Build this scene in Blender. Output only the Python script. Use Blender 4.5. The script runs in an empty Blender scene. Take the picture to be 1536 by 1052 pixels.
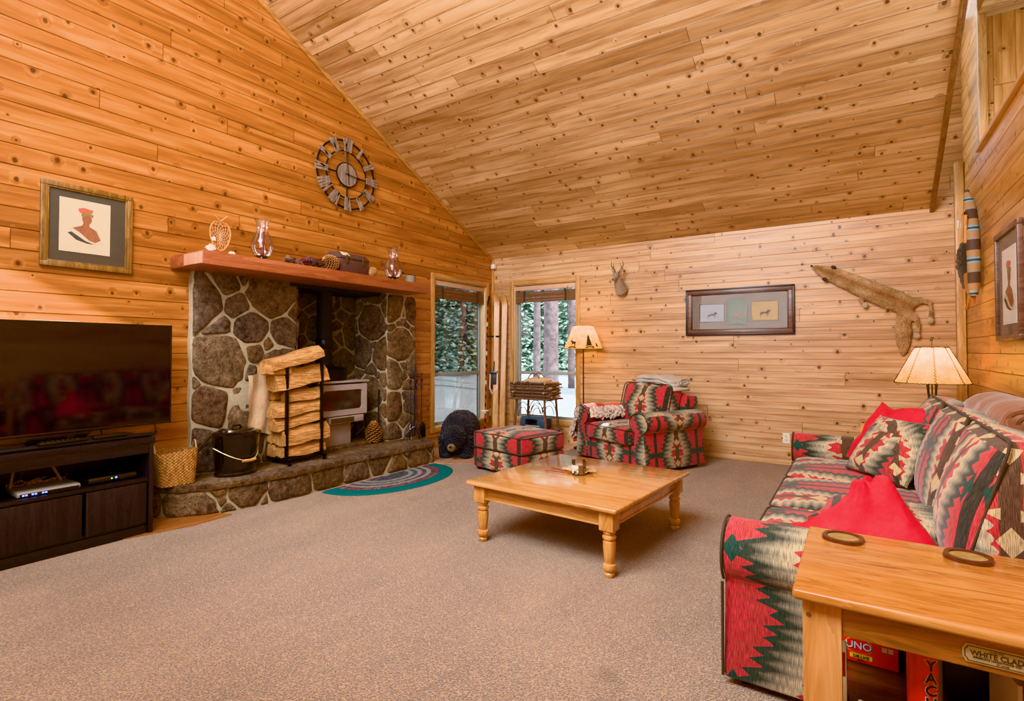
import bpy, bmesh, math, random
from math import sin, cos, pi, radians, sqrt, atan2
from mathutils import Vector, Matrix, noise

random.seed(7)
SC = bpy.context.scene
COL = SC.collection

# ------------------------------------------------------------------ camera
F = 796.0
cam_d = bpy.data.cameras.new('camera')
cam = bpy.data.objects.new('camera', cam_d)
COL.objects.link(cam)
cam_d.sensor_width = 36.0
cam_d.lens = 36.0 * F / 1536.0
cam_d.shift_y = -(526 - 510.8) / 1536.0
cam_d.clip_start = 0.05
cam_d.clip_end = 200
cam.location = (0, 0, 1.3)
cam.rotation_euler = (radians(90 + 1.2), 0, math.atan(517 / 796))
SC.camera = cam

XL, YB, XR, EAVE = -4.78, 6.8, 0.9, 2.75
RIDGE_Y = -1.2
REAR_Y = -3.2
def roofz(y):
    return EAVE + 0.5 * (YB - y)

# ------------------------------------------------------------------ node helpers
def s2l(c):
    c = c / 255.0
    return c / 12.92 if c <= 0.04045 else ((c + 0.055) / 1.055) ** 2.4
def rgb(r, g, b):
    return (s2l(r), s2l(g), s2l(b), 1.0)

class NT:
    def __init__(s, name):
        s.mat = bpy.data.materials.new(name)
        s.mat.use_nodes = True
        s.t = s.mat.node_tree
        s.t.nodes.clear()
        s.out = s.t.nodes.new('ShaderNodeOutputMaterial')
    def n(s, typ, **kw):
        nd = s.t.nodes.new(typ)
        for k, v in kw.items():
            setattr(nd, k, v)
        return nd
    def l(s, a, b):
        s.t.links.new(a, b)
    def put(s, sock, v):
        if isinstance(v, bpy.types.NodeSocket):
            s.l(v, sock)
        else:
            sock.default_value = v
    def m(s, op, a, b=None, c=None, clamp=False):
        nd = s.n('ShaderNodeMath', operation=op, use_clamp=clamp)
        s.put(nd.inputs[0], a)
        if b is not None: s.put(nd.inputs[1], b)
        if c is not None: s.put(nd.inputs[2], c)
        return nd.outputs[0]
    def coord(s, kind='Object'):
        return s.n('ShaderNodeTexCoord').outputs[kind]
    def sep(s, v):
        nd = s.n('ShaderNodeSeparateXYZ'); s.l(v, nd.inputs[0]); return nd.outputs
    def comb(s, x, y, z=0.0):
        nd = s.n('ShaderNodeCombineXYZ')
        s.put(nd.inputs[0], x); s.put(nd.inputs[1], y); s.put(nd.inputs[2], z)
        return nd.outputs[0]
    def mapv(s, v, scale=(1, 1, 1), rot=(0, 0, 0), loc=(0, 0, 0)):
        nd = s.n('ShaderNodeMapping'); s.l(v, nd.inputs[0])
        nd.inputs['Scale'].default_value = scale
        nd.inputs['Rotation'].default_value = rot
        nd.inputs['Location'].default_value = loc
        return nd.outputs[0]
    def noise(s, v, scale, detail=3, rough=0.55, dist=0.0, dim='3D', out='Fac'):
        nd = s.n('ShaderNodeTexNoise', noise_dimensions=dim)
        s.l(v, nd.inputs['Vector'])
        s.put(nd.inputs['Scale'], scale); nd.inputs['Detail'].default_value = detail
        nd.inputs['Roughness'].default_value = rough
        nd.inputs['Distortion'].default_value = dist
        return nd.outputs[out]
    def vor(s, v, scale, feature='F1', dim='3D', rnd=1.0, out='Distance', smooth=None):
        nd = s.n('ShaderNodeTexVoronoi', voronoi_dimensions=dim, feature=feature)
        s.l(v, nd.inputs['Vector']); nd.inputs['Scale'].default_value = scale
        nd.inputs['Randomness'].default_value = rnd
        return nd if out is None else nd.outputs[out]
    def white(s, v, out='Value', dim='2D'):
        nd = s.n('ShaderNodeTexWhiteNoise', noise_dimensions=dim)
        s.l(v, nd.inputs['Vector' if dim != '1D' else 'W']); return nd.outputs[out]
    def ramp(s, f, stops, interp='LINEAR'):
        nd = s.n('ShaderNodeValToRGB'); cr = nd.color_ramp; cr.interpolation = interp
        while len(cr.elements) < len(stops): cr.elements.new(0.5)
        for e, (p, c) in zip(cr.elements, stops):
            e.position = p; e.color = c if len(c) == 4 else (*c, 1)
        s.put(nd.inputs[0], f); return nd.outputs[0]
    def mix(s, f, a, b, blend='MIX'):
        nd = s.n('ShaderNodeMix', data_type='RGBA', blend_type=blend)
        s.put(nd.inputs[0], f); s.put(nd.inputs[6], a); s.put(nd.inputs[7], b)
        return nd.outputs[2]
    def mr(s, v, a, b, c=0.0, d=1.0, typ='LINEAR'):
        nd = s.n('ShaderNodeMapRange', interpolation_type=typ)
        s.put(nd.inputs[0], v)
        for i, x in enumerate((a, b, c, d)): s.put(nd.inputs[i + 1], x)
        return nd.outputs[0]
    def bump(s, h, strength=0.5, dist=0.01, normal=None):
        nd = s.n('ShaderNodeBump'); s.l(h, nd.inputs['Height'])
        nd.inputs['Strength'].default_value = strength
        nd.inputs['Distance'].default_value = dist
        if normal is not None: s.l(normal, nd.inputs['Normal'])
        return nd.outputs[0]
    def pbr(s, color, rough=0.5, metal=0.0, bump=None, spec=0.5, coat=0.0, sheen=0.0, emit=None, estr=0.0):
        p = s.n('ShaderNodeBsdfPrincipled')
        s.put(p.inputs['Base Color'], color); s.put(p.inputs['Roughness'], rough)
        s.put(p.inputs['Metallic'], metal)
        p.inputs['Specular IOR Level'].default_value = spec
        p.inputs['Coat Weight'].default_value = coat
        p.inputs['Coat Roughness'].default_value = 0.12
        p.inputs['Sheen Weight'].default_value = sheen
        if bump is not None: s.l(bump, p.inputs['Normal'])
        if emit is not None:
            s.put(p.inputs['Emission Color'], emit); p.inputs['Emission Strength'].default_value = estr
        s.l(p.outputs[0], s.out.inputs[0])
        s.p = p
        return s.mat

def plain(name, c, rough=0.5, metal=0.0, var=0.12, nscale=30, bump=0.1, spec=0.5, coat=0.0, sheen=0.0, bd=0.003):
    t = NT(name)
    o = t.coord()
    nz = t.noise(o, nscale, 3)
    lo = tuple(x * (1 - var) for x in c[:3]) + (1,)
    hi = tuple(min(1, x * (1 + var)) for x in c[:3]) + (1,)
    col = t.ramp(nz, [(0.3, lo), (0.7, hi)])
    b = t.bump(nz, bump, bd) if bump else None
    return t.pbr(col, rough, metal, b, spec, coat, sheen)

def emis(name, c, strength):
    t = NT(name)
    o = t.coord()
    nz = t.noise(o, 8, 2)
    col = t.mix(nz, c, tuple(x * 0.9 for x in c[:3]) + (1,))
    return t.pbr(col, 0.6, emit=col, estr=strength)

# pine boards; UV map in metres: u along the boards, v across them
PW = 0.1425
def pine(name, dark, mid, light, rough=0.34, seed=0.0, tone=0.55, pw=PW):
    t = NT(name)
    uv = t.sep(t.coord('UV'))
    u, v = uv[0], uv[1]
    vr = t.m('ADD', t.m('DIVIDE', v, pw), seed)
    row = t.m('FLOOR', vr)
    fr = t.m('FRACT', vr)
    r1 = t.white(t.comb(row, seed + 3.3))
    uu = t.m('ADD', u, t.m('MULTIPLY', r1, 7.0))
    bl = t.m('DIVIDE', uu, 3.7)
    board = t.m('FLOOR', bl)
    fb = t.m('FRACT', bl)
    idv = t.comb(row, board, seed)
    wn = t.n('ShaderNodeTexWhiteNoise', noise_dimensions='3D'); t.l(idv, wn.inputs['Vector'])
    tonev = wn.outputs['Value']
    ids = t.sep(wn.outputs['Color'])
    # knots
    cell = t.comb(t.m('DIVIDE', uu, 0.19), t.m('ADD', t.m('MULTIPLY', fr, 0.62), t.m('MULTIPLY', row, 3.7)), 0)
    vo = t.vor(cell, 1.0, dim='2D', rnd=0.95, out=None)
    vc = t.sep(vo.outputs['Color'])
    rad = t.mr(vc[0], 0.12, 1.0, 0.028, 0.095)
    has = t.m('GREATER_THAN', vc[0], 0.12)
    dist = vo.outputs['Distance']
    wob = t.noise(t.comb(t.m('MULTIPLY', u, 60), t.m('MULTIPLY', v, 90)), 1.0, 2)
    dist = t.m('ADD', dist, t.m('MULTIPLY', t.m('SUBTRACT', wob, 0.5), 0.06))
    core = t.m('MULTIPLY', t.mr(dist, t.m('MULTIPLY', rad, 0.72), t.m('MULTIPLY', rad, 1.1), 1.0, 0.0), has)
    halo = t.m('MULTIPLY', t.mr(dist, t.m('MULTIPLY', rad, 0.8), t.m('MULTIPLY', rad, 3.2), 1.0, 0.0), has)
    # grain, bent around knots
    gv = t.comb(t.m('MULTIPLY', uu, 1.1), t.m('ADD', t.m('MULTIPLY', v, 16.0), t.m('MULTIPLY', tonev, 40)), t.m('MULTIPLY', halo, 1.3))
    g1 = t.noise(gv, 1.0, 4, 0.6, 0.35)
    g2 = t.noise(t.comb(t.m('MULTIPLY', uu, 5.0), t.m('MULTIPLY', v, 210.0), row), 1.0, 2, 0.5)
    base = t.ramp(t.m('ADD', t.m('MULTIPLY', g1, 1.0), t.m('MULTIPLY', t.m('SUBTRACT', g2, 0.5), 0.22)),
                  [(0.28, dark), (0.5, mid), (0.72, light)])
    tint = t.ramp(tonev, [(0.0, (0.60, 0.50, 0.42)), (0.25, (0.86, 0.80, 0.74)), (0.6, (1.0, 1.0, 1.0)), (1.0, (1.18, 1.2, 1.22))])
    col = t.mix(tone, base, t.mix(1.0, base, tint, 'MULTIPLY'))
    col = t.mix(t.m('MULTIPLY', halo, 0.26), col, t.mix(1.0, col, (0.55, 0.36, 0.22, 1), 'MULTIPLY'))
    col = t.mix(t.m('MULTIPLY', core, 0.86), col, (0.055, 0.022, 0.010, 1))
    # joints between boards
    edge = t.mr(t.m('MINIMUM', fr, t.m('SUBTRACT', 1.0, fr)), 0.012, 0.034, 1.0, 0.0)
    butt = t.mr(t.m('MINIMUM', fb, t.m('SUBTRACT', 1.0, fb)), 0.0006, 0.0011, 1.0, 0.0)
    e = t.m('MAXIMUM', t.m('MULTIPLY', edge, 0.55), t.m('MULTIPLY', butt, 0.75))
    col = t.mix(e, col, t.mix(1.0, col, (0.22, 0.15, 0.10, 1), 'MULTIPLY'))
    h = t.m('ADD', t.m('MULTIPLY', g2, 0.4), t.m('MULTIPLY', core, -0.6))
    return t.pbr(col, rough, 0.0, t.bump(h, 0.12, 0.003), 0.45)

# plain board furniture wood: grain runs along `axis` of the object coordinates
def wood(name, dark, mid, light, axis=0, rough=0.3, scale=1.0, knots=True, coat=0.15, kd=0.55):
    t = NT(name)
    o = t.sep(t.coord())
    ax = [o[0], o[1], o[2]]
    a = ax.pop(axis)
    gv = t.comb(t.m('MULTIPLY', a, 1.6 * scale), t.m('MULTIPLY', ax[0], 17.0 * scale), t.m('MULTIPLY', ax[1], 17.0 * scale))
    g1 = t.noise(gv, 1.0, 4, 0.6, 1.0)
    rings = t.m('FRACT', t.m('MULTIPLY', g1, 7.0))
    g2 = t.noise(t.comb(t.m('MULTIPLY', a, 6.0), t.m('MULTIPLY', ax[0], 160.0), t.m('MULTIPLY', ax[1], 160.0)), 1.0, 2)
    f = t.m('ADD', t.m('MULTIPLY', g1, 0.72), t.m('ADD', t.m('MULTIPLY', rings, 0.16), t.m('MULTIPLY', g2, 0.14)))
    col = t.ramp(f, [(0.32, dark), (0.5, mid), (0.68, light)])
    if knots:
        kv = t.comb(t.m('MULTIPLY', a, 3.0), t.m('MULTIPLY', ax[0], 7.0), t.m('MULTIPLY', ax[1], 7.0))
        vo = t.vor(kv, 1.0, rnd=1.0, out=None)
        vc = t.sep(vo.outputs['Color'])
        k = t.m('MULTIPLY', t.mr(vo.outputs['Distance'], 0.05, 0.15, 1.0, 0.0), t.m('GREATER_THAN', vc[0], kd))
        col = t.mix(t.m('MULTIPLY', k, 0.7), col, (0.09, 0.035, 0.012, 1))
    return t.pbr(col, rough, 0.0, t.bump(g2, 0.06, 0.002), 0.5, coat)

# stone and mortar; box-projected UV in metres
def stone(name, sc=3.1, dark=1.0):
    t = NT(name)
    uv = t.coord('UV')
    w1 = t.noise(uv, 2.2, 2, out='Color')
    w2 = t.noise(uv, 9.0, 2, out='Color')
    def off(c, k):
        nd = t.n('ShaderNodeVectorMath', operation='MULTIPLY_ADD')
        t.l(c, nd.inputs[0]); nd.inputs[1].default_value = (k, k, 0); nd.inputs[2].default_value = (-k / 2, -k / 2, 0)
        return nd.outputs[0]
    def add(a, b):
        nd = t.n('ShaderNodeVectorMath', operation='ADD'); t.l(a, nd.inputs[0]); t.l(b, nd.inputs[1]); return nd.outputs[0]
    p = add(add(uv, off(w1, 0.62)), off(w2, 0.05))
    p = t.mapv(p, (1.0, 1.18, 1.0))
    ed = t.vor(p, sc, 'DISTANCE_TO_EDGE', '2D', 0.9)
    vo = t.vor(p, sc, 'F1', '2D', 0.9, out=None)
    cc = t.sep(vo.outputs['Color'])
    fine = t.noise(uv, 26.0, 6, 0.75)
    mid = t.noise(uv, 7.0, 4, 0.65)
    sp = t.noise(uv, 90.0, 3, 0.7)
    c1 = t.ramp(t.m('ADD', t.m('MULTIPLY', fine, 0.7), t.m('MULTIPLY', mid, 0.35)),
                [(0.30, rgb(58, 48, 44)), (0.44, rgb(112, 92, 76)), (0.56, rgb(142, 118, 96)), (0.72, rgb(176, 150, 122))])
    tint = t.ramp(cc[0], [(0.0, rgb(200, 160, 130)), (0.35, rgb(236, 214, 196)), (0.6, rgb(178, 172, 186)), (0.85, rgb(255, 226, 188)), (1.0, rgb(206, 176, 160))])
    c1 = t.mix(0.75, c1, t.mix(1.0, c1, tint, 'MULTIPLY'))
    c1 = t.mix(t.m('MULTIPLY', t.mr(sp, 0.52, 0.62), 0.45), c1, rgb(36, 30, 30))
    mort = t.ramp(t.m('ADD', t.m('MULTIPLY', fine, 0.5), t.m('MULTIPLY', mid, 0.5)), [(0.3, rgb(142, 128, 104)), (0.7, rgb(206, 194, 168))])
    thr = t.m('ADD', 0.018, t.m('MULTIPLY', t.noise(uv, 5.0, 2), 0.05))
    f = t.mr(ed, thr, t.m('ADD', thr, 0.03), 0.0, 1.0, 'SMOOTHSTEP')
    col = t.mix(f, mort, c1)
    col = t.mix(1.0, col, (dark, dark, dark, 1), 'MULTIPLY')
    big = t.mr(ed, thr, t.m('ADD', thr, 0.16), 0.0, 1.0, 'SMOOTHERSTEP')
    h = t.m('ADD', t.m('MULTIPLY', big, 1.0), t.m('ADD', t.m('MULTIPLY', fine, 0.3), t.m('MULTIPLY', mid, 0.4)))
    return t.pbr(col, 0.82, 0.0, t.bump(h, 0.9, 0.03), 0.25)

# woven fabric with stepped diamonds; UV in metres
def kilim(name, P=0.60, D=0.46, shift=(0.0, 0.0), rot=0.0, bright=1.0, thread=1.0):
    t = NT(name)
    uv = t.sep(t.mapv(t.coord('UV'), (1, 1, 1), (0, 0, rot), (shift[0], shift[1], 0)))
    u, v = uv[0], uv[1]
    warp = t.noise(t.coord('Object'), 5.0, 1)
    u = t.m('ADD', u, t.m('MULTIPLY', t.m('SUBTRACT', warp, 0.5), 0.012))
    uf = t.m('DIVIDE', u, P)
    s = t.m('MULTIPLY', t.m('ABSOLUTE', t.m('SUBTRACT', t.m('FRACT', uf), 0.5)), P * 2.0)   # 0 .. P
    su = t.m('SUBTRACT', t.m('FRACT', uf), 0.5)
    tri = t.m('ABSOLUTE', t.m('SUBTRACT', t.m('FRACT', t.m('DIVIDE', v, D)), 0.5))           # 0 .. .5
    jag = t.m('ABSOLUTE', t.m('SUBTRACT', t.m('FRACT', t.m('MULTIPLY', v, 23.0)), 0.5))
    jag2 = t.m('ABSOLUTE', t.m('SUBTRACT', t.m('FRACT', t.m('ADD', t.m('MULTIPLY', v, 10.5), 0.3)), 0.5))
    d = t.m('DIVIDE', t.m('MULTIPLY', s, 0.5), P)      # 0 .. .5
    d2 = t.m('ADD', t.m('MULTIPLY', d, 2.0), t.m('MULTIPLY', t.m('SUBTRACT', tri, 0.25), 0.62))
    wgt = t.mr(d, 0.03, 0.10, 0.0, 1.0)
    d2 = t.m('ADD', d2, t.m('MULTIPLY', t.m('MULTIPLY', jag, 0.27), wgt))
    d2 = t.m('ADD', d2, t.m('MULTIPLY', t.m('MULTIPLY', jag2, 0.13), wgt))
    red = rgb(192, 62, 68); red2 = rgb(172, 66, 62); tan = rgb(190, 172, 140); grey = rgb(132, 126, 108)
    dk = rgb(62, 66, 56); grn = rgb(42, 72, 64); brn = rgb(92, 70, 58)
    col = t.ramp(d2, [(0.0, red2), (0.235, red), (0.236, tan), (0.31, tan), (0.50, grey), (0.63, dk), (0.745, grn), (0.746, red), (0.90, red2), (0.95, red)])
    # centre stripe with tan diamonds
    stripe = t.m('LESS_THAN', d, 0.055)
    col = t.mix(stripe, col, brn)
    fy = t.m('ABSOLUTE', t.m('SUBTRACT', t.m('FRACT', t.m('DIVIDE', v, D / 2)), 0.5))
    dia = t.m('ADD', t.m('DIVIDE', d, 0.075), t.m('DIVIDE', fy, 0.17))
    col = t.mix(t.m('LESS_THAN', dia, 1.0), col, rgb(196, 172, 128))
    dia2 = t.m('ADD', t.m('DIVIDE', d, 0.13), t.m('DIVIDE', t.m('ABSOLUTE', t.m('SUBTRACT', fy, 0.30)), 0.10))
    col = t.mix(t.m('MULTIPLY', t.m('LESS_THAN', dia2, 1.0), t.m('GREATER_THAN', d, 0.045)), col, rgb(190, 168, 128))
    # green arrow heads and a dark stripe at the outer edge of the repeat
    fo = t.m('SUBTRACT', 0.5, d)
    col = t.mix(t.m('LESS_THAN', fo, 0.035), col, rgb(58, 56, 50))
    arr = t.m('ADD', t.m('DIVIDE', t.m('ABSOLUTE', t.m('SUBTRACT', fo, 0.07)), 0.045), t.m('DIVIDE', t.m('ABSOLUTE', t.m('SUBTRACT', t.m('FRACT', t.m('DIVIDE', v, D)), 0.5)), 0.10))
    col = t.mix(t.m('LESS_THAN', arr, 1.0), col, grn)
    # threads
    th = t.noise(t.comb(t.m('MULTIPLY', u, 420.0 * thread), t.m('MULTIPLY', v, 26.0)), 1.0, 2, 0.6, dim='2D')
    th2 = t.noise(t.comb(t.m('MULTIPLY', u, 160.0 * thread), t.m('MULTIPLY', v, 300.0)), 1.0, 2, 0.6, dim='2D')
    k = t.mr(th, 0.35, 0.68, 0.52 * bright, 1.32 * bright)
    nd = t.n('ShaderNodeVectorMath', operation='SCALE'); t.l(col, nd.inputs[0]); t.l(k, nd.inputs[3])
    h = t.m('ADD', th, th2)
    return t.pbr(nd.outputs[0], 0.85, 0.0, t.bump(h, 0.35, 0.002), 0.2, sheen=0.25)

def cloth(name, c, rough=0.9, fold=0.3, sheen=0.3, var=0.15, fine=500):
    t = NT(name)
    o = t.coord()
    n1 = t.noise(o, 6.0, 3)
    n2 = t.noise(o, fine, 2)
    lo = tuple(x * (1 - var) for x in c[:3]) + (1,)
    hi = tuple(min(1, x * (1 + var)) for x in c[:3]) + (1,)
    col = t.ramp(t.m('ADD', t.m('MULTIPLY', n1, 0.6), t.m('MULTIPLY', n2, 0.4)), [(0.35, lo), (0.65, hi)])
    b = t.bump(n2, 0.25, 0.001, t.bump(n1, fold, 0.03))
    return t.pbr(col, rough, 0.0, b, 0.2, sheen=sheen)

# ------------------------------------------------------------------ mesh builder
class MB:
    def __init__(s):
        s.bm = bmesh.new()
        s.uv = s.bm.loops.layers.uv.new('UVMap')
        s.noauto = set()
    def _merge(s, tb):
        me = bpy.data.meshes.new('tmp'); tb.to_mesh(me); tb.free()
        s.bm.from_mesh(me); bpy.data.meshes.remove(me)
    def box(s, a, b, bev=0.0, seg=2, rot=None, piv=None, taper=None):
        tb = bmesh.new()
        bmesh.ops.create_cube(tb, size=1.0)
        c = [(a[i] + b[i]) / 2 for i in range(3)]; d = [abs(b[i] - a[i]) for i in range(3)]
        for v in tb.verts:
            k = 1.0
            if taper and v.co.z < 0: k = taper
            v.co = Vector((v.co.x * d[0] * k + c[0], v.co.y * d[1] * k + c[1], v.co.z * d[2] + c[2]))
        if bev > 0:
            bev = min(bev, min(d) * 0.49)
            bmesh.ops.bevel(tb, geom=list(tb.edges), offset=bev, segments=seg, profile=0.5, affect='EDGES')
        if rot is not None:
            piv = Vector(piv if piv else c)
            M = Matrix.Translation(piv) @ rot.to_4x4() @ Matrix.Translation(-piv)
            bmesh.ops.transform(tb, matrix=M, verts=tb.verts)
        s._merge(tb)
        return s
    def tube(s, pts, r, seg=8, cap=True, r2=None, closed=False):
        pts = [Vector(p) for p in pts]; n = len(pts)
        rs = r if isinstance(r, (list, tuple)) else [r + ((r2 - r) * i / (n - 1) if r2 is not None else 0) for i in range(n)]
        bm = s.bm; rings = []
        up = None
        for i in range(n):
            if closed: d = pts[(i + 1) % n] - pts[(i - 1) % n]
            elif i == 0: d = pts[1] - pts[0]
            elif i == n - 1: d = pts[-1] - pts[-2]
            else: d = (pts[i + 1] - pts[i]).normalized() + (pts[i] - pts[i - 1]).normalized()
            if d.length < 1e-9: d = Vector((0, 0, 1))
            d.normalize()
            if up is None:
                up = Vector((0, 0, 1)) if abs(d.z) < 0.9 else Vector((1, 0, 0))
            a = d.cross(up)
            if a.length < 1e-6: a = d.cross(Vector((0.3, 1, 0.2)))
            a.normalize(); b = a.cross(d).normalized(); up = b
            rings.append([bm.verts.new(pts[i] + a * cos(2 * pi * k / seg) * rs[i] + b * sin(2 * pi * k / seg) * rs[i]) for k in range(seg)])
        m = n if closed else n - 1
        for i in range(m):
            A, B = rings[i], rings[(i + 1) % n]
            for k in range(seg):
                bm.faces.new((A[k], B[k], B[(k + 1) % seg], A[(k + 1) % seg]))
        if cap and not closed:
            bm.faces.new(rings[0]); bm.faces.new(rings[-1][::-1])
        return s
    def lathe(s, prof, c=(0, 0, 0), seg=24, sx=1.0, sy=1.0, cap=True):
        bm = s.bm; rings = []
        for (r, z) in prof:
            rings.append([bm.verts.new((c[0] + max(r, 1e-4) * cos(2 * pi * k / seg) * sx, c[1] + max(r, 1e-4) * sin(2 * pi * k / seg) * sy, c[2] + z)) for k in range(seg)])
        for i in range(len(rings) - 1):
            for k in range(seg):
                bm.faces.new((rings[i][k], rings[i][(k + 1) % seg], rings[i + 1][(k + 1) % seg], rings[i + 1][k]))
        if cap:
            bm.faces.new(rings[0][::-1]); bm.faces.new(rings[-1])
        return s
    def prism(s, poly, axis, a, b, bev=0.0):
        # poly: list of 2D points in the two other axes (x,y,z order), extruded along axis from a to b
        tb = bmesh.new()
        def P3(p, t):
            q = list(p); q.insert(axis, t); return q
        A = [tb.verts.new(P3(p, a)) for p in poly]; B = [tb.verts.new(P3(p, b)) for p in poly]
        n = len(poly)
        tb.faces.new(A); tb.faces.new(B[::-1])
        for i in range(n):
            tb.faces.new((A[i], B[i], B[(i + 1) % n], A[(i + 1) % n]))
        bmesh.ops.recalc_face_normals(tb, faces=tb.faces)
        if bev: bmesh.ops.bevel(tb, geom=list(tb.edges), offset=bev, segments=2, profile=0.5, affect='EDGES')
        s._merge(tb); return s
    def ell(s, c, r, seg=20, rings=12, rot=None):
        tb = bmesh.new()
        bmesh.ops.create_uvsphere(tb, u_segments=seg, v_segments=rings, radius=1.0)
        M = Matrix.Diagonal((*r, 1))
        if rot is not None: M = rot.to_4x4() @ M
        bmesh.ops.transform(tb, matrix=Matrix.Translation(c) @ M, verts=tb.verts)
        s._merge(tb); return s
    def quad(s, pts, uvs=None):
        vs = [s.bm.verts.new(p) for p in pts]
        f = s.bm.faces.new(vs)
        if uvs:
            for l, q in zip(f.loops, uvs): l[s.uv].uv = q
        return s
    def rbox(s, c, h, r, puff=(0, 0, 0), n=8, rot=None, warp=None):
        # rounded, puffed cushion: centre c, half sizes h, corner radius r, outward bulge per axis
        tb = bmesh.new()
        bmesh.ops.create_cube(tb, size=2.0)
        bmesh.ops.subdivide_edges(tb, edges=list(tb.edges), cuts=n, use_grid_fill=True)
        for v in tb.verts:
            q = v.co.copy()
            p = Vector((q.x * h[0], q.y * h[1], q.z * h[2]))
            inner = Vector([max(-(h[i] - r), min(h[i] - r, p[i])) for i in range(3)])
            dd = p - inner
            if dd.length > 1e-9:
                p = inner + dd.normalized() * min(r, dd.length if dd.length < r else r)
            px, py, pz = q.x, q.y, q.z
            bx = (1 - px * px); by = (1 - py * py); bz = (1 - pz * pz)
            p.x += puff[0] * (1 if px > 0 else -1) * abs(px) * by * bz
            p.y += puff[1] * (1 if py > 0 else -1) * abs(py) * bx * bz
            p.z += puff[2] * (1 if pz > 0 else -1) * abs(pz) * bx * by
            if warp: p = warp(p, q)
            v.co = p
        M = Matrix.Translation(c)
        if rot is not None: M = M @ rot.to_4x4()
        bmesh.ops.transform(tb, matrix=M, verts=tb.verts)
        s._merge(tb); return s
    def pillow(s, c, w, h, t, rot, n=14, pinch=0.07, warp=None):
        tb = bmesh.new()
        bmesh.ops.create_cube(tb, size=2.0)
        bmesh.ops.subdivide_edges(tb, edges=list(tb.edges), cuts=n, use_grid_fill=True)
        for v in tb.verts:
            x, y, z = v.co
            e = max(0.0, (1 - abs(x) ** 2.6) * (1 - abs(y) ** 2.6)) ** 0.42
            px = x * (1 - pinch * (1 - abs(y) ** 2)); py = y * (1 - pinch * (1 - abs(x) ** 2))
            p = Vector((px * w / 2, py * h / 2, z * (0.012 + (t / 2) * e)))
            if warp: p = warp(p, (x, y, z))
            v.co = p
        M = Matrix.Translation(c) @ rot.to_4x4()
        bmesh.ops.transform(tb, matrix=M, verts=tb.verts)
        s._merge(tb); return s
    def text(s, body, M, size=0.1, ext=0.001, sx=1.0, bold=0.0):
        cu = bpy.data.curves.new('t', 'FONT'); cu.body = body; cu.size = size; cu.extrude = ext
        cu.align_x = 'CENTER'; cu.align_y = 'CENTER'; cu.offset = bold
        ob = bpy.data.objects.new('t', cu); COL.objects.link(ob)
        dg = bpy.context.evaluated_depsgraph_get(); dg.update()
        me = bpy.data.meshes.new_from_object(ob.evaluated_get(dg))
        me.transform(M @ Matrix.Diagonal((sx, 1, 1, 1)))
        s.bm.from_mesh(me); bpy.data.meshes.remove(me)
        bpy.data.objects.remove(ob); bpy.data.curves.remove(cu)
        return s
    def boxuv(s, rot=0.0, skip=False):
        for f in s.bm.faces:
            n = f.normal; ax = max(range(3), key=lambda i: abs(n[i]))
            for l in f.loops:
                p = l.vert.co
                q = (p.y, p.z) if ax == 0 else ((p.x, p.z) if ax == 1 else (p.x, p.y))
                l[s.uv].uv = q
        return s
    def jitter(s, amp, scale, seed=0.0):
        s.bm.normal_update()
        for v in s.bm.verts:
            v.co += v.normal * (noise.noise(v.co * scale + Vector((seed, seed, seed))) * amp)
        return s

def to_mesh(name, mb, mat, smooth=True, ang=38, M=None, uv='box'):
    bm = mb.bm
    if M is not None: bmesh.ops.transform(bm, matrix=M, verts=bm.verts)
    bm.normal_update()
    if uv == 'box': mb.boxuv()
    if smooth:
        ca = radians(ang)
        for f in bm.faces: f.smooth = True
        for e in bm.edges:
            if len(e.link_faces) == 2:
                e.smooth = e.calc_face_angle(0.0) < ca
            else: e.smooth = False
    me = bpy.data.meshes.new(name); bm.to_mesh(me); bm.free()
    me.materials.append(mat)
    return me

def thing(name, label, cat, loc=(0, 0, 0), rz=0.0, group=None):
    o = bpy.data.objects.new(name, None); COL.objects.link(o)
    o.empty_display_size = 0.05
    o.location = loc; o.rotation_euler = (0, 0, rz)
    o['label'] = label; o['category'] = cat
    if group: o['group'] = group
    o['local'] = False
    return o
def root_matrix(o):
    while o.parent: o = o.parent
    return Matrix.Translation(o.location) @ o.rotation_euler.to_matrix().to_4x4()
def part(name, mb, mat, parent, label=None, world=True, **kw):
    # geometry is authored in world coordinates (world=True) or in the root's own coordinates
    M = root_matrix(parent).inverted() if world else None
    me = to_mesh(name, mb, mat, M=M, **kw)
    o = bpy.data.objects.new(name, me); COL.objects.link(o); o.parent = parent
    if label: o['label'] = label
    return o
def solo(name, mb, mat, label, cat, group=None, kind=None, **kw):
    bb = [v.co for v in mb.bm.verts]
    lo = [min(v[i] for v in bb) for i in range(3)]; hi = [max(v[i] for v in bb) for i in range(3)]
    c = Vector(((lo[0] + hi[0]) / 2, (lo[1] + hi[1]) / 2, lo[2]))
    me = to_mesh(name, mb, mat, M=Matrix.Translation(-c), **kw)
    o = bpy.data.objects.new(name, me); COL.objects.link(o); o.location = c
    o['label'] = label; o['category'] = cat
    if group: o['group'] = group
    if kind: o['kind'] = kind
    return o
def struct(name, mb, mat, label=None, cat=None, parent=None, **kw):
    me = to_mesh(name, mb, mat, **kw)
    o = bpy.data.objects.new(name, me); COL.objects.link(o)
    if parent is None:
        o['kind'] = 'structure'
        o['label'] = label or name.replace('_', ' ')
        o['category'] = cat or name.split('_')[0]
    else: o.parent = parent
    return o
def copy_tree(o, loc=None, rz=None, label=None, group=None, parent=None):
    c = o.copy(); COL.objects.link(c)
    if parent is not None: c.parent = parent
    if loc is not None: c.location = loc
    if rz is not None: c.rotation_euler = (0, 0, rz)
    if label: c['label'] = label
    if group: c['group'] = group
    for ch in list(o.children): copy_tree(ch, parent=c)
    return c
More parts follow.
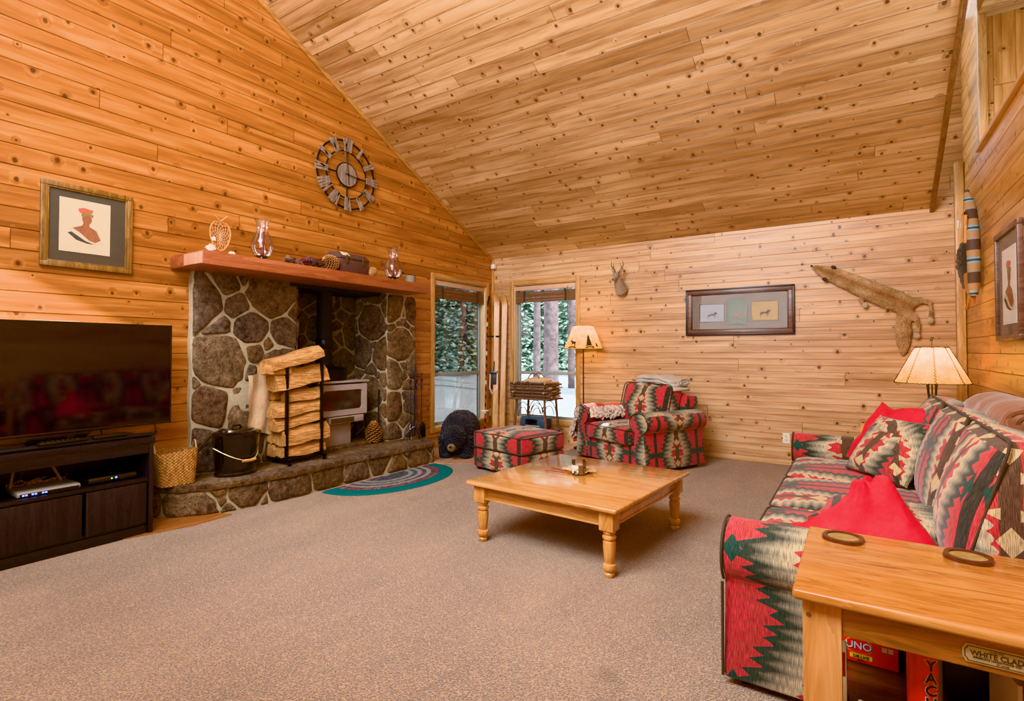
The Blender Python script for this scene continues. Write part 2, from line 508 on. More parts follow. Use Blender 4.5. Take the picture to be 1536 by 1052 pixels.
def R(axis, deg): return Matrix.Rotation(radians(deg), 3, axis)
def arc(p0, p1, p2, n=12):
    p0, p1, p2 = Vector(p0), Vector(p1), Vector(p2)
    return [p0 * (1 - t) ** 2 + p1 * 2 * t * (1 - t) + p2 * t * t for t in [i / n for i in range(n + 1)]]
# ------------------------------------------------------------------ materials
M = {}
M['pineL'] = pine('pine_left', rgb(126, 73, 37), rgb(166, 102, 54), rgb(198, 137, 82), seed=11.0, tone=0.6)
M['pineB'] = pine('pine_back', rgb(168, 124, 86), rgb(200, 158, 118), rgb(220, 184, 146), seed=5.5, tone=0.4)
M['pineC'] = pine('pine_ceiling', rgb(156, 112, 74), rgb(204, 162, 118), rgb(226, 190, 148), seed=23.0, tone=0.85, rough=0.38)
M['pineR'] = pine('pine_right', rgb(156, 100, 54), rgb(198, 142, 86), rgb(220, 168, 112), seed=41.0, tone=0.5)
M['trimV'] = wood('trim_vertical', rgb(150, 100, 52), rgb(190, 140, 86), rgb(210, 164, 110), 2, 0.4, 1.0, False)
M['trimY'] = wood('trim_along', rgb(140, 92, 48), rgb(178, 126, 74), rgb(200, 150, 98), 1, 0.4, 1.0, False)
M['trimX'] = wood('trim_across', rgb(150, 100, 52), rgb(190, 140, 86), rgb(210, 164, 110), 0, 0.4, 1.0, False)
M['trimDk'] = wood('trim_dark', rgb(96, 58, 26), rgb(130, 84, 44), rgb(150, 104, 60), 1, 0.5, 1.0, False)
M['mantel'] = wood('redwood', rgb(112, 58, 36), rgb(150, 82, 54), rgb(172, 104, 74), 1, 0.42, 0.8, False)
M['mantel_end'] = wood('redwood_end', rgb(196, 134, 106), rgb(216, 156, 128), rgb(226, 172, 146), 2, 0.6, 0.6, False)
M['stone'] = stone('fieldstone', 2.35)
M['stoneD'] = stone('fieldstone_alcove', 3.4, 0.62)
M['stoneTop'] = stone('hearth_slab', 1.5, 0.74)
M['mortar'] = plain('mortar', rgb(176, 164, 138), 0.9, 0, 0.12, 40, 0.5, 0.2)
M['black'] = plain('black_iron', rgb(34, 34, 36), 0.42, 0.6, 0.2, 60, 0.1)
M['blackgloss'] = plain('black_enamel', rgb(18, 18, 20), 0.16, 0.0, 0.1, 20, 0.03, 0.6, 0.5)
M['blackmat'] = plain('black_plastic', rgb(26, 26, 28), 0.5, 0.0, 0.2, 80, 0.05)
M['soot'] = plain('sooty_metal', rgb(22, 20, 19), 0.7, 0.2, 0.2, 20, 0.1)
M['iron'] = plain('forged_steel', rgb(84, 86, 92), 0.38, 0.85, 0.25, 50, 0.2)
M['stove'] = plain('stove_taupe_enamel', rgb(166, 154, 148), 0.35, 0.0, 0.06, 12, 0.03)
M['stoveDk'] = plain('stove_dark', rgb(66, 58, 56), 0.5, 0.2, 0.1, 12, 0.05)
M['glassDk'] = plain('stove_glass', rgb(40, 30, 24), 0.08, 0.0, 0.3, 6, 0.0, 0.9, 0.6)
M['white'] = plain('white_plastic', rgb(226, 222, 214), 0.45, 0.0, 0.04, 30, 0.02)
M['paper'] = plain('cream_paper', rgb(222, 202, 172), 0.6, 0.0, 0.06, 14, 0.02, 0.6)
M['vinyl'] = plain('window_vinyl', rgb(150, 158, 156), 0.45, 0.0, 0.05, 20, 0.02)
M['red'] = cloth('red_throw', rgb(200, 20, 40), 0.8, 0.8, 0.1, 0.2)
M['greyquilt'] = cloth('grey_quilt', rgb(186, 180, 168), 0.9, 0.35, 0.2, 0.08)
M['brownquilt'] = cloth('brown_comforter', rgb(134, 86, 62), 0.55, 0.5, 0.5, 0.12)
M['canvas'] = cloth('tan_hide', rgb(196, 166, 132), 0.85, 0.5, 0.1, 0.12, 60)
M['leather'] = cloth('tan_leather', rgb(166, 106, 58), 0.6, 0.2, 0.1, 0.15, 80)
M['kil'] = kilim('southwest_weave', 0.58, 0.44, (0.29, 0.02))
M['kil2'] = kilim('southwest_weave_sofa', 0.62, 0.42, (0.31, 0.10))
M['kilseat'] = kilim('southwest_weave_seat', 0.60, 0.72, (0.1, 0.2), radians(90))
M['kilarm'] = kilim('southwest_weave_arm', 0.80, 0.52, (0.67, 0.24))
M['kilback'] = kilim('southwest_weave_back', 0.56, 0.62, (0.05, 0.12))
M['kilpil'] = kilim('southwest_weave_pillow', 0.50, 0.46, (0.25, 0.0))
M['piping'] = cloth('dark_piping', rgb(70, 60, 50), 0.9, 0.1, 0.1)
M['sofawood'] = plain('dark_floor_gap', rgb(40, 30, 26), 0.8)
tb = dict(rough=0.2, coat=0.4)
M['ctabX'] = wood('honey_pine_x', rgb(162, 102, 52), rgb(200, 140, 80), rgb(220, 166, 108), 0, 0.16, 0.6, True, 0.9, 0.85)
M['ctabZ'] = wood('honey_pine_leg', rgb(168, 106, 52), rgb(206, 146, 84), rgb(224, 170, 106), 2, 0.26, 0.8, True, 0.3, 0.8)
M['consX'] = wood('console_pine_x', rgb(128, 74, 36), rgb(182, 118, 62), rgb(208, 148, 88), 0, 0.25, 0.75, False, 0.3)
M['consA'] = wood('console_apron', rgb(112, 72, 38), rgb(176, 112, 56), rgb(206, 146, 84), 0, 0.35, 0.6, False, 0.2)
M['consZ'] = wood('console_leg', rgb(166, 106, 56), rgb(206, 146, 90), rgb(224, 168, 112), 2, 0.32, 0.55, True, 0.2, 0.86)
M['shelfDk'] = wood('dark_shelf', rgb(48, 24, 14), rgb(82, 44, 26), rgb(112, 66, 40), 0, 0.4, 0.8, False, 0.1)
M['ebony'] = wood('black_brown_oak', rgb(20, 18, 20), rgb(31, 29, 32), rgb(46, 43, 46), 1, 0.4, 1.2, False, 0.0)
M['ebonyZ'] = wood('black_brown_oak_v', rgb(22, 20, 22), rgb(34, 31, 34), rgb(52, 48, 50), 2, 0.42, 1.2, False, 0.0)
M['logface'] = wood('split_log', rgb(92, 54, 28), rgb(186, 130, 76), rgb(228, 180, 124), 1, 0.85, 4.0, True, 0.0, 0.7)
M['logend'] = plain('log_end_grain', rgb(196, 144, 92), 0.85, 0.0, 0.25, 24, 0.5, 0.2)
M['bark'] = plain('log_bark', rgb(104, 84, 66), 0.95, 0.0, 0.45, 22, 0.9, 0.1, bd=0.02)
M['twig'] = plain('bark_twig', rgb(112, 88, 76), 0.85, 0.0, 0.35, 60, 0.5, 0.2)
M['twigL'] = plain('pale_twig', rgb(168, 142, 116), 0.8, 0.0, 0.3, 60, 0.4, 0.2)
M['frameGold'] = wood('gilt_frame', rgb(84, 56, 28), rgb(124, 86, 44), rgb(156, 116, 66), 2, 0.4, 1.6, False)
M['frameBr'] = wood('brown_frame', rgb(70, 46, 38), rgb(106, 74, 60), rgb(132, 96, 78), 0, 0.4, 1.4, False)
M['frameDk'] = plain('dark_frame_edge', rgb(52, 42, 44), 0.4, 0, 0.1)
M['matDk'] = plain('dark_green_mat', rgb(74, 66, 54), 0.6, 0, 0.06, 40, 0.02)
M['matTan'] = plain('taupe_mat', rgb(120, 104, 92), 0.6, 0, 0.12, 16, 0.02)
M['weather'] = wood('weathered_wood', rgb(88, 72, 62), rgb(132, 112, 98), rgb(160, 140, 124), 2, 0.8, 1.6, False)
M['cone'] = plain('pinecone_scale', rgb(176, 126, 82), 0.7, 0, 0.3, 60, 0.3)
M['coneDk'] = plain('pinecone_core', rgb(60, 36, 24), 0.8, 0, 0.3, 60, 0.3)
M['snow'] = plain('snow', rgb(244, 246, 250), 0.7, 0, 0.03, 0.8, 0.4, 0.3, bd=0.1)
M['trunk'] = plain('tree_bark', rgb(126, 112, 116), 0.95, 0, 0.4, 6, 0.8, 0.1, bd=0.05)
M['brass'] = plain('antique_brass', rgb(206, 190, 150), 0.35, 0.35, 0.12, 40, 0.1)
M['brassDk'] = plain('dark_brass', rgb(92, 76, 50), 0.5, 0.6, 0.12, 40, 0.1)
M['bulb'] = emis('lamp_bulb', (1.0, 0.78, 0.45, 1), 30.0)

def glass(name, tint=(1, 1, 1, 1), rough=0.0, refl=0.08, edge=0.5, top=0.9):
    t = NT(name)
    nz = t.noise(t.coord(), 3.0, 1)
    tr = t.n('ShaderNodeBsdfTransparent'); t.put(tr.inputs[0], t.mix(t.m('MULTIPLY', nz, 0.04), tint, (0.8, 0.85, 0.85, 1)))
    gl = t.n('ShaderNodeBsdfGlossy'); gl.inputs['Roughness'].default_value = rough
    fr = t.n('ShaderNodeLayerWeight'); fr.inputs['Blend'].default_value = edge
    f = t.mr(fr.outputs['Fresnel'], 0.0, 1.0, refl * 0.4, top)
    mx = t.n('ShaderNodeMixShader'); t.l(f, mx.inputs[0]); t.l(tr.outputs[0], mx.inputs[1]); t.l(gl.outputs[0], mx.inputs[2])
    t.l(mx.outputs[0], t.out.inputs[0])
    return t.mat
M['pane'] = glass('window_pane', (0.97, 0.99, 1.0, 1), 0.0, 0.06, 0.35)
M['vase'] = glass('smoky_glass', (0.95, 0.92, 0.92, 1), 0.02, 0.10, 0.4, 0.65)
M['vaseDk'] = glass('dark_glass', (0.35, 0.33, 0.34, 1), 0.02, 0.25, 0.6)
M['picglass'] = glass('picture_glass', (1, 1, 1, 1), 0.01, 0.02, 0.2, 0.13)
M['jar'] = glass('jar_glass', (0.95, 0.97, 0.97, 1), 0.02, 0.2, 0.45)

def carpet():
    t = NT('carpet')
    o = t.coord()
    a = t.noise(o, 110.0, 3, 0.75)
    v = t.vor(o, 140.0)
    b = t.noise(o, 1.2, 3, 0.55)
    c = t.noise(t.mapv(o, (1.6, 0.5, 1), (0, 0, radians(-35))), 1.4, 3, 0.5, 0.6)
    f = t.m('ADD', t.m('MULTIPLY', a, 0.55), t.m('ADD', t.m('MULTIPLY', b, 0.10), t.m('ADD', t.m('MULTIPLY', c, 0.14), t.m('MULTIPLY', v, 0.28))))
    col = t.ramp(f, [(0.36, rgb(70, 48, 32)), (0.5, rgb(136, 103, 76)), (0.64, rgb(186, 150, 116))])
    # one faint old stain
    st = t.vor(t.mapv(o, (1, 1, 1), (0, 0, 0), (1.43, -1.86, 0)), 1.0)
    p = t.n('ShaderNodeVectorMath', operation='DISTANCE'); t.l(o, p.inputs[0]); p.inputs[1].default_value = (-0.86, 2.02, 0)
    k = t.mr(t.m('ADD', p.outputs['Value'], t.m('MULTIPLY', t.m('SUBTRACT', a, 0.5), 0.05)), 0.02, 0.07, 0.5, 0.0)
    col = t.mix(k, col, rgb(112, 76, 26))
    h = t.m('ADD', t.m('MULTIPLY', a, 1.0), v)
    return t.pbr(col, 0.95, 0, t.bump(h, 0.9, 0.012), 0.1, sheen=0.35)
M['carpet'] = carpet()

def rugmat():
    t = NT('braided_rug')
    uv = t.sep(t.coord('UV'))
    r, a = uv[0], uv[1]
    ring = t.m('FLOOR', t.m('MULTIPLY', r, 15.0))
    rf = t.m('FRACT', t.m('MULTIPLY', r, 15.0))
    wn = t.n('ShaderNodeTexWhiteNoise', noise_dimensions='1D'); t.l(ring, wn.inputs['W'])
    col = t.ramp(wn.outputs['Value'], [(0.0, rgb(70, 92, 104)), (0.25, rgb(128, 72, 84)), (0.45, rgb(150, 146, 140)), (0.6, rgb(84, 76, 92)), (0.8, rgb(54, 96, 104)), (1.0, rgb(160, 128, 122))], 'CONSTANT')
    br = t.m('FRACT', t.m('ADD', t.m('MULTIPLY', a, 110.0), t.m('MULTIPLY', ring, 0.5)))
    stripe = t.m('GREATER_THAN', br, 0.5)
    wn2 = t.n('ShaderNodeTexWhiteNoise', noise_dimensions='2D'); t.l(t.comb(t.m('FLOOR', t.m('MULTIPLY', a, 110.0)), ring), wn2.inputs['Vector'])
    alt = t.ramp(wn2.outputs['Value'], [(0.0, rgb(176, 168, 156)), (0.5, rgb(56, 60, 70)), (1.0, rgb(140, 96, 96))])
    col = t.mix(t.m('MULTIPLY', stripe, 0.6), col, alt)
    col = t.mix(t.m('GREATER_THAN', r, 0.79), col, rgb(20, 96, 96))
    bulge = t.m('MULTIPLY', t.m('ABSOLUTE', t.m('SUBTRACT', rf, 0.5)), -1.0)
    h = t.m('ADD', bulge, t.m('MULTIPLY', t.m('ABSOLUTE', t.m('SUBTRACT', br, 0.5)), -0.6))
    return t.pbr(col, 0.9, 0, t.bump(h, 0.7, 0.01), 0.1)
M['rug'] = rugmat()

def foliage():
    t = NT('conifer_needles')
    o = t.coord()
    a = t.noise(o, 3.5, 3)
    col = t.ramp(a, [(0.28, rgb(84, 128, 110)), (0.44, rgb(156, 196, 172)), (0.58, rgb(232, 244, 238))])
    p = t.pbr(col, 0.9, 0, None, 0.1)
    return p
M['needles'] = foliage()

def shade(name, c, c2, estr):
    t = NT(name)
    o = t.coord()
    a = t.noise(o, 14.0, 4, 0.65)
    col = t.ramp(a, [(0.3, c2), (0.65, c)])
    d = t.n('ShaderNodeBsdfDiffuse'); t.l(col, d.inputs[0])
    tl = t.n('ShaderNodeBsdfTranslucent'); t.l(col, tl.inputs[0])
    mx = t.n('ShaderNodeMixShader'); mx.inputs[0].default_value = 0.6
    t.l(d.outputs[0], mx.inputs[1]); t.l(tl.outputs[0], mx.inputs[2])
    em = t.n('ShaderNodeEmission'); t.l(col, em.inputs[0]); em.inputs[1].default_value = estr
    ad = t.n('ShaderNodeAddShader'); t.l(mx.outputs[0], ad.inputs[0]); t.l(em.outputs[0], ad.inputs[1])
    t.l(ad.outputs[0], t.out.inputs[0])
    return t.mat
M['shade'] = shade('parchment_shade', rgb(250, 206, 124), rgb(206, 148, 70), 0.2)

# ------------------------------------------------------------------ room shell
def plank_wall(name, u0, u1, v0, v1, place, mat, holes=(), clip=None, label=None, cat='wall', pw=PW, gd=0.005, gw=0.006):
    mb = MB(); bm = mb.bm
    k0 = int(math.floor(v0 / pw)); k1 = int(math.ceil(v1 / pw))
    for k in range(k0, k1):
        a, b = k * pw, (k + 1) * pw
        prof = [(a, -gd), (a + gw, 0), (b - gw * 0.4, 0), (b, -gd)]
        vs = [[bm.verts.new((u, max(v0, min(v1, p[0])), p[1])) for p in prof] for u in (u0, u1)]
        for i in range(3):
            if abs(vs[0][i].co.y - vs[0][i + 1].co.y) < 1e-7: continue
            bm.faces.new((vs[0][i], vs[1][i], vs[1][i + 1], vs[0][i + 1]))
    def cut(co, no):
        g = list(bm.verts) + list(bm.edges) + list(bm.faces)
        bmesh.ops.bisect_plane(bm, geom=g, plane_co=co, plane_no=no)
    for (a, b, c, d) in holes:
        for x in (a, b): cut((x, 0, 0), (1, 0, 0))
        for y in (c, d): cut((0, y, 0), (0, 1, 0))
        dead = [f for f in bm.faces if a < f.calc_center_median().x < b and c < f.calc_center_median().y < d]
        bmesh.ops.delete(bm, geom=dead, context='FACES')
    if clip:
        for co, no in clip:
            g = list(bm.verts) + list(bm.edges) + list(bm.faces)
            bmesh.ops.bisect_plane(bm, geom=g, plane_co=co, plane_no=no, clear_outer=True)
    uvl = mb.uv
    for f in bm.faces:
        for l in f.loops: l[uvl].uv = (l.vert.co.x, l.vert.co.y)
    for v in bm.verts: v.co = Vector(place(*v.co))
    bmesh.ops.recalc_face_normals(bm, faces=bm.faces)
    return struct(name, mb, mat, label, cat, smooth=False, uv=None)

W1 = (5.42, 6.62, 0.27, 2.30)      # opening in the left wall (y0,y1,z0,z1)
W2 = (-4.38, -3.33, 0.30, 2.31)    # opening in the back wall (x0,x1,z0,z1)
FP = (2.30, 4.895, 0.0, 2.04)       # hearth recess

n_r = Vector((0.5, 1.0, 0)).normalized()
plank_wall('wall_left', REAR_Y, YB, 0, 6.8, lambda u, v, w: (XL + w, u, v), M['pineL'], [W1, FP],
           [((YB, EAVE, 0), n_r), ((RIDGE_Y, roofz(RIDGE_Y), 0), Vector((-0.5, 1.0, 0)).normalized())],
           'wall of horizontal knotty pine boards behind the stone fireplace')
plank_wall('wall_back', XL, XR, 0, 4.6, lambda u, v, w: (u, YB - w, v), M['pineB'], [W2, (XL - 1, 0.66, EAVE + 0.01, 5.0)],
           None, 'low wall of horizontal knotty pine boards behind the armchair')
plank_wall('wall_right', REAR_Y, YB, 0, 3.02, lambda u, v, w: (XR - w, u, v), M['pineR'], (), None,
           'wall of horizontal knotty pine boards behind the sofa')
plank_wall('wall_right_upper', 5.95, YB, 3.02, 5.2, lambda u, v, w: (XR - w, u, v), M['pineR'], (), None,
           'upper end of the right pine wall beside the ceiling edge')
L = math.hypot(1, 0.5)
smax = (YB - RIDGE_Y) * L
plank_wall('ceiling', XL, 0.66, 0, smax, lambda u, v, w: (u, YB - v / L, EAVE + 0.5 * v / L + w * -1.0), M['pineC'], (), None,
           'sloping ceiling of knotty pine boards', 'ceiling')
plank_wall('ceiling_rear', XL, XR, 0, 2.3, lambda u, v, w: (u, RIDGE_Y - v / L, roofz(RIDGE_Y) - 0.5 * v / L - w), M['pineC'], (), None,
           'rear slope of the pine board ceiling', 'ceiling')
# loft beyond the right wall
plank_wall('wall_loft', 3.02, 4.5, 0.9, 3.4, lambda u, v, w: (v, 5.95 - w, u), M['pineR'], (), None,
           'loft wall of vertical pine boards above the right wall', pw=0.21)
plank_wall('ceiling_loft', 0.9, 3.4, 0, 6.0, lambda u, v, w: (u, 5.95 - v, 4.16 + w), M['pineC'], (), None,
           'flat board ceiling over the loft', 'ceiling')
mb = MB(); mb.box((0.60, RIDGE_Y, 5.1), (3.4, YB, 5.14)); mb.box((3.38, REAR_Y, 3.0), (3.4, 5.95, 5.14)); struct('wall_roof_cap', mb, M['trimDk'], 'dark underside of the roof over the ceiling gap', 'roof')

mb = MB(); mb.box((XL - 0.5, REAR_Y - 0.1, -0.08), (XR + 0.06, YB + 0.06, 0.0)); struct('floor', mb, M['carpet'], 'tan cut pile carpet covering the floor', 'floor')
# floorboards that show beside the hearth and under the windows
M['lam'] = wood('pale_floorboard', rgb(150, 108, 82), rgb(190, 150, 122), rgb(208, 174, 150), 1, 0.3, 0.6, False, 0.2)
M['lam2'] = wood('brown_floorboard', rgb(110, 66, 36), rgb(146, 92, 54), rgb(168, 112, 70), 1, 0.5, 0.6, False, 0.1)
mb = MB(); mb.prism([(XL, 4.7), (-4.17, 4.66), (-3.78, 4.9), (-3.5, 5.5), (-3.2, 6.2), (-3.1, YB), (XL, YB)], 2, 0.0, 0.006); struct('floor_strip', mb, M['lam'], 'pale wood flooring under the two windows', 'floor')
mb = MB(); mb.prism([(XL, 1.6), (-4.27, 1.6), (-4.22, 1.80), (-4.16, 2.05), (-4.18, 2.35), (-4.4, 2.3), (XL, 2.2)], 2, 0.0, 0.006); struct('floor_strip', mb, M['lam2'], 'brown wood flooring between media stand and hearth', 'floor')

plank_wall('wall_rear', XL, XR, 0, 5.6, lambda u, v, w: (u, REAR_Y + w, v), M['pineB'], (), None, 'pine board wall behind the viewer')
M['trimPale2'] = wood('trim_cap', rgb(176, 124, 68), rgb(208, 154, 92), rgb(224, 176, 116), 1, 0.45, 0.8, False, 0.0)
# trims
mb = MB()
t0 = Vector((XL + 0.012, YB, EAVE)); t1 = Vector((XL + 0.012, RIDGE_Y, roofz(RIDGE_Y)))
mb.prism([(YB - 0.0, EAVE - 0.055), (YB, EAVE), (RIDGE_Y, roofz(RIDGE_Y)), (RIDGE_Y, roofz(RIDGE_Y) - 0.055)], 0, XL, XL + 0.022, 0.003)
struct('trim_1', mb, M['trimY'], 'sloping pine trim where the left wall meets the ceiling', 'trim')
mb = MB(); mb.box((XL, YB - 0.03, 0), (XL + 0.035, YB, EAVE - 0.02), 0.004); struct('trim_2', mb, M['trimV'], 'corner trim between left wall and back wall', 'trim')
mb = MB(); mb.box((XR - 0.075, YB - 0.09, 0), (XR - 0.005, YB, 3.16), 0.006); struct('trim_3', mb, M['trimV'], 'pale corner post between back wall and right wall', 'trim')
mb = MB()
mb.prism([(YB, EAVE - 0.045), (YB, EAVE + 0.10), (RIDGE_Y, roofz(RIDGE_Y) + 0.10), (RIDGE_Y, roofz(RIDGE_Y) - 0.045)], 0, 0.635, 0.675, 0.004)
struct('trim_4', mb, M['trimDk'], 'brown fascia board along the right edge of the sloping ceiling', 'trim')
mb = MB(); mb.box((XR - 0.03, REAR_Y, 3.0), (XR + 0.16, 5.95, 3.04), 0.006); struct('trim_5', mb, M['trimPale2'], 'cap board along the top of the right wall', 'trim')
mb = MB(); mb.box((XR - 0.01, 5.88, 3.05), (XR + 0.05, 5.96, 4.2), 0.006); struct('trim_6', mb, M['trimV'], 'vertical trim at the corner of the loft wall', 'trim')

def window(name, label, horiz, a0, a1, z0, z1, mid):
    # horiz: function (a, depth outward, z) -> world
    root = bpy.data.objects.new(name, None); COL.objects.link(root)
    root['kind'] = 'structure'; root['label'] = label; root['category'] = 'window'
    def bx(mb, a, b, d0, d1, c, d, bev=0.003):
        p = horiz(a, d0, c); q = horiz(b, d1, d)
        mb.box([min(p[i], q[i]) for i in range(3)], [max(p[i], q[i]) for i in range(3)], bev)
    mb = MB(); w = 0.062
    bx(mb, a0 - w, a0 + 0.004, -0.022, 0.0, z0 - w, z1 + w); bx(mb, a1 - 0.004, a1 + w, -0.022, 0.0, z0 - w, z1 + w)
    struct('window_casing', mb, M['trimV'], parent=root)
    mb = MB(); bx(mb, a0, a1, -0.0215, 0.0, z1 - 0.004, z1 + w); bx(mb, a0, a1, -0.0215, 0.0, z0 - w, z0 + 0.004)
    struct('window_casing', mb, M['trimX' if horiz(1, 0, 0)[0] == 1 else 'trimY'], parent=root)
    mb = MB(); e = 0.014
    bx(mb, a0, a0 + e, 0, 0.15, z0, z1); bx(mb, a1 - e, a1, 0, 0.15, z0, z1); bx(mb, a0, a1, 0, 0.15, z1 - e, z1); bx(mb, a0, a1, 0, 0.15, z0, z0 + e)
    struct('window_jamb', mb, M['trimPale'], parent=root)
    s = 0.035; d0, d1 = 0.09, 0.13; i0, i1 = a0 + 0.02, a1 - 0.02
    mb = MB()
    bx(mb, i0, i0 + s, d0, d1, z0 + .014, z1 - .014); bx(mb, i1 - s, i1, d0, d1, z0 + .014, z1 - .014)
    bx(mb, i0 + s, i1 - s, d0, d1, z0 + .014, z0 + .014 + s); bx(mb, i0 + s, i1 - s, d0, d1, z1 - .014 - s, z1 - .014); bx(mb, i0 + s, i1 - s, d0 - .01, d1, mid - 0.025, mid + 0.025)
    struct('window_sash', mb, M['vinyl'], parent=root)
    for c, d in ((z0 + .014 + s, mid - 0.025), (mid + 0.025, z1 - .014 - s)):
        mb = MB(); bx(mb, i0 + s, i1 - s, 0.108, 0.112, c, d, 0); struct('window_pane', mb, M['pane'], parent=root)
    return root
M['trimPale'] = wood('jamb_pale', rgb(190, 160, 120), rgb(216, 190, 152), rgb(230, 208, 176), 2, 0.4, 0.8, False)
window('window_1', 'tall double pane window in the left wall beyond the fireplace', lambda a, d, z: (XL - d, a, z), W1[0], W1[1], W1[2], W1[3], 0.98)
window('window_2', 'tall double pane window in the back wall behind the twig stand', lambda a, d, z: (a, YB + d, z), W2[0], W2[1], W2[2], W2[3], 0.98)

# woven shades
M['bamboo'] = plain('woven_bamboo', rgb(132, 100, 78), 0.8, 0, 0.3, 70, 0.4, 0.2)
M['bambooDk'] = plain('shade_tape', rgb(70, 62, 58), 0.8, 0, 0.2, 70, 0.2, 0.2)
M['headrail'] = plain('pale_headrail', rgb(206, 164, 134), 0.5, 0, 0.08, 10, 0.05)
def blind(label, horiz, a0, a1, z1, cord):
    p0 = horiz((a0 + a1) / 2, 0.03, z1 - 0.28)
    r = thing('rolled_blind', label, 'window blind', p0, 0, 'woven window shades')
    def bx(mb, a, b, d0, d1, c, d, bev=0.002):
        p = horiz(a, d0, c); q = horiz(b, d1, d)
        mb.box([min(p[i], q[i]) for i in range(3)], [max(p[i], q[i]) for i in range(3)], bev)
    mb = MB(); bx(mb, a0, a1, 0.012, 0.05, z1 - 0.075, z1 - 0.012); part('headrail', mb, M['headrail'], r)
    mb = MB(); rr = random.Random(3)
    for k in range(22):
        z = z1 - 0.105 - k * 0.0072
        d = 0.02 + 0.012 * abs(sin(k * 0.9))
        mb.tube([horiz(a0 + 0.004, d, z + rr.uniform(-.001, .001)), horiz((a0 + a1) / 2, d + 0.004, z + rr.uniform(-.002, .002)), horiz(a1 - 0.004, d, z)], 0.0042, 6)
    part('slats', mb, M['bamboo'], r)
    for f in (0.16, 0.84):
        a = a0 + (a1 - a0) * f; mb = MB()
        bx(mb, a - 0.012, a + 0.012, 0.008, 0.014, z1 - 0.262, z1 - 0.088, 0.0)
        part('tape', mb, M['bambooDk'], r)
    if cord:
        mb = MB(); a = a1 - 0.12
        mb.tube([horiz(a, 0.006, z1 - 0.05), horiz(a, 0.006, z1 - 1.0), horiz(a + 0.004, 0.004, z1 - 1.36)], 0.004, 6)
        part('pull_cord', mb, M['trimDk'], r)
    return r
blind('woven brown shade rolled up at the top of the left wall window', lambda a, d, z: (XL - d, a, z), W1[0] + .016, W1[1] - .016, W1[3] - .014, False)
blind('woven brown shade with long pull cord at the top of the back wall window', lambda a, d, z: (a, YB + d, z), W2[0] + .016, W2[1] - .016, W2[3] - .014, True)

# ------------------------------------------------------------------ outdoors
def gz(x, y):
    d = math.hypot(x, y)
    return -0.2 + max(0, d - 9) * 0.034 + 0.22 * noise.noise(Vector((x * .3, y * .3, 2))) * min(1, max(0, (d - 9) / 12))
mb = MB(); bm = mb.bm
N = 60
g = [[bm.verts.new((-45 + 60 * i / N, 3 + 45 * j / N, gz(-45 + 60 * i / N, 3 + 45 * j / N))) for j in range(N + 1)] for i in range(N + 1)]
for i in range(N):
    for j in range(N):
        if g[i + 1][j].co.x > XL - 0.6 and g[i][j].co.y < YB + 0.4: continue
        bm.faces.new((g[i][j], g[i + 1][j], g[i + 1][j + 1], g[i][j + 1]))
o = struct('ground_outside', mb, M['snow'], 'snow covered ground outside the windows', 'snow')

def make_tree(name, label, x, y, h, r, crown, trunk_r, seed, group, low=0.5, n=1500):
    rr = random.Random(seed)
    t = thing(name, label, 'tree', (x, y, gz(x, y) - 0.15), 0, group)
    mb = MB()
    mb.tube([(0, 0, 0), (0.02, 0.02, h * 0.3), (0.0, 0.05, h * 0.65), (0.02, 0, h)], [trunk_r * 1.15, trunk_r, trunk_r * 0.75, trunk_r * 0.15], 12)
    part('trunk', mb, M['trunk'], t, world=False)
    if crown:
        mb = MB(); bm = mb.bm
        for k in range(n):
            z = low + (h - low) * rr.random() ** 1.4
            rad = r * (1 - (z - low) / (h - low) * 0.8)
            a = rr.uniform(0, 2 * pi); d = rad * rr.random() ** 0.6
            c = Vector((cos(a) * d, sin(a) * d, z - d * 0.25))
            out = Vector((cos(a), sin(a), -0.35 + rr.uniform(-.3, .3))).normalized()
            sd = Vector((-sin(a), cos(a), rr.uniform(-.6, .6))).normalized()
            L_ = rr.uniform(.12, .34); w = rr.uniform(.03, .10)
            vs = [bm.verts.new(c - sd * w), bm.verts.new(c + out * L_ * 0.5 - sd * w * 1.3), bm.verts.new(c + out * L_), bm.verts.new(c + out * L_ * .5 + sd * w * 1.3), bm.verts.new(c + sd * w)]
            bm.faces.new(vs)
        part('foliage', mb, M['needles'], t, world=False, smooth=False)
    return t
def at(px, d):   # heading of a sight line as a ground position, d metres out
    a = math.atan(517 / 796) + math.atan((768 - px) / 796)
    return -sin(a) * d, cos(a) * d
TREES_BARE = [(826, 15.5, 0.20, 'thick reddish pine trunk nearest the back wall window'), (805, 21, 0.13, 'grey pine trunk left of the thickest trunk'),
              (857, 17, 0.10, 'dark pine trunk at the right edge of the back window'), (694, 25, 0.17, 'dark pine trunk seen through the left wall window'),
              (677, 26, 0.10, 'slim far pine trunk seen through the left wall window')]
for px, d, tr, lab in TREES_BARE:
    x, y = at(px, d); make_tree('pine_tree', lab, x, y, 13, 1, False, tr, 1, 'tall pines outside')
fir = None
FIRS = [(655, 27, 8), (672, 31, 9), (686, 26, 7), (703, 30, 9), (718, 27, 8), (644, 33, 9), (692, 36, 10), (778, 28, 8), (795, 32, 9), (812, 28, 7), (846, 29, 8), (866, 27, 7), (882, 32, 9), (855, 36, 10), (662, 38, 10), (710, 39, 10), (800, 40, 11), (830, 38, 11), (735, 33, 9)]
for i, (px, d, h) in enumerate(FIRS):
    x, y = at(px, d)
    if fir is None:
        fir = make_tree('fir_tree', 'bushy pale green fir standing in the snow beyond the windows', x, y, 7, 2.3, True, 0.1, 5, 'bushy firs outside', 0.5, 3600); o = fir
    else:
        o = copy_tree(fir, (x, y, gz(x, y) - 0.15), i * 1.3)
    k = h / 7.0; o.scale = (k, k, k)

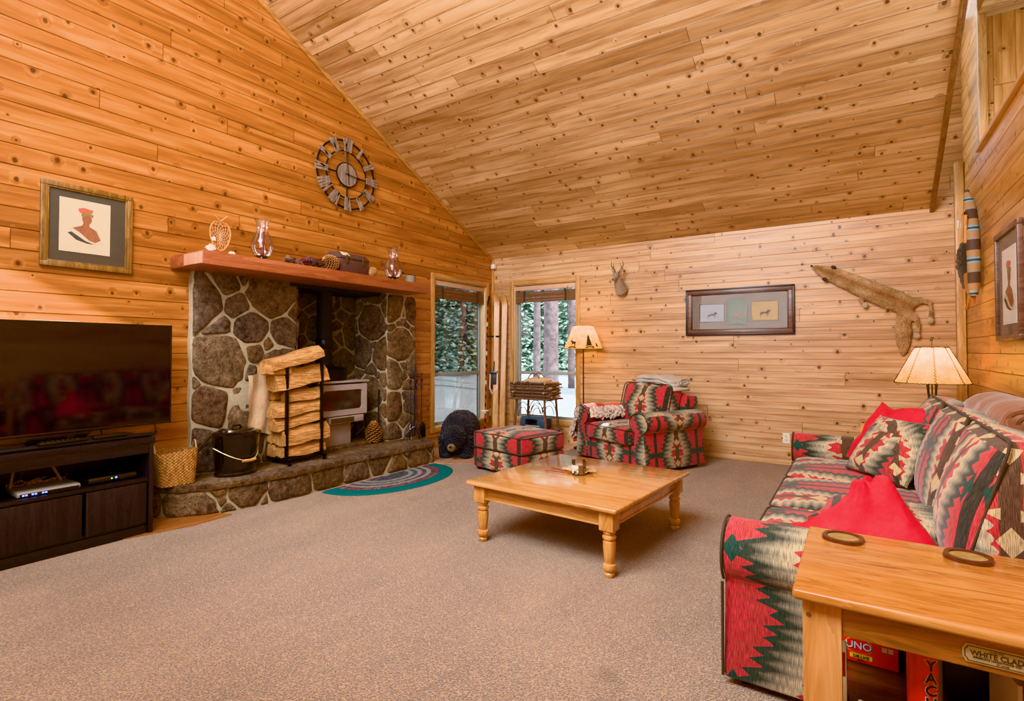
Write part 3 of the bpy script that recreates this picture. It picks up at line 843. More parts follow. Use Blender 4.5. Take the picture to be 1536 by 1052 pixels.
for i, (x, y, h) in enumerate(((3.0, 14.0, 8), (1.5, 19.5, 9), (6.0, 17.0, 9), (-0.5, 24.0, 9), (5.0, 23.0, 10))):  # unseen firs added so their shadows streak the visible snow
    o = copy_tree(fir, (x, y, gz(x, y) - 0.15), i * 2.1, label='bushy fir out of view beyond the back wall, added to shade the snow'); o.scale = (h / 7,) * 3
# ------------------------------------------------------------------ fireplace
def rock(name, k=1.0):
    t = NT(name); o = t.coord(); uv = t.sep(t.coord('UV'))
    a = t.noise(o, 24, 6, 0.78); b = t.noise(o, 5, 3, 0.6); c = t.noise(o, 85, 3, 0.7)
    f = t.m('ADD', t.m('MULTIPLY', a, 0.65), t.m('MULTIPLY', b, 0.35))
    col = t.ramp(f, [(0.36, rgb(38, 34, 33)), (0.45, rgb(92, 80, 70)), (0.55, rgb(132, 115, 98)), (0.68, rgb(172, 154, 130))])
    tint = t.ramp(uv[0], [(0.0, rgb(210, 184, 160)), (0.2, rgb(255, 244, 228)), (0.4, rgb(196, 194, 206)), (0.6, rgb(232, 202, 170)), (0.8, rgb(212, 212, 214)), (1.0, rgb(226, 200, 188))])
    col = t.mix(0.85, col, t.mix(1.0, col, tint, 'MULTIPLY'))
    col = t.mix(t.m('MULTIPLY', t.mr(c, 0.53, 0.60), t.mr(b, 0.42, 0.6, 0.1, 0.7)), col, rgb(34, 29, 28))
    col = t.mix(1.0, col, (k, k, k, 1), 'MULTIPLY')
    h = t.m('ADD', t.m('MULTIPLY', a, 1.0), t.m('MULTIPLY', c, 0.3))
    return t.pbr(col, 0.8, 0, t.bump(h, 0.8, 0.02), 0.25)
M['rock'] = rock('fieldstone_face', 1.15); M['rockD'] = rock('fieldstone_shaded', 0.62); M['mortarD'] = plain('mortar_shaded', rgb(128, 118, 96), 0.9, 0, 0.12, 40, 0.5, 0.2)  # alcove stone and mortar: darker copies, recess shade put into the colour
def stones(parent, W, H, fn, seed, big, flip=False, mat='rock'):
    rr = random.Random(seed); S = []
    for r_, tries in ((big, 90), (big * 0.7, 200), (big * 0.42, 300), (big * 0.22, 160)):
        for _ in range(tries):
            x, y, r = rr.uniform(0, W), rr.uniform(0, H), r_ * rr.uniform(0.85, 1.15)
            if all((x - a) ** 2 + ((y - b)) ** 2 > ((r + c) * 0.90) ** 2 for a, b, c in S): S.append((x, y, r))
    mb = MB(); bm = mb.bm
    def clip(poly, nx, ny, d):
        out = []
        for i in range(len(poly)):
            p, q = poly[i], poly[(i + 1) % len(poly)]; a = p[0] * nx + p[1] * ny - d; b = q[0] * nx + q[1] * ny - d
            if a <= 0: out.append(p)
            if a * b < 0: t = a / (a - b); out.append((p[0] + (q[0] - p[0]) * t, p[1] + (q[1] - p[1]) * t))
        return out
    for i, (x, y, r) in enumerate(S):
        e = 0.006; poly = [(e, e), (W - e, e), (W - e, H - e), (e, H - e)]; g = rr.uniform(0.007, 0.013)
        for j, (a, b, c) in enumerate(S):
            if j == i: continue
            dx, dy = a - x, b - y; L_ = math.hypot(dx, dy)
            if L_ > 1.2: continue
            m_ = (L_ * L_ + r * r - c * c) / (2 * L_)
            nx, ny = dx / L_, dy / L_
            poly = clip(poly, nx, ny, x * nx + y * ny + m_ - g)
            if len(poly) < 3: break
        if len(poly) < 3: continue
        area = abs(sum(poly[k][0] * poly[(k + 1) % len(poly)][1] - poly[(k + 1) % len(poly)][0] * poly[k][1] for k in range(len(poly)))) / 2
        if area < 0.0012: continue
        # subdivide edges, round corners, roughen
        for _ in range(3):
            np_ = []
            for k in range(len(poly)):
                p, q = poly[k], poly[(k + 1) % len(poly)]
                np_ += [(p[0] * .87 + q[0] * .13, p[1] * .87 + q[1] * .13), (p[0] * .13 + q[0] * .87, p[1] * .13 + q[1] * .87)]
            poly = np_
        cx = sum(p[0] for p in poly) / len(poly); cy = sum(p[1] for p in poly) / len(poly)
        poly = [(cx + (p[0] - cx) * (1 + 0.13 * noise.noise(Vector((p[0] * 13, p[1] * 13, seed)))), cy + (p[1] - cy) * (1 + 0.07 * noise.noise(Vector((p[0] * 16, p[1] * 16, seed + 5))))) for p in poly]
        h = rr.uniform(0.014, 0.03); tint = rr.random(); rows = []
        for s_, w_ in ((1.0, -0.006), (0.985, h * 0.55), (0.93, h * 0.9), (0.7, h * 1.05), (0.35, h * 1.1)):
            row = []
            for p in poly:
                u, v = cx + (p[0] - cx) * s_, cy + (p[1] - cy) * s_
                row.append(bm.verts.new(fn(min(W, max(0, u)), min(H, max(0, v)), w_ + (0.012 * noise.noise(Vector((u * 9, v * 9, seed))) if s_ < 0.99 else 0))))
            rows.append(row)
        c0 = bm.verts.new(fn(cx, cy, h * 1.1 + 0.012 * noise.noise(Vector((cx * 9, cy * 9, seed))))); fs = []
        n = len(poly)
        for a in range(4):
            for k in range(n): fs.append(bm.faces.new((rows[a][k], rows[a][(k + 1) % n], rows[a + 1][(k + 1) % n], rows[a + 1][k])))
        for k in range(n): fs.append(bm.faces.new((rows[4][k], rows[4][(k + 1) % n], c0)))
        for f in fs:
            for l in f.loops: l[mb.uv].uv = (tint, 0.5)
    bmesh.ops.recalc_face_normals(bm, faces=bm.faces)
    return part('stone_facing', mb, M[mat], parent, uv=None, ang=60)
fp = thing('stone_fireplace', 'fieldstone fireplace surround with raised curved hearth and redwood mantel', 'fireplace', (-4.6, 3.5, 0))
HZ = 0.25
front = [(-4.77, 1.95), (-4.66, 1.96), (-4.48, 2.05), (-4.34, 2.25), (-4.26, 2.55), (-4.2, 2.9), (-4.22, 3.4), (-4.21, 3.9), (-4.18, 4.3), (-4.17, 4.72), (-4.4, 4.84), (-4.77, 4.86)]
def hearth_poly(off):
    return [(x + (off if x > -4.7 else 0), y) for x, y in front]
def dense(poly, n=5):
    out = []
    for i in range(len(poly) - 1):
        for k in range(n): 
            t = k / n; out.append((poly[i][0] * (1 - t) + poly[i + 1][0] * t, poly[i][1] * (1 - t) + poly[i + 1][1] * t))
    out.append(poly[-1]); return out
rr = random.Random(4)
inner = [(-5.16, 4.84), (-5.16, 2.32), (-4.77, 2.32)]
# curved front wall with UV following its length
mb = MB(); bm = mb.bm; P_ = dense(front, 6); acc = 0
cols = []
for i, (x, y) in enumerate(P_):
    if i: acc += math.hypot(x - P_[i - 1][0], y - P_[i - 1][1])
    cols.append((acc, [bm.verts.new((x + 0.010 * noise.noise(Vector((x * 9, y * 9, z * 14))), y, z)) for z in (0, 0.07, 0.14, 0.2)]))
for i in range(len(cols) - 1):
    for j in range(3):
        f = bm.faces.new((cols[i][1][j], cols[i + 1][1][j], cols[i + 1][1][j + 1], cols[i][1][j + 1]))
        for l in f.loops:
            u = cols[i][0] if l.vert in cols[i][1] else cols[i + 1][0]
            l[mb.uv].uv = (u + 0.9, l.vert.co.z * 1.0 + 0.35)
hw_ = part('hearth_wall', mb, M['mortar'], fp, uv=None)
HL = [0]
for i in range(1, len(P_)): HL.append(HL[-1] + math.hypot(P_[i][0] - P_[i - 1][0], P_[i][1] - P_[i - 1][1]))
def hmap(u, v, w):
    i = 1
    while i < len(HL) - 1 and HL[i] < u: i += 1
    t = (u - HL[i - 1]) / max(1e-6, HL[i] - HL[i - 1]); a, b = Vector(P_[i - 1]), Vector(P_[i])
    p = a.lerp(b, t); d = (b - a).normalized()
    return (p.x + d.y * w - 0.004, p.y - d.x * w, v)
stones(hw_, HL[-1] - 0.02, 0.2, hmap, 31, 0.17)
mb = MB(); bm = mb.bm
top = [(x + (0.035 + 0.012 * noise.noise(Vector((x * 6, y * 6, 0))) if x > -4.7 else 0), y) for x, y in P_]
allp = top + inner
mb.prism(allp, 2, 0.195, HZ, 0.008)
part('hearth_slab', mb, M['rock'], fp, 'broad flat hearth stones')
def slabwall(y0, y1, x0, x1, z0, z1, seed, edge='both'):
    mb = MB(); bm = mb.bm
    ny = max(4, int((y1 - y0) / 0.05)); nz = int((z1 - z0) / 0.05)
    def fx(y, z):
        return x1 + 0.022 * noise.noise(Vector((y * 3.1 + seed, z * 3.1, 1))) + 0.010 * noise.noise(Vector((y * 11, z * 11, seed)))
    grid = []
    for i in range(ny + 1):
        row = []
        for j in range(nz + 1):
            z = z0 + (z1 - z0) * j / nz
            w = 0.022 * noise.noise(Vector((seed, z * 4, 7)))
            y = y0 + (y1 - y0) * i / ny
            if i in (0, ny): y += w
            row.append(bm.verts.new((fx(y, z) if 0 < i < ny else fx(y, z) - 0.018, y, z)))
        grid.append(row)
    for i in range(ny):
        for j in range(nz): bm.faces.new((grid[i][j], grid[i + 1][j], grid[i + 1][j + 1], grid[i][j + 1]))
    for i, sgn in ((0, 1), (ny, -1)):
        bk = [bm.verts.new((x0, v.co.y, v.co.z)) for v in grid[i]]
        for j in range(nz):
            f = (grid[i][j], grid[i][j + 1], bk[j + 1], bk[j])
            bm.faces.new(f if sgn > 0 else f[::-1])
    bk0 = [bm.verts.new((x0, y0, z1)), bm.verts.new((x0, y1, z1))]
    bm.faces.new([g_[-1] for g_ in grid] + bk0[::-1])
    return mb
lp_ = part('left_pillar', slabwall(2.29, 3.30, -5.16, -4.715, HZ, 2.03, 2.0), M['mortar'], fp)
stones(lp_, 1.0, 1.765, lambda u, v, w: (-4.722 + w, 2.295 + u, HZ + v), 3, 0.25)
stones(lp_, 0.44, 1.73, lambda u, v, w: (-5.155 + u, 3.295 + w, HZ + v), 44, 0.18)
rc_ = part('right_column', slabwall(4.405, 4.88, -5.16, -4.60, HZ, 1.99, 8.0), M['mortar'], fp)
stones(rc_, 0.47, 1.73, lambda u, v, w: (-4.605 + w, 4.41 + u, HZ + v), 12, 0.20)
stones(rc_, 0.54, 1.73, lambda u, v, w: (-5.15 + u, 4.408 - w, HZ + v), 17, 0.20, True)
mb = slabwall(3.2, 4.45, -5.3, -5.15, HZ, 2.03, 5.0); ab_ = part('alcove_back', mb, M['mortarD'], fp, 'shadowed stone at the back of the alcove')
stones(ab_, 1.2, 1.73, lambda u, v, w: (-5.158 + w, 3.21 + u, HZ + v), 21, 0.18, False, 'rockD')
mb = MB(); mb.box((-5.16, 3.2, HZ), (-4.66, 4.42, HZ + 0.035), 0.006); part('inner_step', mb, M['rock'], fp)
mb = MB(); mb.box((-5.3, 3.2, 1.95), (-4.7, 4.4, 2.0)); part('alcove_lid', mb, M['soot'], fp, 'black soot covered underside')
mb = MB(); mb.box((-4.78, 2.14, 1.985), (-4.25, 4.74, 2.095), 0.006); mant = part('mantel', mb, M['mantel'], fp, 'redwood beam mantel shelf')
mb = MB(); mb.box((-4.53, 2.128, 1.99), (-4.262, 2.142, 2.08), 0.002); part('end_block', mb, M['mantel_end'], mant, 'paler end grain')
MZ = 2.095

# wood stove
st = thing('wood_stove', 'taupe enamel wood stove with glass door in the stone alcove', 'wood stove', (-4.85, 3.8, HZ + 0.035))
SX, SY0, SY1 = -4.63, 3.46, 4.12
mb = MB(); mb.box((-5.08, SY0 + 0.02, 0.56), (SX - 0.03, SY1 - 0.02, 0.965), 0.012); part('firebox', mb, M['stoveDk'], st)
mb = MB(); mb.box((-5.1, SY0 - 0.015, 0.962), (SX + 0.02, SY1 + 0.03, 0.985), 0.006); part('top_plate', mb, M['stove'], st)
mb = MB(); mb.box((-5.0, 3.52, HZ + 0.035), (SX - 0.07, 3.97, 0.56), 0.01); part('pedestal', mb, M['stove'], st)
mb = MB()
z0, z1, a, b = 0.615, 0.945, SY0, SY1
wy0, wy1, wz0, wz1 = 3.54, 4.05, 0.675, 0.885
def ring(o_, i_, r, n=5):
    def rr_(y0, y1, zz0, zz1, r):
        pts = []
        for cx, cz, s in ((y1 - r, zz1 - r, 0), (y0 + r, zz1 - r, 90), (y0 + r, zz0 + r, 180), (y1 - r, zz0 + r, 270)):
            for k in range(n + 1):
                t = radians(s + 90 * k / n); pts.append((cx + r * cos(t), cz + r * sin(t)))
        return pts
    return rr_(*o_, 0.012), rr_(*i_, r)
O, I = ring((a, b, z0, z1), (wy0, wy1, wz0, wz1), 0.03)
bm = mb.bm; X0, X1 = SX - 0.03, SX + 0.012
vo0 = [bm.verts.new((X1, p[0], p[1])) for p in O]; vi0 = [bm.verts.new((X1, p[0], p[1])) for p in I]
vo1 = [bm.verts.new((X0, p[0], p[1])) for p in O]; vi1 = [bm.verts.new((X0, p[0], p[1])) for p in I]
for k in range(len(O)):
    j = (k + 1) % len(O)
    bm.faces.new((vo0[k], vo0[j], vi0[j], vi0[k])); bm.faces.new((vo0[k], vo1[k], vo1[j], vo0[j])); bm.faces.new((vi0[k], vi0[j], vi1[j], vi1[k]))
door = part('door', mb, M['stove'], st)
mb = MB(); mb.box((SX - 0.012, wy0 - 0.005, wz0 - 0.005), (SX - 0.004, wy1 + 0.005, wz1 + 0.005)); part('door_glass', mb, M['glassDk'], door, 'smoky firebox window')
mb = MB(); mb.tube([(SX + 0.012, SY0 + 0.02, 0.78), (SX + 0.05, SY0 + 0.0, 0.78), (SX + 0.055, SY0 - 0.03, 0.755), (SX + 0.055, SY0 - 0.07, 0.76)], 0.009, 8); part('handle', mb, M['iron'], door)
mb = MB(); mb.box((SX - 0.06, 3.6, 0.535), (SX + 0.03, 4.06, 0.605), 0.006); dr = part('ash_drawer', mb, M['stove'], st)
mb = MB(); mb.box((SX + 0.03, 3.62, 0.545), (SX + 0.036, 3.92, 0.595), 0.002); part('drawer_pull', mb, M['brassDk'], dr)
mb = MB(); mb.tube([(-4.95, 3.8, 0.98), (-4.95, 3.8, 1.99)], 0.085, 24); fl = part('flue_pipe', mb, M['soot'], st)
mb = MB(); mb.lathe([(0.087, 0), (0.094, 0.01), (0.094, 0.10), (0.087, 0.11)], (-4.95, 3.8, 1.33), 24); part('flue_collar', mb, M['black'], fl)
for y in (4.0, 4.08):
    mb = MB(); mb.tube([(-4.98, y, HZ + .03), (-4.98, y, 0.56)], 0.018, 8); part('leg', mb, M['soot'], st)

pot = thing('cast_iron_pot', 'dark lidded cast iron pot sitting on top of the wood stove', 'pot', (-4.78, 3.76, 0.985))
mb = MB(); mb.lathe([(0.12, 0.0), (0.15, 0.01), (0.155, 0.10), (0.158, 0.105)], (0, 0, 0), 28, 1.0, 1.15); part('pot_body', mb, M['black'], pot, world=False)
mb = MB(); mb.lathe([(0.16, 0.106), (0.162, 0.118), (0.12, 0.142), (0.05, 0.152), (0.0, 0.153)], (0, 0, 0), 28, 1.0, 1.15); lid = part('lid', mb, M['black'], pot, world=False)
mb = MB(); mb.tube([(0, -0.04, 0.15), (0, -0.02, 0.172), (0, 0.02, 0.172), (0, 0.04, 0.15)], 0.007, 8); part('lid_handle', mb, M['black'], lid, world=False)
mb = MB(); mb.tube(arc((0.0, -0.178, 0.09), (0.02, 0, 0.32), (0.0, 0.178, 0.09), 14), 0.0035, 6); part('bail', mb, M['iron'], pot, world=False)

# pinecones
def pinecone(label, loc, h, r, group=None, rot=0, dark=False, tilt=None):
    t = thing('pinecone', label, 'pinecone', loc, rot, group)
    mb = MB(); mb.lathe([(r * 0.3, 0), (r * 0.62, h * 0.15), (r * 0.66, h * 0.4), (r * 0.45, h * 0.75), (r * 0.1, h * 0.98)], (0, 0, 0), 12)
    T = Matrix.Identity(4) if tilt is None else tilt
    c = part('core', mb, M['coneDk'], t, world=False) if tilt is None else None
    if tilt is not None:
        bmesh.ops.transform(mb.bm, matrix=T, verts=mb.bm.verts); c = part('core', mb, M['coneDk'], t, world=False)
    mb = MB(); bm = mb.bm; n = 110
    for k in range(n):
        f = (k + 0.5) / n; z = h * f; a = k * 2.39996
        rad = r * (sin(pi * min(1, 0.18 + f * 0.80)) ** 0.6)
        c0 = Vector((cos(a) * rad * 0.5, sin(a) * rad * 0.5, z - 0.03 * r))
        tip = Vector((cos(a) * rad, sin(a) * rad, z + 0.16 * r))
        sd = Vector((-sin(a), cos(a), 0)) * r * 0.19
        v = [bm.verts.new(c0 - sd * .5), bm.verts.new(c0.lerp(tip, .8) - sd), bm.verts.new(tip), bm.verts.new(c0.lerp(tip, .8) + sd), bm.verts.new(c0 + sd * .5)]
        bm.faces.new(v)
        w = [bm.verts.new(q.co + Vector((0, 0, r * 0.07))) for q in v]
        bm.faces.new(w)
        bm.faces.new((v[1], v[2], w[2], w[1])); bm.faces.new((v[2], v[3], w[3], w[2]))
    if tilt is not None: bmesh.ops.transform(bm, matrix=T, verts=bm.verts)
    part('scales', mb, M['cone'], t, world=False, smooth=False)
    return t
pinecone('large upright pinecone on the hearth beside the wood stove', (-4.66, 4.26, HZ), 0.235, 0.10)
# ash shovel leaning in the alcove
t = thing('hearth_brush', 'black hearth brush leaning on the stone column beside the pinecone', 'brush', (-4.7, 4.34, HZ))
mb = MB(); mb.tube([(-4.66, 4.33, 0.46), (-4.69, 4.36, 0.86)], 0.009, 8); part('handle', mb, M['blackmat'], t)
mb = MB(); mb.box((-4.68, 4.29, HZ + 0.002), (-4.645, 4.36, 0.46), 0.012, rot=R('X', -3)); part('bristles', mb, M['blackmat'], t)

# fire tools
t = thing('fire_tool_stand', 'black wrought iron fireplace tool stand at the right end of the hearth', 'fire tools', (-4.40, 4.66, HZ))
tx, ty = -4.40, 4.66
mb = MB(); mb.tube([(tx, ty, HZ + 0.05), (tx, ty, 1.02)], 0.009, 8); mb.tube([(tx, ty, 1.0), (tx, ty + .01, 1.08), (tx, ty, 1.16)], [0.012, 0.016, 0.003], 8); part('post', mb, M['iron'], t)
for k in range(3):
    a = radians(90 + 120 * k + 20)
    mb = MB(); mb.tube(arc((tx, ty, HZ + 0.16), (tx + 0.07 * cos(a), ty + 0.07 * sin(a), HZ + 0.14), (tx + 0.14 * cos(a), ty + 0.14 * sin(a), HZ + 0.004), 8), 0.008, 6); part('leg', mb, M['iron'], t)
mb = MB(); mb.tube([(tx, ty - 0.09, 0.99), (tx, ty, 1.01), (tx, ty + 0.09, 0.99)], 0.007, 6); part('crossbar', mb, M['iron'], t)
def tool(nm, lab, dy, dx, kind):
    t = thing(nm, lab, 'fire tool', (tx + dx, ty + dy, 0.3), 0)
    mb = MB(); X, Y = tx + dx, ty + dy
    mb.tube([(X, Y, 0.42), (X, Y, 0.86)], 0.006, 6)
    part('shaft', mb, M['iron'], t)
    mb = MB()
    for ph in (0, pi):
        mb.tube([(X + 0.009 * cos(ph + k * 0.9), Y + 0.009 * sin(ph + k * 0.9), 0.86 + k * 0.0068) for k in range(18)], 0.0055, 5)
    mb.tube([(X + 0.0, Y + 0.018 * sin(q), 1.0 + 0.02 * (1 - cos(q))) for q in [2 * pi * k / 12 for k in range(12)]], 0.005, 5, closed=True)
    part('twisted_grip', mb, M['iron'], t)
    mb = MB()
    if kind == 'shovel':
        mb.prism([(Y - 0.055, 0.265), (Y + 0.065, 0.27), (Y + 0.055, 0.42), (Y + 0.02, 0.46), (Y - 0.02, 0.46), (Y - 0.05, 0.40)], 0, X + 0.004, X + 0.012, 0.002)
        part('blade', mb, M['iron'], t)
    elif kind == 'tongs':
        for s_ in (-1, 1): mb.tube(arc((X, Y, 0.45), (X, Y + s_ * 0.045, 0.36), (X, Y + s_ * 0.008, 0.27), 8), 0.006, 6)
        part('jaws', mb, M['iron'], t)
    else:
        mb.tube([(X, Y, 0.43), (X, Y, 0.29)], [0.007, 0.002], 6); mb.tube(arc((X, Y, 0.38), (X, Y + 0.03, 0.34), (X, Y + 0.035, 0.39), 6), 0.005, 6)
        part('hook', mb, M['iron'], t)
tool('fire_shovel', 'iron ash shovel hanging on the right side of the tool stand', 0.10, 0.015, 'shovel')
tool('fire_tongs', 'iron fire tongs hanging on the left side of the tool stand', -0.09, 0.02, 'tongs')
tool('fire_poker', 'iron poker hanging at the front of the tool stand', -0.025, 0.055, 'poker')

# ash bucket
t = thing('ash_bucket', 'black oval lidded ash bucket on the hearth with wooden bail grip', 'bucket', (-4.50, 2.56, HZ), radians(4))
mb = MB(); mb.lathe([(0.165, 0), (0.178, 0.006), (0.178, 0.022), (0.168, 0.03), (0.172, 0.06), (0.196, 0.32), (0.203, 0.325), (0.203, 0.34), (0.198, 0.345)], (0, 0, 0), 40, 0.80, 1.0); part('pail', mb, M['blackgloss'], t, world=False)
mb = MB(); mb.lathe([(0.207, 0.335), (0.209, 0.352), (0.19, 0.366), (0.15, 0.372), (0.14, 0.385), (0.06, 0.392), (0.0, 0.394)], (0, 0, 0), 40, 0.80, 1.0); lid = part('lid', mb, M['blackgloss'], t, world=False)
mb = MB(); mb.tube([(0, -0.045, 0.39), (0, -0.03, 0.415), (0, 0.03, 0.415), (0, 0.045, 0.39)], 0.009, 8); part('lid_handle', mb, M['blackgloss'], lid, world=False)
for s_ in (-1, 1):
    mb = MB(); mb.box((-0.012, s_ * 0.195 - 0.008, 0.22), (0.012, s_ * 0.195 + 0.012 * s_ + 0.008, 0.27), 0.004)
    part('ear', mb, M['iron'], t, world=False)
mb = MB(); mb.tube(arc((0.0, -0.205, 0.245), (0.36, 0.0, 0.02), (0.0, 0.205, 0.245), 20), 0.004, 6); bl = part('bail', mb, M['brass'], t, world=False)
mb = MB(); mb.tube([(0.177, -0.06, 0.132), (0.182, -0.03, 0.131), (0.184, 0, 0.13), (0.182, 0.03, 0.131), (0.177, 0.06, 0.132)], [0.011, 0.014, 0.011, 0.014, 0.011], 10); part('grip', mb, M['logface'], bl, world=False)

# hide hanging on the pillar
mb = MB(); bm = mb.bm
g = []
for i in range(9):
    row = []
    for j in range(15):
        y = 2.74 + 0.235 * i / 8; z = 1.10 - j / 14 * (0.52 + 0.05 * (i / 8)) - 0.02 * abs(i - 5) / 5
        row.append(bm.verts.new((-4.64 + 0.018 * sin(i * 1.1 + j * 0.25) + 0.01 * noise.noise(Vector((y * 9, z * 9, 0))), y + 0.008 * sin(j * 0.8), z)))
    g.append(row)
for i in range(8):
    for j in range(14): bm.faces.new((g[i][j], g[i + 1][j], g[i + 1][j + 1], g[i][j + 1]))
tl = thing('hide_sling', 'pale tan hide log sling hanging against the stone behind the bucket', 'log carrier', (-4.55, 2.8, 0.55))
part('hide', mb, M['canvas'], tl)
mb = MB(); mb.tube([(-4.60, 2.93, 1.14), (-4.58, 2.92, 1.08)], [0.012, 0.014], 10); mb.box((-4.60, 2.885, 0.995), (-4.575, 2.955, 1.08), 0.012); part('toggle', mb, M['leather'], tl)

# log rack
rk = thing('log_rack', 'black steel upright firewood rack standing on the hearth', 'log rack', (-4.55, 3.17, HZ))
RX0, RX1, RY0, RY1 = -4.72, -4.41, 2.98, 3.36
for (x, y) in ((RX1, RY0), (RX1, RY1), (RX0, RY0), (RX0, RY1)):
    mb = MB(); mb.box((x - 0.013, y - 0.013, 0.29), (x + 0.013, y + 0.013, 1.18), 0.002)
    p_ = part('post', mb, M['black'], rk)
    mb = MB(); mb.tube([(x - 0.018, y, 1.185), (x + 0.018, y, 1.185)], 0.018, 12); part('curl', mb, M['black'], p_)
mb = MB()
for y in (RY0, RY1):
    mb.box((RX0 - 0.03, y - 0.014, 0.285), (RX1 + 0.06, y + 0.014, 0.308), 0.002)
    for x in (RX0 - 0.03, RX1 + 0.06 - 0.022): mb.box((x, y - 0.014, HZ), (x + 0.022, y + 0.014, 0.3), 0.002)
for x in (RX0, RX1): mb.box((x - 0.013, RY0, 0.292), (x + 0.013, RY1, 0.31), 0.002)
part('base_frame', mb, M['black'], rk)
for y in (RY0, RY1):
    mb = MB(); mb.tube(arc((RX1 - 0.008, y, 1.10), ((RX0 + RX1) / 2, y, 0.78), (RX0 + 0.008, y, 1.10), 14), 0.010, 6); part('arch', mb, M['black'], rk)

def log(label, c, L, w, h, seed, tilt=0, yaw=0, roll=0):
    rr = random.Random(seed)
    n = 7
    prof = []
    flat = rr.uniform(0, 2 * pi)
    kind = rr.choice(('wedge', 'wedge', 'half'))
    if kind == 'wedge':
        prof = [(-0.5, -0.42), (-0.05, -0.5), (0.5, -0.40), (0.46, 0.06), (0.22, 0.40), (-0.12, 0.5), (-0.42, 0.12)]
    else:
        prof = [(-0.5, -0.40), (0.0, -0.46), (0.5, -0.36), (0.48, 0.1), (0.25, 0.42), (-0.2, 0.48), (-0.48, 0.15)]
    if rr.random() < 0.5: prof = [(-x, z) for x, z in prof][::-1]
    mb = MB(); bm = mb.bm; S = 9; rings = []
    for i in range(S):
        y = -L / 2 + L * i / (S - 1); k = 1 + 0.10 * noise.noise(Vector((seed, y * 4, 0)))
        rings.append([bm.verts.new((p[0] * w * k + 0.015 * noise.noise(Vector((y * 5, seed, 1))), y + (0.012 * noise.noise(Vector((p[0] * 4, p[1] * 4, seed))) if i in (0, S - 1) else 0), p[1] * h * k + 0.02 * noise.noise(Vector((y * 6, p[0] * 3, seed))))) for p in prof])
    for i in range(S - 1):
        for k in range(n): bm.faces.new((rings[i][k], rings[i + 1][k], rings[i + 1][(k + 1) % n], rings[i][(k + 1) % n]))
    ends = [bm.faces.new(rings[0]), bm.faces.new(rings[-1][::-1])]
    bmesh.ops.recalc_face_normals(bm, faces=bm.faces)
    RM = Matrix.Translation(c) @ (R('Z', yaw) @ R('X', tilt) @ R('Y', roll)).to_4x4()
    bmesh.ops.transform(bm, matrix=RM, verts=bm.verts)
    t = thing('firewood_log', label, 'log', (c[0], c[1], c[2] - h / 2), 0, 'split firewood logs in the rack')
    bk = MB()
    for q in ((4, 5),):
        for i in range(S - 1):
            A = [rings[i][q[0]].co, rings[i + 1][q[0]].co, rings[i + 1][q[1]].co, rings[i][q[1]].co]
            nn = (A[1] - A[0]).cross(A[3] - A[0]).normalized()
            cen = Vector(c)
            if (A[0] - cen).dot(nn) < 0: nn = -nn
            bk.quad([a_ + nn * 0.004 for a_ in A])
    part('split_wood', mb, M['logface'], t, ang=25)
    if seed % 3 == 0: part('bark', bk, M['bark'], t)
    else: bk.bm.free()
X0 = -4.50
log('lowest front split log in the rack, resting on the base', (X0, 3.20, 0.372), 0.44, 0.17, 0.125, 1)
log('second front split log from the bottom of the rack', (X0, 3.21, 0.51), 0.50, 0.19, 0.165, 3, 3)
log('bark covered split log third from the bottom in the rack', (X0 - .01, 3.13, 0.65), 0.46, 0.17, 0.12, 6, 8)
log('pale split log with a square cut end at the middle of the rack', (X0 - .005, 3.14, 0.765), 0.50, 0.16, 0.13, 4, 4)
log('short split log just under the rack arches', (X0, 3.20, 0.885), 0.36, 0.14, 0.12, 8, 5)
log('large gnarled split log on top between the rack posts', (X0 + .0, 3.16, 1.06), 0.56, 0.20, 0.19, 10, 9)
log('topmost smooth split log tilted on the stack', (X0 + 0.02, 3.09, 1.235), 0.54, 0.22, 0.13, 11, 14)
log('small round ended log poking out at the top left of the stack', (X0 + .02, 2.90, 1.135), 0.26, 0.13, 0.11, 13, -4)
for k, (z_, s_) in enumerate(((0.37, 21), (0.50, 22), (0.64, 23), (0.78, 24), (0.90, 25))):
    log('split log in the back column of the rack, %s' % ('lowest', 'second up', 'third up', 'fourth up', 'highest')[k], (-4.645, 3.18, z_), 0.42, 0.12, 0.125, s_)

# basket on the hearth
t = thing('woven_basket', 'honey coloured woven wood basket on the hearth beside the media stand', 'basket', (-4.56, 2.09, HZ), radians(-8))
def basketmat():
    tt = NT('splint_weave')
    uv = tt.sep(tt.coord('UV'))
    a = tt.m('SINE', tt.m('MULTIPLY', uv[0], 210.0)); b = tt.m('SINE', tt.m('MULTIPLY', uv[1], 260.0))
    ch = tt.m('MULTIPLY', a, b)
    nz = tt.noise(tt.mapv(tt.coord('UV'), (3.0, 0.8, 1)), 14.0, 4, 0.7)
    col = tt.ramp(nz, [(0.32, rgb(84, 50, 24)), (0.44, rgb(168, 116, 66)), (0.66, rgb(206, 160, 106))])
    col = tt.mix(tt.mr(ch, -0.2, -0.8, 0.0, 0.35), col, rgb(90, 54, 24))
    return tt.pbr(col, 0.7, 0, tt.bump(ch, 0.6, 0.004), 0.3)
M['basket'] = basketmat()
mb = MB(); bm = mb.bm; n = 40; rings = []
for z, w in ((0, 0.80), (0.006, 0.88), (0.1, 0.93), (0.2, 0.98), (0.27, 1.0), (0.27, 0.95), (0.03, 0.84)):
    ring_ = []
    for k in range(n):
        a = 2 * pi * k / n; q = 4.0
        x = abs(cos(a)) ** (2 / q) * (1 if cos(a) >= 0 else -1) * 0.135 * w; y = abs(sin(a)) ** (2 / q) * (1 if sin(a) >= 0 else -1) * 0.15 * w
        ring_.append(bm.verts.new((x, y, z + (0.012 * sin(2 * a) if z > 0.2 else 0))))
    rings.append(ring_)
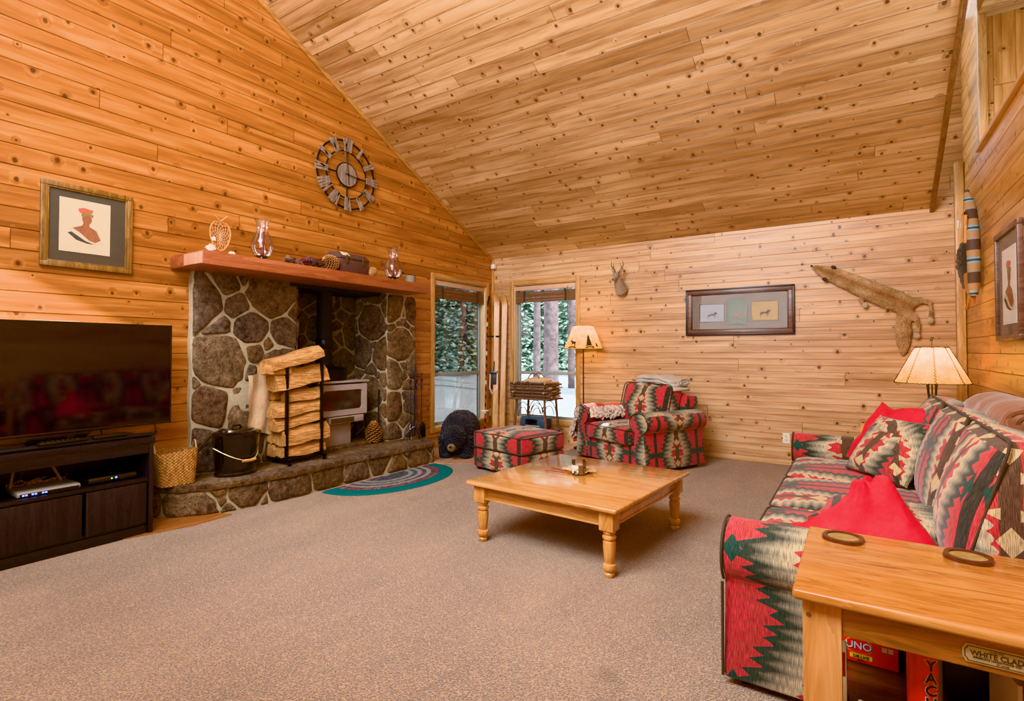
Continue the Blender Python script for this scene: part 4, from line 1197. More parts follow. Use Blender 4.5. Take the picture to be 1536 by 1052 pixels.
for i in range(len(rings) - 1):
    for k in range(n): bm.faces.new((rings[i][k], rings[i][(k + 1) % n], rings[i + 1][(k + 1) % n], rings[i + 1][k]))
bm.faces.new(rings[0][::-1]); bm.faces.new(rings[-1])
part('basket_body', mb, M['basket'], t, world=False)
for s_ in (-1, 1):
    mb = MB(); mb.tube(arc((-0.05, s_ * 0.143, 0.26), (0, s_ * 0.15, 0.40), (0.05, s_ * 0.143, 0.26), 10), 0.006, 6); part('handle', mb, M['twigL'], t, world=False)

# half oval braided rug
mb = MB(); bm = mb.bm
A_ = Vector((-4.14, 3.16, 0)); B_ = Vector((-4.10, 4.70, 0)); mid_ = (A_ + B_) / 2; ax_ = (B_ - A_) / 2; nrm = Vector((1, -0.03, 0)).normalized() * 0.60
NR, NA = 16, 48; rows = []
for i in range(NR + 1):
    r_ = max(0.02, i / NR)
    rows.append([bm.verts.new(mid_ + ax_ * (-cos(pi * k / NA)) * r_ ** 1.0 + nrm * sin(pi * k / NA) ** 0.85 * r_ + Vector((0, 0, 0.014 if i < NR else 0.002))) for k in range(NA + 1)])
for i in range(NR):
    for k in range(NA):
        f = bm.faces.new((rows[i][k], rows[i + 1][k], rows[i + 1][k + 1], rows[i][k + 1]))
        for l, (r_, a_) in zip(f.loops, ((i, k), (i + 1, k), (i + 1, k + 1), (i, k + 1))): l[mb.uv].uv = (r_ / NR, a_ / NA)
bmesh.ops.recalc_face_normals(bm, faces=bm.faces)
solo('braided_rug', mb, M['rug'], 'half oval braided rug with wide teal border lying along the hearth', 'rug', uv=None)
# ------------------------------------------------------------------ media stand and television
t = thing('media_stand', 'black-brown oak media stand with open shelf above two doors', 'tv stand', (-4.5, 1.0, 0))
A0, A1, B0, B1 = -4.72, -4.25, 0.12, 1.81     # x back/front, y ends
mb = MB(); mb.box((A0, B0 - 0.01, 0.645), (A1 + 0.01, B1 + 0.008, 0.685), 0.003); part('top', mb, M['ebony'], t)
mb = MB(); mb.box((A1 - 0.025, B0, 0.575), (A1, B1 - 0.02, 0.645), 0.002); part('top_rail', mb, M['ebony'], t)
for y0 in (B0, B1 - 0.028):
    mb = MB(); mb.box((A0, y0, 0.0), (A1 + 0.004, y0 + 0.028, 0.645), 0.002); part('side_panel', mb, M['ebonyZ'], t)
mb = MB(); mb.box((A0, B0 + .028, 0.375), (A1 - 0.004, B1 - 0.03, 0.40), 0.002); part('shelf', mb, M['ebony'], t)
mb = MB(); mb.box((A0, B0 + .028, 0.05), (A0 + 0.012, B1 - 0.028, 0.64), 0.0); part('back_panel', mb, M['ebonyZ'], t)
mb = MB(); mb.box((A0 + 0.02, B0 + .028, 0.0), (A1 - 0.012, B1 - 0.03, 0.065), 0.002); part('plinth', mb, M['ebony'], t)
mb = MB(); mb.box((A0 + 0.02, B0 + .028, 0.065), (A1 - 0.022, B1 - 0.03, 0.085), 0.002); part('bottom_shelf', mb, M['ebony'], t)
for (a, b) in ((B0 + 0.03, 0.90), (0.905, 1.40), (1.415, B1 - 0.036)):
    mb = MB(); mb.box((A1 - 0.02, a, 0.085), (A1 - 0.002, b - 0.004, 0.368), 0.003)
    d_ = part('door', mb, M['ebonyZ'], t)
    if a > 1.4:
        mb = MB(); mb.box((A1 - 0.003, a, 0.085), (A1 + 0.003, a + 0.012, 0.368), 0.001); part('edge_pull', mb, M['iron'], d_)

t = thing('television', 'large black flat screen television standing on the media stand', 'television', (-4.44, 1.1, 0.685))
TX = -4.42; ty0, ty1, tz0, tz1 = 0.62, 2.0, 0.755, 1.50
def tvbox(mb, a, b, bev=0.0): mb.box(a, b, bev); return mb
part('housing', tvbox(MB(), (TX - 0.055, ty0, tz0), (TX - 0.006, ty1, tz1), 0.008), M['blackmat'], t)
mb = MB(); e = 0.012
mb.box((TX - 0.008, ty0, tz1 - e), (TX + 0.002, ty1, tz1), 0.002); mb.box((TX - 0.008, ty0, tz0), (TX + 0.002, ty1, tz0 + e + .006), 0.002)
mb.box((TX - 0.008, ty0, tz0), (TX + 0.002, ty0 + e, tz1), 0.002); mb.box((TX - 0.008, ty1 - e, tz0), (TX + 0.002, ty1, tz1), 0.002)
part('bezel', mb, M['blackgloss'], t)
M['screen'] = plain('screen_glass', rgb(14, 13, 18), 0.06, 0, 0.05, 5, 0.0, 0.75)
mb = MB(); mb.box((TX - 0.006, ty0 + e, tz0 + e), (TX - 0.002, ty1 - e, tz1 - e)); part('screen', mb, M['screen'], t, 'glossy dark screen')
mb = MB(); mb.prism([(1.10, 0.755), (1.16, 0.70), (1.02, 0.687), (1.60, 0.687), (1.46, 0.70), (1.52, 0.755)], 0, TX - 0.05, TX - 0.03, 0.002)
mb.box((TX - 0.16, 1.02, 0.685), (TX + 0.08, 1.60, 0.695), 0.003); part('stand', mb, M['blackgloss'], t)
for y in (1.0, 1.56, 1.90):
    mb = MB(); mb.tube([(TX - 0.03, y, 0.76), (TX - 0.035, y + 0.012, 0.70), (TX - 0.06, y + 0.01, 0.687)], 0.004, 6); part('cable', mb, M['blackmat'], t)
mb = MB(); mb.box((TX - 0.06, 1.18, 1.498), (TX + 0.0, 1.42, 1.506), 0.002); part('top_strip', mb, M['trimPale'], t, 'thin pale strip on the top edge')
mb = MB(); mb.box((-4.335, 0.55, 0.686), (-4.275, 1.845, 0.712), 0.012, rot=R('Z', 1.2))
solo('sound_bar', mb, M['blackmat'], 'long thin black bar along the front edge of the stand top, its rounded end overhanging', 'sound bar')
def remote(lab, y0, y1, x, z, rz):
    t = thing('remote_control', lab, 'remote', (x, (y0 + y1) / 2, z), radians(rz))
    L_ = (y1 - y0) / 2
    mb = MB(); mb.box((-0.022, -L_, 0), (0.022, L_, 0.018), 0.008); part('shell', mb, M['blackgloss'], t, world=False)
    for k in range(8):
        for j in (-1, 0, 1):
            mb = MB(); mb.ell((j * 0.011, -L_ * 0.8 + k * L_ * 0.2, 0.018), (0.0038, 0.005, 0.0022), 8, 5); part('button', mb, M['stoveDk'], t, world=False)
remote('nearer of two black remote controls lying on the stand top', 1.17, 1.43, -4.29, 0.712, 4)
remote('farther of two black remote controls lying on the stand top', 1.46, 1.66, -4.30, 0.712, 2)

t = thing('internet_router', 'silver router with two antennas and blue lights on the open shelf', 'router', (-4.38, 1.22, 0.40))
M['silver'] = plain('silver_plastic', rgb(186, 184, 176), 0.3, 0.4, 0.05, 20, 0.02)
M['blueled'] = emis('blue_light', (0.05, 0.22, 1.0, 1), 6.0)
M['greenled'] = emis('green_light', (0.1, 1.0, 0.15, 1), 4.0)
mb = MB(); mb.box((-4.52, 1.08, 0.402), (-4.29, 1.40, 0.436), 0.01); part('case', mb, M['silver'], t)
mb = MB(); mb.box((-4.291, 1.095, 0.408), (-4.2865, 1.39, 0.424), 0.001); f_ = part('light_bar', mb, M['blackmat'], t)
for y in (1.105, 1.12, 1.15, 1.165, 1.20, 1.215):
    mb = MB(); mb.box((-4.287, y, 0.412), (-4.2855, y + 0.01, 0.42)); part('light', mb, M['blueled'], f_)
for y, dy in ((1.10, 0.015), (1.36, -0.05)):
    mb = MB(); mb.tube([(-4.50, y, 0.43), (-4.50, y + dy, 0.54)], [0.009, 0.007], 8); part('antenna', mb, M['stove'], t)
t = thing('cable_box', 'black cable box with blue and green lights on the right of the open shelf', 'cable box', (-4.42, 1.60, 0.40))
mb = MB(); mb.box((-4.55, 1.44, 0.404), (-4.30, 1.735, 0.45), 0.014); part('case', mb, M['blackgloss'], t)
mb = MB(); mb.ell((-4.297, 1.60, 0.432), (0.003, 0.006, 0.006), 10, 6); part('light', mb, M['blueled'], t, 'bright blue light')
mb = MB(); mb.ell((-4.298, 1.575, 0.43), (0.002, 0.004, 0.004), 10, 6); part('light', mb, M['greenled'], t, 'small green light')
mb = MB(); rr = random.Random(2)
pts = [(-4.56 + 0.04 * cos(a_ * 1.3), 1.16 + 0.10 * sin(a_) + 0.006 * a_, 0.408 + 0.012 * (k % 5)) for k, a_ in enumerate([i * 0.5 for i in range(60)])]
mb.tube(pts, 0.004, 6)
M['yellowc'] = plain('yellow_cable', rgb(196, 160, 74), 0.5)
solo('coiled_cable', mb, M['yellowc'], 'yellow network cable coiled behind the silver router', 'cable')
mb = MB(); pts = [(-4.60 + 0.03 * sin(i * .9), 1.28 + i * 0.017, 0.42 + 0.035 * abs(sin(i * .7))) for i in range(16)]; mb.tube(pts, 0.005, 6)
solo('black_cable', mb, M['blackmat'], 'tangled black cables lying between router and cable box', 'cable')
mb = MB(); mb.box((-4.46, 0.93, 0.402), (-4.30, 1.005, 0.53), 0.008)
solo('grey_speaker', mb, M['stove'], 'grey box at the left end of the open shelf beside the router', 'speaker')

# ------------------------------------------------------------------ coffee table
def leg_profile():
    return [(0.022, 0.0), (0.026, 0.005), (0.027, 0.018), (0.020, 0.026), (0.030, 0.034), (0.037, 0.05), (0.034, 0.064), (0.022, 0.07), (0.025, 0.075), (0.030, 0.11), (0.034, 0.15), (0.033, 0.178), (0.024, 0.184), (0.036, 0.194), (0.036, 0.204), (0.025, 0.212), (0.034, 0.222), (0.034, 0.235)]
ct = thing('coffee_table', 'square honey pine coffee table with thick turned legs', 'coffee table', (-1.65, 3.45, 0), radians(-4.5))
w2, d2, H_ = 0.565, 0.60, 0.415
mb = MB(); mb.box((-w2, -d2, H_ - 0.028), (w2, d2, H_), 0.010, 3); part('tabletop', mb, M['ctabX'], ct, world=False)
for sx in (-1, 1):
    for sy in (-1, 1):
        x, y = sx * (w2 - 0.085), sy * (d2 - 0.085)
        mb = MB(); mb.lathe([(r * 1.12, z * 1.15) for r, z in leg_profile()], (x, y, 0), 24); mb.box((x - 0.045, y - 0.045, 0.27), (x + 0.045, y + 0.045, H_ - 0.028), 0.003); part('leg', mb, M['ctabZ'], ct, world=False)
for s_ in (-1, 1):
    for ax in (0, 1):
        a = w2 - 0.13; b = (d2 if ax == 0 else w2) - 0.085
        mb = MB()
        if ax == 0: mb.box((-a, s_ * b - 0.011, 0.296), (a, s_ * b + 0.011 + .02 * s_, H_ - 0.028), 0.003); mb.box((-a, s_ * (b + 0.033) - 0.004, 0.294), (a, s_ * (b + 0.033) + 0.004, 0.306), 0.002)
        else: mb.box((s_ * b - 0.011, -(d2 - 0.13), 0.296), (s_ * b + 0.011 + .02 * s_, d2 - 0.13, H_ - 0.028), 0.003); mb.box((s_ * (b + 0.033) - 0.004, -(d2 - .13), 0.294), (s_ * (b + 0.033) + 0.004, d2 - 0.13, 0.306), 0.002)
        part('apron', mb, M['ctabX'], ct, world=False)
# candle jar
CZ = 0.416
t = thing('candle_jar', 'clear glass jar candle with printed label on the coffee table', 'candle', (-1.685, 3.48, CZ))
mb = MB(); mb.lathe([(0.045, 0), (0.05, 0.004), (0.052, 0.10), (0.049, 0.10), (0.047, 0.008), (0.0, 0.008)], (0, 0, 0), 32, cap=False); part('jar', mb, M['jar'], t, world=False)
M['wax'] = plain('candle_wax', rgb(196, 170, 146), 0.5, 0, 0.04, 20, 0.02)
mb = MB(); mb.lathe([(0.0, 0.009), (0.0465, 0.009), (0.0465, 0.068), (0.0, 0.068)], (0, 0, 0), 32, cap=False); part('wax', mb, M['wax'], t, world=False)
def labelmat():
    t = NT('candle_label'); o = t.coord('Object')
    v = t.vor(t.mapv(o, (60, 60, 90)), 1.0, out='Color')
    s = t.sep(v); col = t.ramp(s[0], [(0.0, rgb(230, 232, 236)), (0.45, rgb(120, 140, 170)), (0.7, rgb(60, 66, 80)), (0.85, rgb(214, 200, 60))], 'CONSTANT')
    z = t.sep(o)[2]; col = t.mix(t.mr(z, 0.046, 0.05), col, rgb(226, 228, 238))
    return t.pbr(col, 0.5)
M['label'] = labelmat()
mb = MB(); bm = mb.bm; v0 = []; 
for k in range(9):
    a = radians(-150 + 80 * k / 8); v0.append([bm.verts.new((0.0525 * cos(a), 0.0525 * sin(a), z)) for z in (0.012, 0.072)])
for k in range(8): bm.faces.new((v0[k][0], v0[k + 1][0], v0[k + 1][1], v0[k][1]))
part('label_band', mb, M['label'], t, world=False)
# fan of napkins / coaster cards
M['slat'] = wood('coaster_slats', rgb(140, 106, 70), rgb(190, 156, 112), rgb(214, 186, 146), 0, 0.6, 2, False, 0)
M['redwd'] = plain('reddish_stick', rgb(128, 62, 44), 0.5)
rr = random.Random(9)
for k in range(7):
    a = radians(150 + k * 26); L_ = 0.17 + 0.02 * (k % 3)
    mb = MB(); mb.box((-L_ / 2, -0.045, 0), (L_ / 2, 0.045, 0.003), 0.0014)
    bmesh.ops.transform(mb.bm, matrix=Matrix.Translation((-1.70 + 0.07 * cos(a), 3.62 + 0.05 * sin(a), CZ + 0.001 + k * 0.0035)) @ R('Z', math.degrees(a)).to_4x4(), verts=mb.bm.verts)
    solo('paper_napkin', mb, M['paper'] if k % 2 else M['slat'], 'flat tan and cream card fanned in the pile behind the candle jar', 'card', 'fanned cards on the coffee table')
for k, (p, q) in enumerate((((-1.94, 3.44), (-1.74, 3.46)), ((-1.94, 3.54), (-1.745, 3.48)), ((-1.87, 3.64), (-1.75, 3.50)))):
    mb = MB(); mb.tube([(p[0], p[1], CZ + 0.006), (q[0], q[1], CZ + 0.011 + 0.0 * k)], 0.004, 8)
    solo('wooden_stick', mb, M['redwd'], ['lowest of the thin reddish sticks left of the candle jar', 'middle thin reddish stick left of the candle jar', 'short dark stick pointing up left behind the candle jar'][k], 'stick')

# ------------------------------------------------------------------ console table near the camera
TZ = 0.68
c0, c1, e0, e1 = -0.15, 0.86, 1.575, 2.175
cn = thing('console_table', 'orange pine console table with plank top beside the near sofa arm', 'table', (0.35, 1.87, 0), radians(0))
mb = MB(); mb.box((c0, e0, TZ - 0.028), (c1, e1, TZ), 0.009, 3); part('tabletop', mb, M['consX'], cn)
for x in (c0 + 0.022, c1 - 0.022 - 0.088):
    for y in (e0 + 0.03, e1 - 0.03 - 0.04):
        mb = MB(); mb.box((x, y, 0), (x + 0.088, y + 0.04, TZ - 0.028), 0.003); lg = part('leg', mb, M['consZ'], cn)
        if y < 1.7 and x < 0:
            mb = MB(); mb.lathe([(0.0, 0), (0.006, 0), (0.006, 0.0015), (0.0, 0.002)], (0, 0, 0), 16)
            bmesh.ops.transform(mb.bm, matrix=Matrix.Translation((x + 0.014, y, TZ - 0.07)) @ R('X', 90).to_4x4(), verts=mb.bm.verts); part('dowel_plug', mb, M['trimDk'], lg)
mb = MB(); mb.box((c0 + 0.11, e0 + 0.036, TZ - 0.108), (c1 - 0.11, e0 + 0.058, TZ - 0.028), 0.003); ap = part('apron', mb, M['consA'], cn, 'front rail with dark swirling grain')
mb = MB(); mb.box((c0 + 0.11, e1 - 0.058, TZ - 0.108), (c1 - 0.11, e1 - 0.036, TZ - 0.028), 0.003); part('apron', mb, M['consA'], cn)
for x in (c0 + 0.03, c1 - 0.052):
    mb = MB(); mb.box((x, e0 + 0.07, TZ - 0.108), (x + 0.022, e1 - 0.07, TZ - 0.028), 0.003); part('side_rail', mb, M['consX'], cn)
SZ = 0.30
mb = MB(); mb.box((c0 + 0.03, e0 + 0.045, SZ - 0.022), (c1 - 0.03, e1 - 0.045, SZ), 0.003); part('lower_shelf', mb, M['shelfDk'], cn, 'dark brown lower shelf')
mb = MB(); mb.box((c0 + 0.03, e1 - 0.035, 0.1), (c1 - 0.03, e1 - 0.028, TZ - 0.108), 0.001); part('back_board', mb, M['shelfDk'], cn, 'dark back board')
# name plate on the apron
pc = (0.256, e0 + 0.036, TZ - 0.072); FM = Matrix.Rotation(radians(90), 4, 'X')
pw_, ph_ = 0.060, 0.021
poly = [(-pw_, -ph_ * .5), (-pw_, ph_ * .5), (-pw_ * 0.95, ph_ * .62), (-pw_ * 0.9, ph_), (pw_ * 0.9, ph_), (pw_ * 0.95, ph_ * .62), (pw_, ph_ * .5), (pw_, -ph_ * .5), (pw_ * .95, -ph_ * .62), (pw_ * 0.9, -ph_), (-pw_ * 0.9, -ph_), (-pw_ * .95, -ph_ * .62)]
mb = MB(); mb.prism([(x + pc[0], z + pc[2]) for x, z in poly], 1, pc[1] - 0.004, pc[1], 0.001); pl_ = part('name_plate', mb, M['brass'], cn, 'brass refrigerator plate with raised lettering')
mb = MB(); poly2 = [(x * 0.93, z * 0.82) for x, z in poly]; mb.prism([(x + pc[0], z + pc[2]) for x, z in poly2], 1, pc[1] - 0.0048, pc[1] - 0.0038, 0.0); part('plate_field', mb, M['brassDk'], pl_)
mb = MB(); mb.prism([(x * .965 + pc[0], z * 0.9 + pc[2]) for x, z in poly2], 1, pc[1] - 0.0052, pc[1] - 0.0046, 0.0); part('plate_face', mb, M['brass'], pl_)
def face(mb, body, x, z, size, y, sx=1.0, bold=0.0, ext=0.0006): mb.text(body, Matrix.Translation((x, y, z)) @ FM, size, ext, sx, bold)
mb = MB(); yy = pc[1] - 0.0056
face(mb, 'WHITE CLAD', pc[0], pc[2] + 0.0025, 0.0165, yy, 0.92, 0.0004); face(mb, 'TRADE MARK', pc[0], pc[2] + 0.0125, 0.004, yy)
face(mb, 'SIMMONS HARDWARE CO', pc[0], pc[2] - 0.0065, 0.0062, yy, 1.1, 0.0001); face(mb, 'ST. LOUIS', pc[0] + 0.01, pc[2] - 0.0125, 0.0045, yy, 1.1)
part('plate_lettering', mb, M['brassDk'], pl_, smooth=False)

# coasters on the console
def coaster(lab, x, y):
    t = thing('coaster', lab, 'coaster', (x, y, TZ))
    mb = MB(); bm = mb.bm; n = 48; top_, bot, itop = [], [], []
    for k in range(n):
        a = 2 * pi * k / n; r = 0.056 + 0.007 * abs(sin(a * 2 + 0.4)) ** 0.6
        bot.append(bm.verts.new((r * cos(a), r * sin(a), 0))); top_.append(bm.verts.new((r * 0.97 * cos(a), r * 0.97 * sin(a), 0.011))); itop.append(bm.verts.new((0.047 * cos(a), 0.047 * sin(a), 0.011)))
    ib = [bm.verts.new((0.046 * cos(2 * pi * k / n), 0.046 * sin(2 * pi * k / n), 0.005)) for k in range(n)]
    for k in range(n):
        j = (k + 1) % n
        for A, B in ((bot, top_), (top_, itop), (itop, ib)): bm.faces.new((A[k], A[j], B[j], B[k]))
    bm.faces.new(bot[::-1])
    part('rim', mb, M['coastrim'], t, world=False)
    mb = MB(); mb.lathe([(0.0, 0.004), (0.0465, 0.004), (0.0465, 0.006), (0.0, 0.006)], (0, 0, 0), 40, cap=False); part('inlay', mb, M['coastin'], t, world=False)
M['coastrim'] = plain('dark_cherry_wood', rgb(84, 44, 30), 0.3, 0, 0.2, 30, 0.05, 0.5, 0.3)
M['coastin'] = plain('mottled_inlay', rgb(150, 120, 76), 0.5, 0, 0.25, 50, 0.05)
coaster('scalloped dark coaster on the near left corner of the console top', -0.045, 2.075)
coaster('scalloped dark coaster on the console top nearer the back cushions', 0.272, 2.085)

# games on the lower shelf
def gbox(a, b, mat, bev=0.002): mb = MB(); mb.box(a, b, bev); return mb
M['unored'] = plain('red_game_card', rgb(226, 40, 30), 0.35, 0, 0.06, 30, 0.02)
M['dkred'] = plain('dark_red_card', rgb(140, 26, 36), 0.4, 0, 0.06, 30, 0.02)
M['ink_w'] = plain('white_print', rgb(240, 238, 230), 0.5, 0, 0.02); M['ink_k'] = plain('black_print', rgb(24, 22, 26), 0.5, 0, 0.02)
M['ink_y'] = plain('yellow_print', rgb(238, 204, 60), 0.5, 0, 0.02); M['ink_p'] = plain('purple_print', rgb(96, 60, 150), 0.5, 0, 0.02)
M['ink_b'] = plain('blue_print', rgb(40, 130, 200), 0.5, 0, 0.02); M['ink_g'] = plain('grey_print', rgb(120, 122, 130), 0.5, 0, 0.02)
UY = 2.055
t = thing('card_game_box', 'bright red UNO card game box lying at the back of the lower shelf', 'game box', (0.02, UY + 0.03, SZ))
mb = MB(); mb.box((-0.085, UY, SZ + 0.001), (0.098, UY + 0.06, SZ + 0.082), 0.002); part('carton', mb, M['unored'], t)
mb = MB(); mb.lathe([(0.0, 0), (0.030, 0), (0.030, 0.0008), (0.0, 0.0008)], (0, 0, 0), 32, 1.28, 0.86)
bmesh.ops.transform(mb.bm, matrix=Matrix.Translation((-0.006, UY - 0.0002, SZ + 0.054)) @ FM, verts=mb.bm.verts); part('logo_ring', mb, M['ink_y'], t)
mb = MB(); mb.lathe([(0.0, 0), (0.0285, 0), (0.0285, 0.0008), (0.0, 0.0008)], (0, 0, 0), 32, 1.28, 0.86)
bmesh.ops.transform(mb.bm, matrix=Matrix.Translation((-0.006, UY - 0.0007, SZ + 0.054)) @ FM, verts=mb.bm.verts); part('logo_field', mb, M['unored'], t)
mb = MB(); face(mb, 'UNO', -0.0055, SZ + 0.0535, 0.031, UY - 0.0018, 1.0, 0.0014); part('logo_shadow', mb, M['ink_p'], t, smooth=False)
mb = MB(); face(mb, 'UNO', -0.006, SZ + 0.054, 0.031, UY - 0.0026, 1.0, 0.0004); part('logo_lettering', mb, M['ink_w'], t, smooth=False)
mb = MB(); mb.box((-0.03, UY - 0.0012, SZ + 0.014), (0.03, UY, SZ + 0.027)); part('deluxe_band', mb, M['ink_y'], t)
mb = MB(); face(mb, 'DELUXE', 0.0, SZ + 0.0205, 0.012, UY - 0.0018, 1.0, 0.0003); part('band_lettering', mb, M['ink_k'], t, smooth=False)
mb = MB(); face(mb, 'EDITION', 0.0, SZ + 0.0085, 0.005, UY - 0.0008); part('small_lettering', mb, M['ink_k'], t, smooth=False)
for x in (0.056, 0.072):
    mb = MB(); mb.box((x, UY - 0.001, SZ + 0.052), (x + 0.013, UY, SZ + 0.066)); part('icon', mb, M['paper'], t)
YX, YY = 0.136, 1.74
t = thing('dice_game_tube', 'tall red round game can lettered YACHTZEE down its side', 'game can', (YX, YY, SZ))
mb = MB(); mb.lathe([(0.036, 0.001), (0.0365, 0.004), (0.0365, 0.262), (0.036, 0.265)], (YX, YY, SZ), 32); part('can', mb, M['unored'], t)
mb = MB(); n = 20; bm = mb.bm; vv = []
for k in range(7):
    a = radians(-42 + 40 * k / 6); vv.append([bm.verts.new((YX + 0.0368 * cos(a), YY + 0.0368 * sin(a), SZ + z)) for z in (0.004, 0.26)])
for k in range(6): bm.faces.new((vv[k][0], vv[k + 1][0], vv[k + 1][1], vv[k][1]))
part('printed_panel', mb, M['ink_g'], t)
def canchar(ch, z, size, bold, rad, ang, mat, nm):
    mb = MB()
    a = radians(ang)
    Mx = Matrix.Translation((YX + rad * cos(a), YY + rad * sin(a), z)) @ Matrix.Rotation(a + pi / 2, 4, 'Z') @ FM
    mb.text(ch, Mx, size, 0.0009, 1.0, bold); part(nm, mb, mat, t, smooth=False)
for k, ch in enumerate('YACHTZEE'):
    z = SZ + 0.208 - k * 0.031
    canchar(ch, z, 0.036, 0.0022, 0.0352, -72, M['ink_w'], 'letter_outline'); canchar(ch, z, 0.036, 0.0008, 0.0362, -72, M['ink_k'], 'letter')
t = thing('card_deck_box', 'narrow box standing on end beside the console leg, cream with dark red front', 'card box', (-0.07, 1.83, SZ))
mb = MB(); mb.box((-0.118, 1.80, SZ + 0.001), (-0.034, 1.86, SZ + 0.148), 0.002); part('carton', mb, M['paper'], t)
mb = MB(); mb.box((-0.112, 1.799, SZ + 0.075), (-0.038, 1.8005, SZ + 0.142)); part('front_panel', mb, M['dkred'], t)
mb = MB(); mb.box((-0.0345, 1.808, SZ + 0.08), (-0.0332, 1.852, SZ + 0.14)); part('side_panel', mb, M['dkred'], t)
mb = MB(); mb.box((-0.100, 1.799, SZ + 0.02), (-0.05, 1.8005, SZ + 0.06)); part('picture', mb, M['ink_g'], t)
t = thing('playing_card_tin', 'silver grey playing card box lying flat at the front of the shelf', 'card box', (0.03, 1.74, SZ))
T_ = R('Z', -12)
mb = MB(); mb.box((-0.022, 1.66, SZ + 0.001), (0.068, 1.80, SZ + 0.02), 0.003, rot=T_); part('carton', mb, M['paper'], t)
mb = MB(); mb.box((-0.012, 1.67, SZ + 0.0195), (0.058, 1.79, SZ + 0.0212), 0.0, rot=T_); fr_ = part('border', mb, M['ink_g'], t)
mb = MB(); mb.box((-0.006, 1.677, SZ + 0.0205), (0.052, 1.783, SZ + 0.0218), 0.0, rot=T_); part('field', mb, M['paper'], fr_)
mb = MB(); mb.lathe([(0, 0), (0.018, 0), (0.018, 0.001), (0, 0.001)], (0.023, 1.73, SZ + 0.0216), 20, 1, 1.4); part('oval', mb, M['ink_g'], fr_)
mb = MB(); mb.box((0.20, 1.98, SZ + 0.001), (0.44, 2.10, SZ + 0.11), 0.003, rot=R('Z', 4)); solo('dark_game_box', mb, M['blackmat'], 'dark box with pale edge at the back right of the lower shelf', 'game box')
t = thing('toy_bag', 'white box holding a blue round toy at the right end of the lower shelf', 'toy', (0.40, 1.80, SZ))
mb = MB(); mb.box((0.30, 1.74, SZ + 0.001), (0.31, 1.90, SZ + 0.20), 0.002, rot=R('Z', 10)); mb.box((0.31, 1.89, SZ + 0.001), (0.48, 1.90, SZ + 0.17), 0.002); part('carton', mb, M['white'], t)
mb = MB(); mb.ell((0.385, 1.80, SZ + 0.075), (0.06, 0.06, 0.072), 24, 14); part('ball', mb, M['ink_b'], t)
mb = MB(); mb.ell((0.41, 1.81, SZ + 0.145), (0.04, 0.04, 0.03), 20, 10); part('cap', mb, M['ink_p'], t)
def organic(mb, voxel=0.01, smooth=6, jit=0.0, js=30):
    # fuse overlapping solids of a builder into one continuous skin
    me = bpy.data.meshes.new('tmp'); mb.bm.to_mesh(me); mb.bm.free()
    ob = bpy.data.objects.new('tmp', me); COL.objects.link(ob)
    md = ob.modifiers.new('r', 'REMESH'); md.mode = 'VOXEL'; md.voxel_size = voxel
    ms = ob.modifiers.new('s', 'SMOOTH'); ms.iterations = smooth; ms.factor = 0.6
    dg = bpy.context.evaluated_depsgraph_get(); dg.update()
    m2 = bpy.data.meshes.new_from_object(ob.evaluated_get(dg))
    bpy.data.objects.remove(ob); bpy.data.meshes.remove(me)
    r = MB(); r.bm.from_mesh(m2); bpy.data.meshes.remove(m2)
    if jit: r.jitter(jit, js)
    return r
def basis(x, y):
    x = Vector(x).normalized(); z = x.cross(Vector(y)).normalized(); y = z.cross(x)
    return Matrix((x, y, z)).transposed()

# ------------------------------------------------------------------ armchair (own axes: x right, y back)
AC = Vector((-2.17, 6.10, 0)); AR = radians(-27)
ch = thing('armchair', 'plump rolled arm chair in red and grey southwest weave facing the ottoman', 'armchair', AC, AR)
ch.scale = (1.17, 1.08, 1.0)
def armprof(cx, out, r=0.115, top=0.645, w=0.09):
    cz = top - r; pts = []
    for k in range(25):
        a = radians(-60 + 300 * k / 24) if out > 0 else radians(-60 + 300 * k / 24)
        pts.append((cx + r * cos(a - radians(0)), cz + r * sin(a)))
    pts += [(cx - w, 0.04), (cx + w, 0.04)]
    return pts
def chair_arm(cx):
    mb = MB(); mb.prism(armprof(cx, 1), 1, -0.44, 0.40, 0.012); return mb
P_ = dict(world=False)
mb = MB(); mb.box((-0.40, -0.42, 0.04), (0.40, 0.42, 0.28), 0.015); part('base', mb, M['kil'], ch, **P_)
for s_ in (-1, 1): 
    a_ = part('arm', chair_arm(s_ * 0.425), M['kil'], ch, **P_)
    mb = MB(); mb.tube([(s_ * 0.425 + 0.115 * cos(radians(-60 + 300 * k / 24)), -0.443, 0.53 + 0.115 * sin(radians(-60 + 300 * k / 24))) for k in range(25)], 0.005, 6); part('piping', mb, M['piping'], a_, **P_)
mb = MB(); mb.rbox((0, -0.10, 0.365), (0.325, 0.375, 0.095), 0.05, (0.0, 0.015, 0.02), 10); sc_ = part('seat_cushion', mb, M['kil'], ch, **P_)
mb = MB(); mb.rbox((0, 0.33, 0.44), (0.40, 0.10, 0.37), 0.06, (0, 0, 0.0), 8, R('X', -8)); part('back_frame', mb, M['kil'], ch, **P_)
mb = MB(); mb.rbox((-0.01, 0.17, 0.67), (0.34, 0.10, 0.235), 0.06, (0.0, 0.05, 0.03), 12, R('X', -14)); bc_ = part('back_cushion', mb, M['kil'], ch, **P_)
def loop_piping(hx, hy, r, c, rot, thick, parent):
    pts = []
    for cx, cy, s in ((hx - r, hy - r, 0), (-hx + r, hy - r, 90), (-hx + r, -hy + r, 180), (hx - r, -hy + r, 270)):
        for k in range(5):
            t = radians(s + 90 * k / 4); pts.append(Vector(c) + rot @ Vector((cx + r * cos(t), cy + r * sin(t), thick)))
    mb = MB(); mb.tube(pts, 0.0055, 6, closed=True); return mb
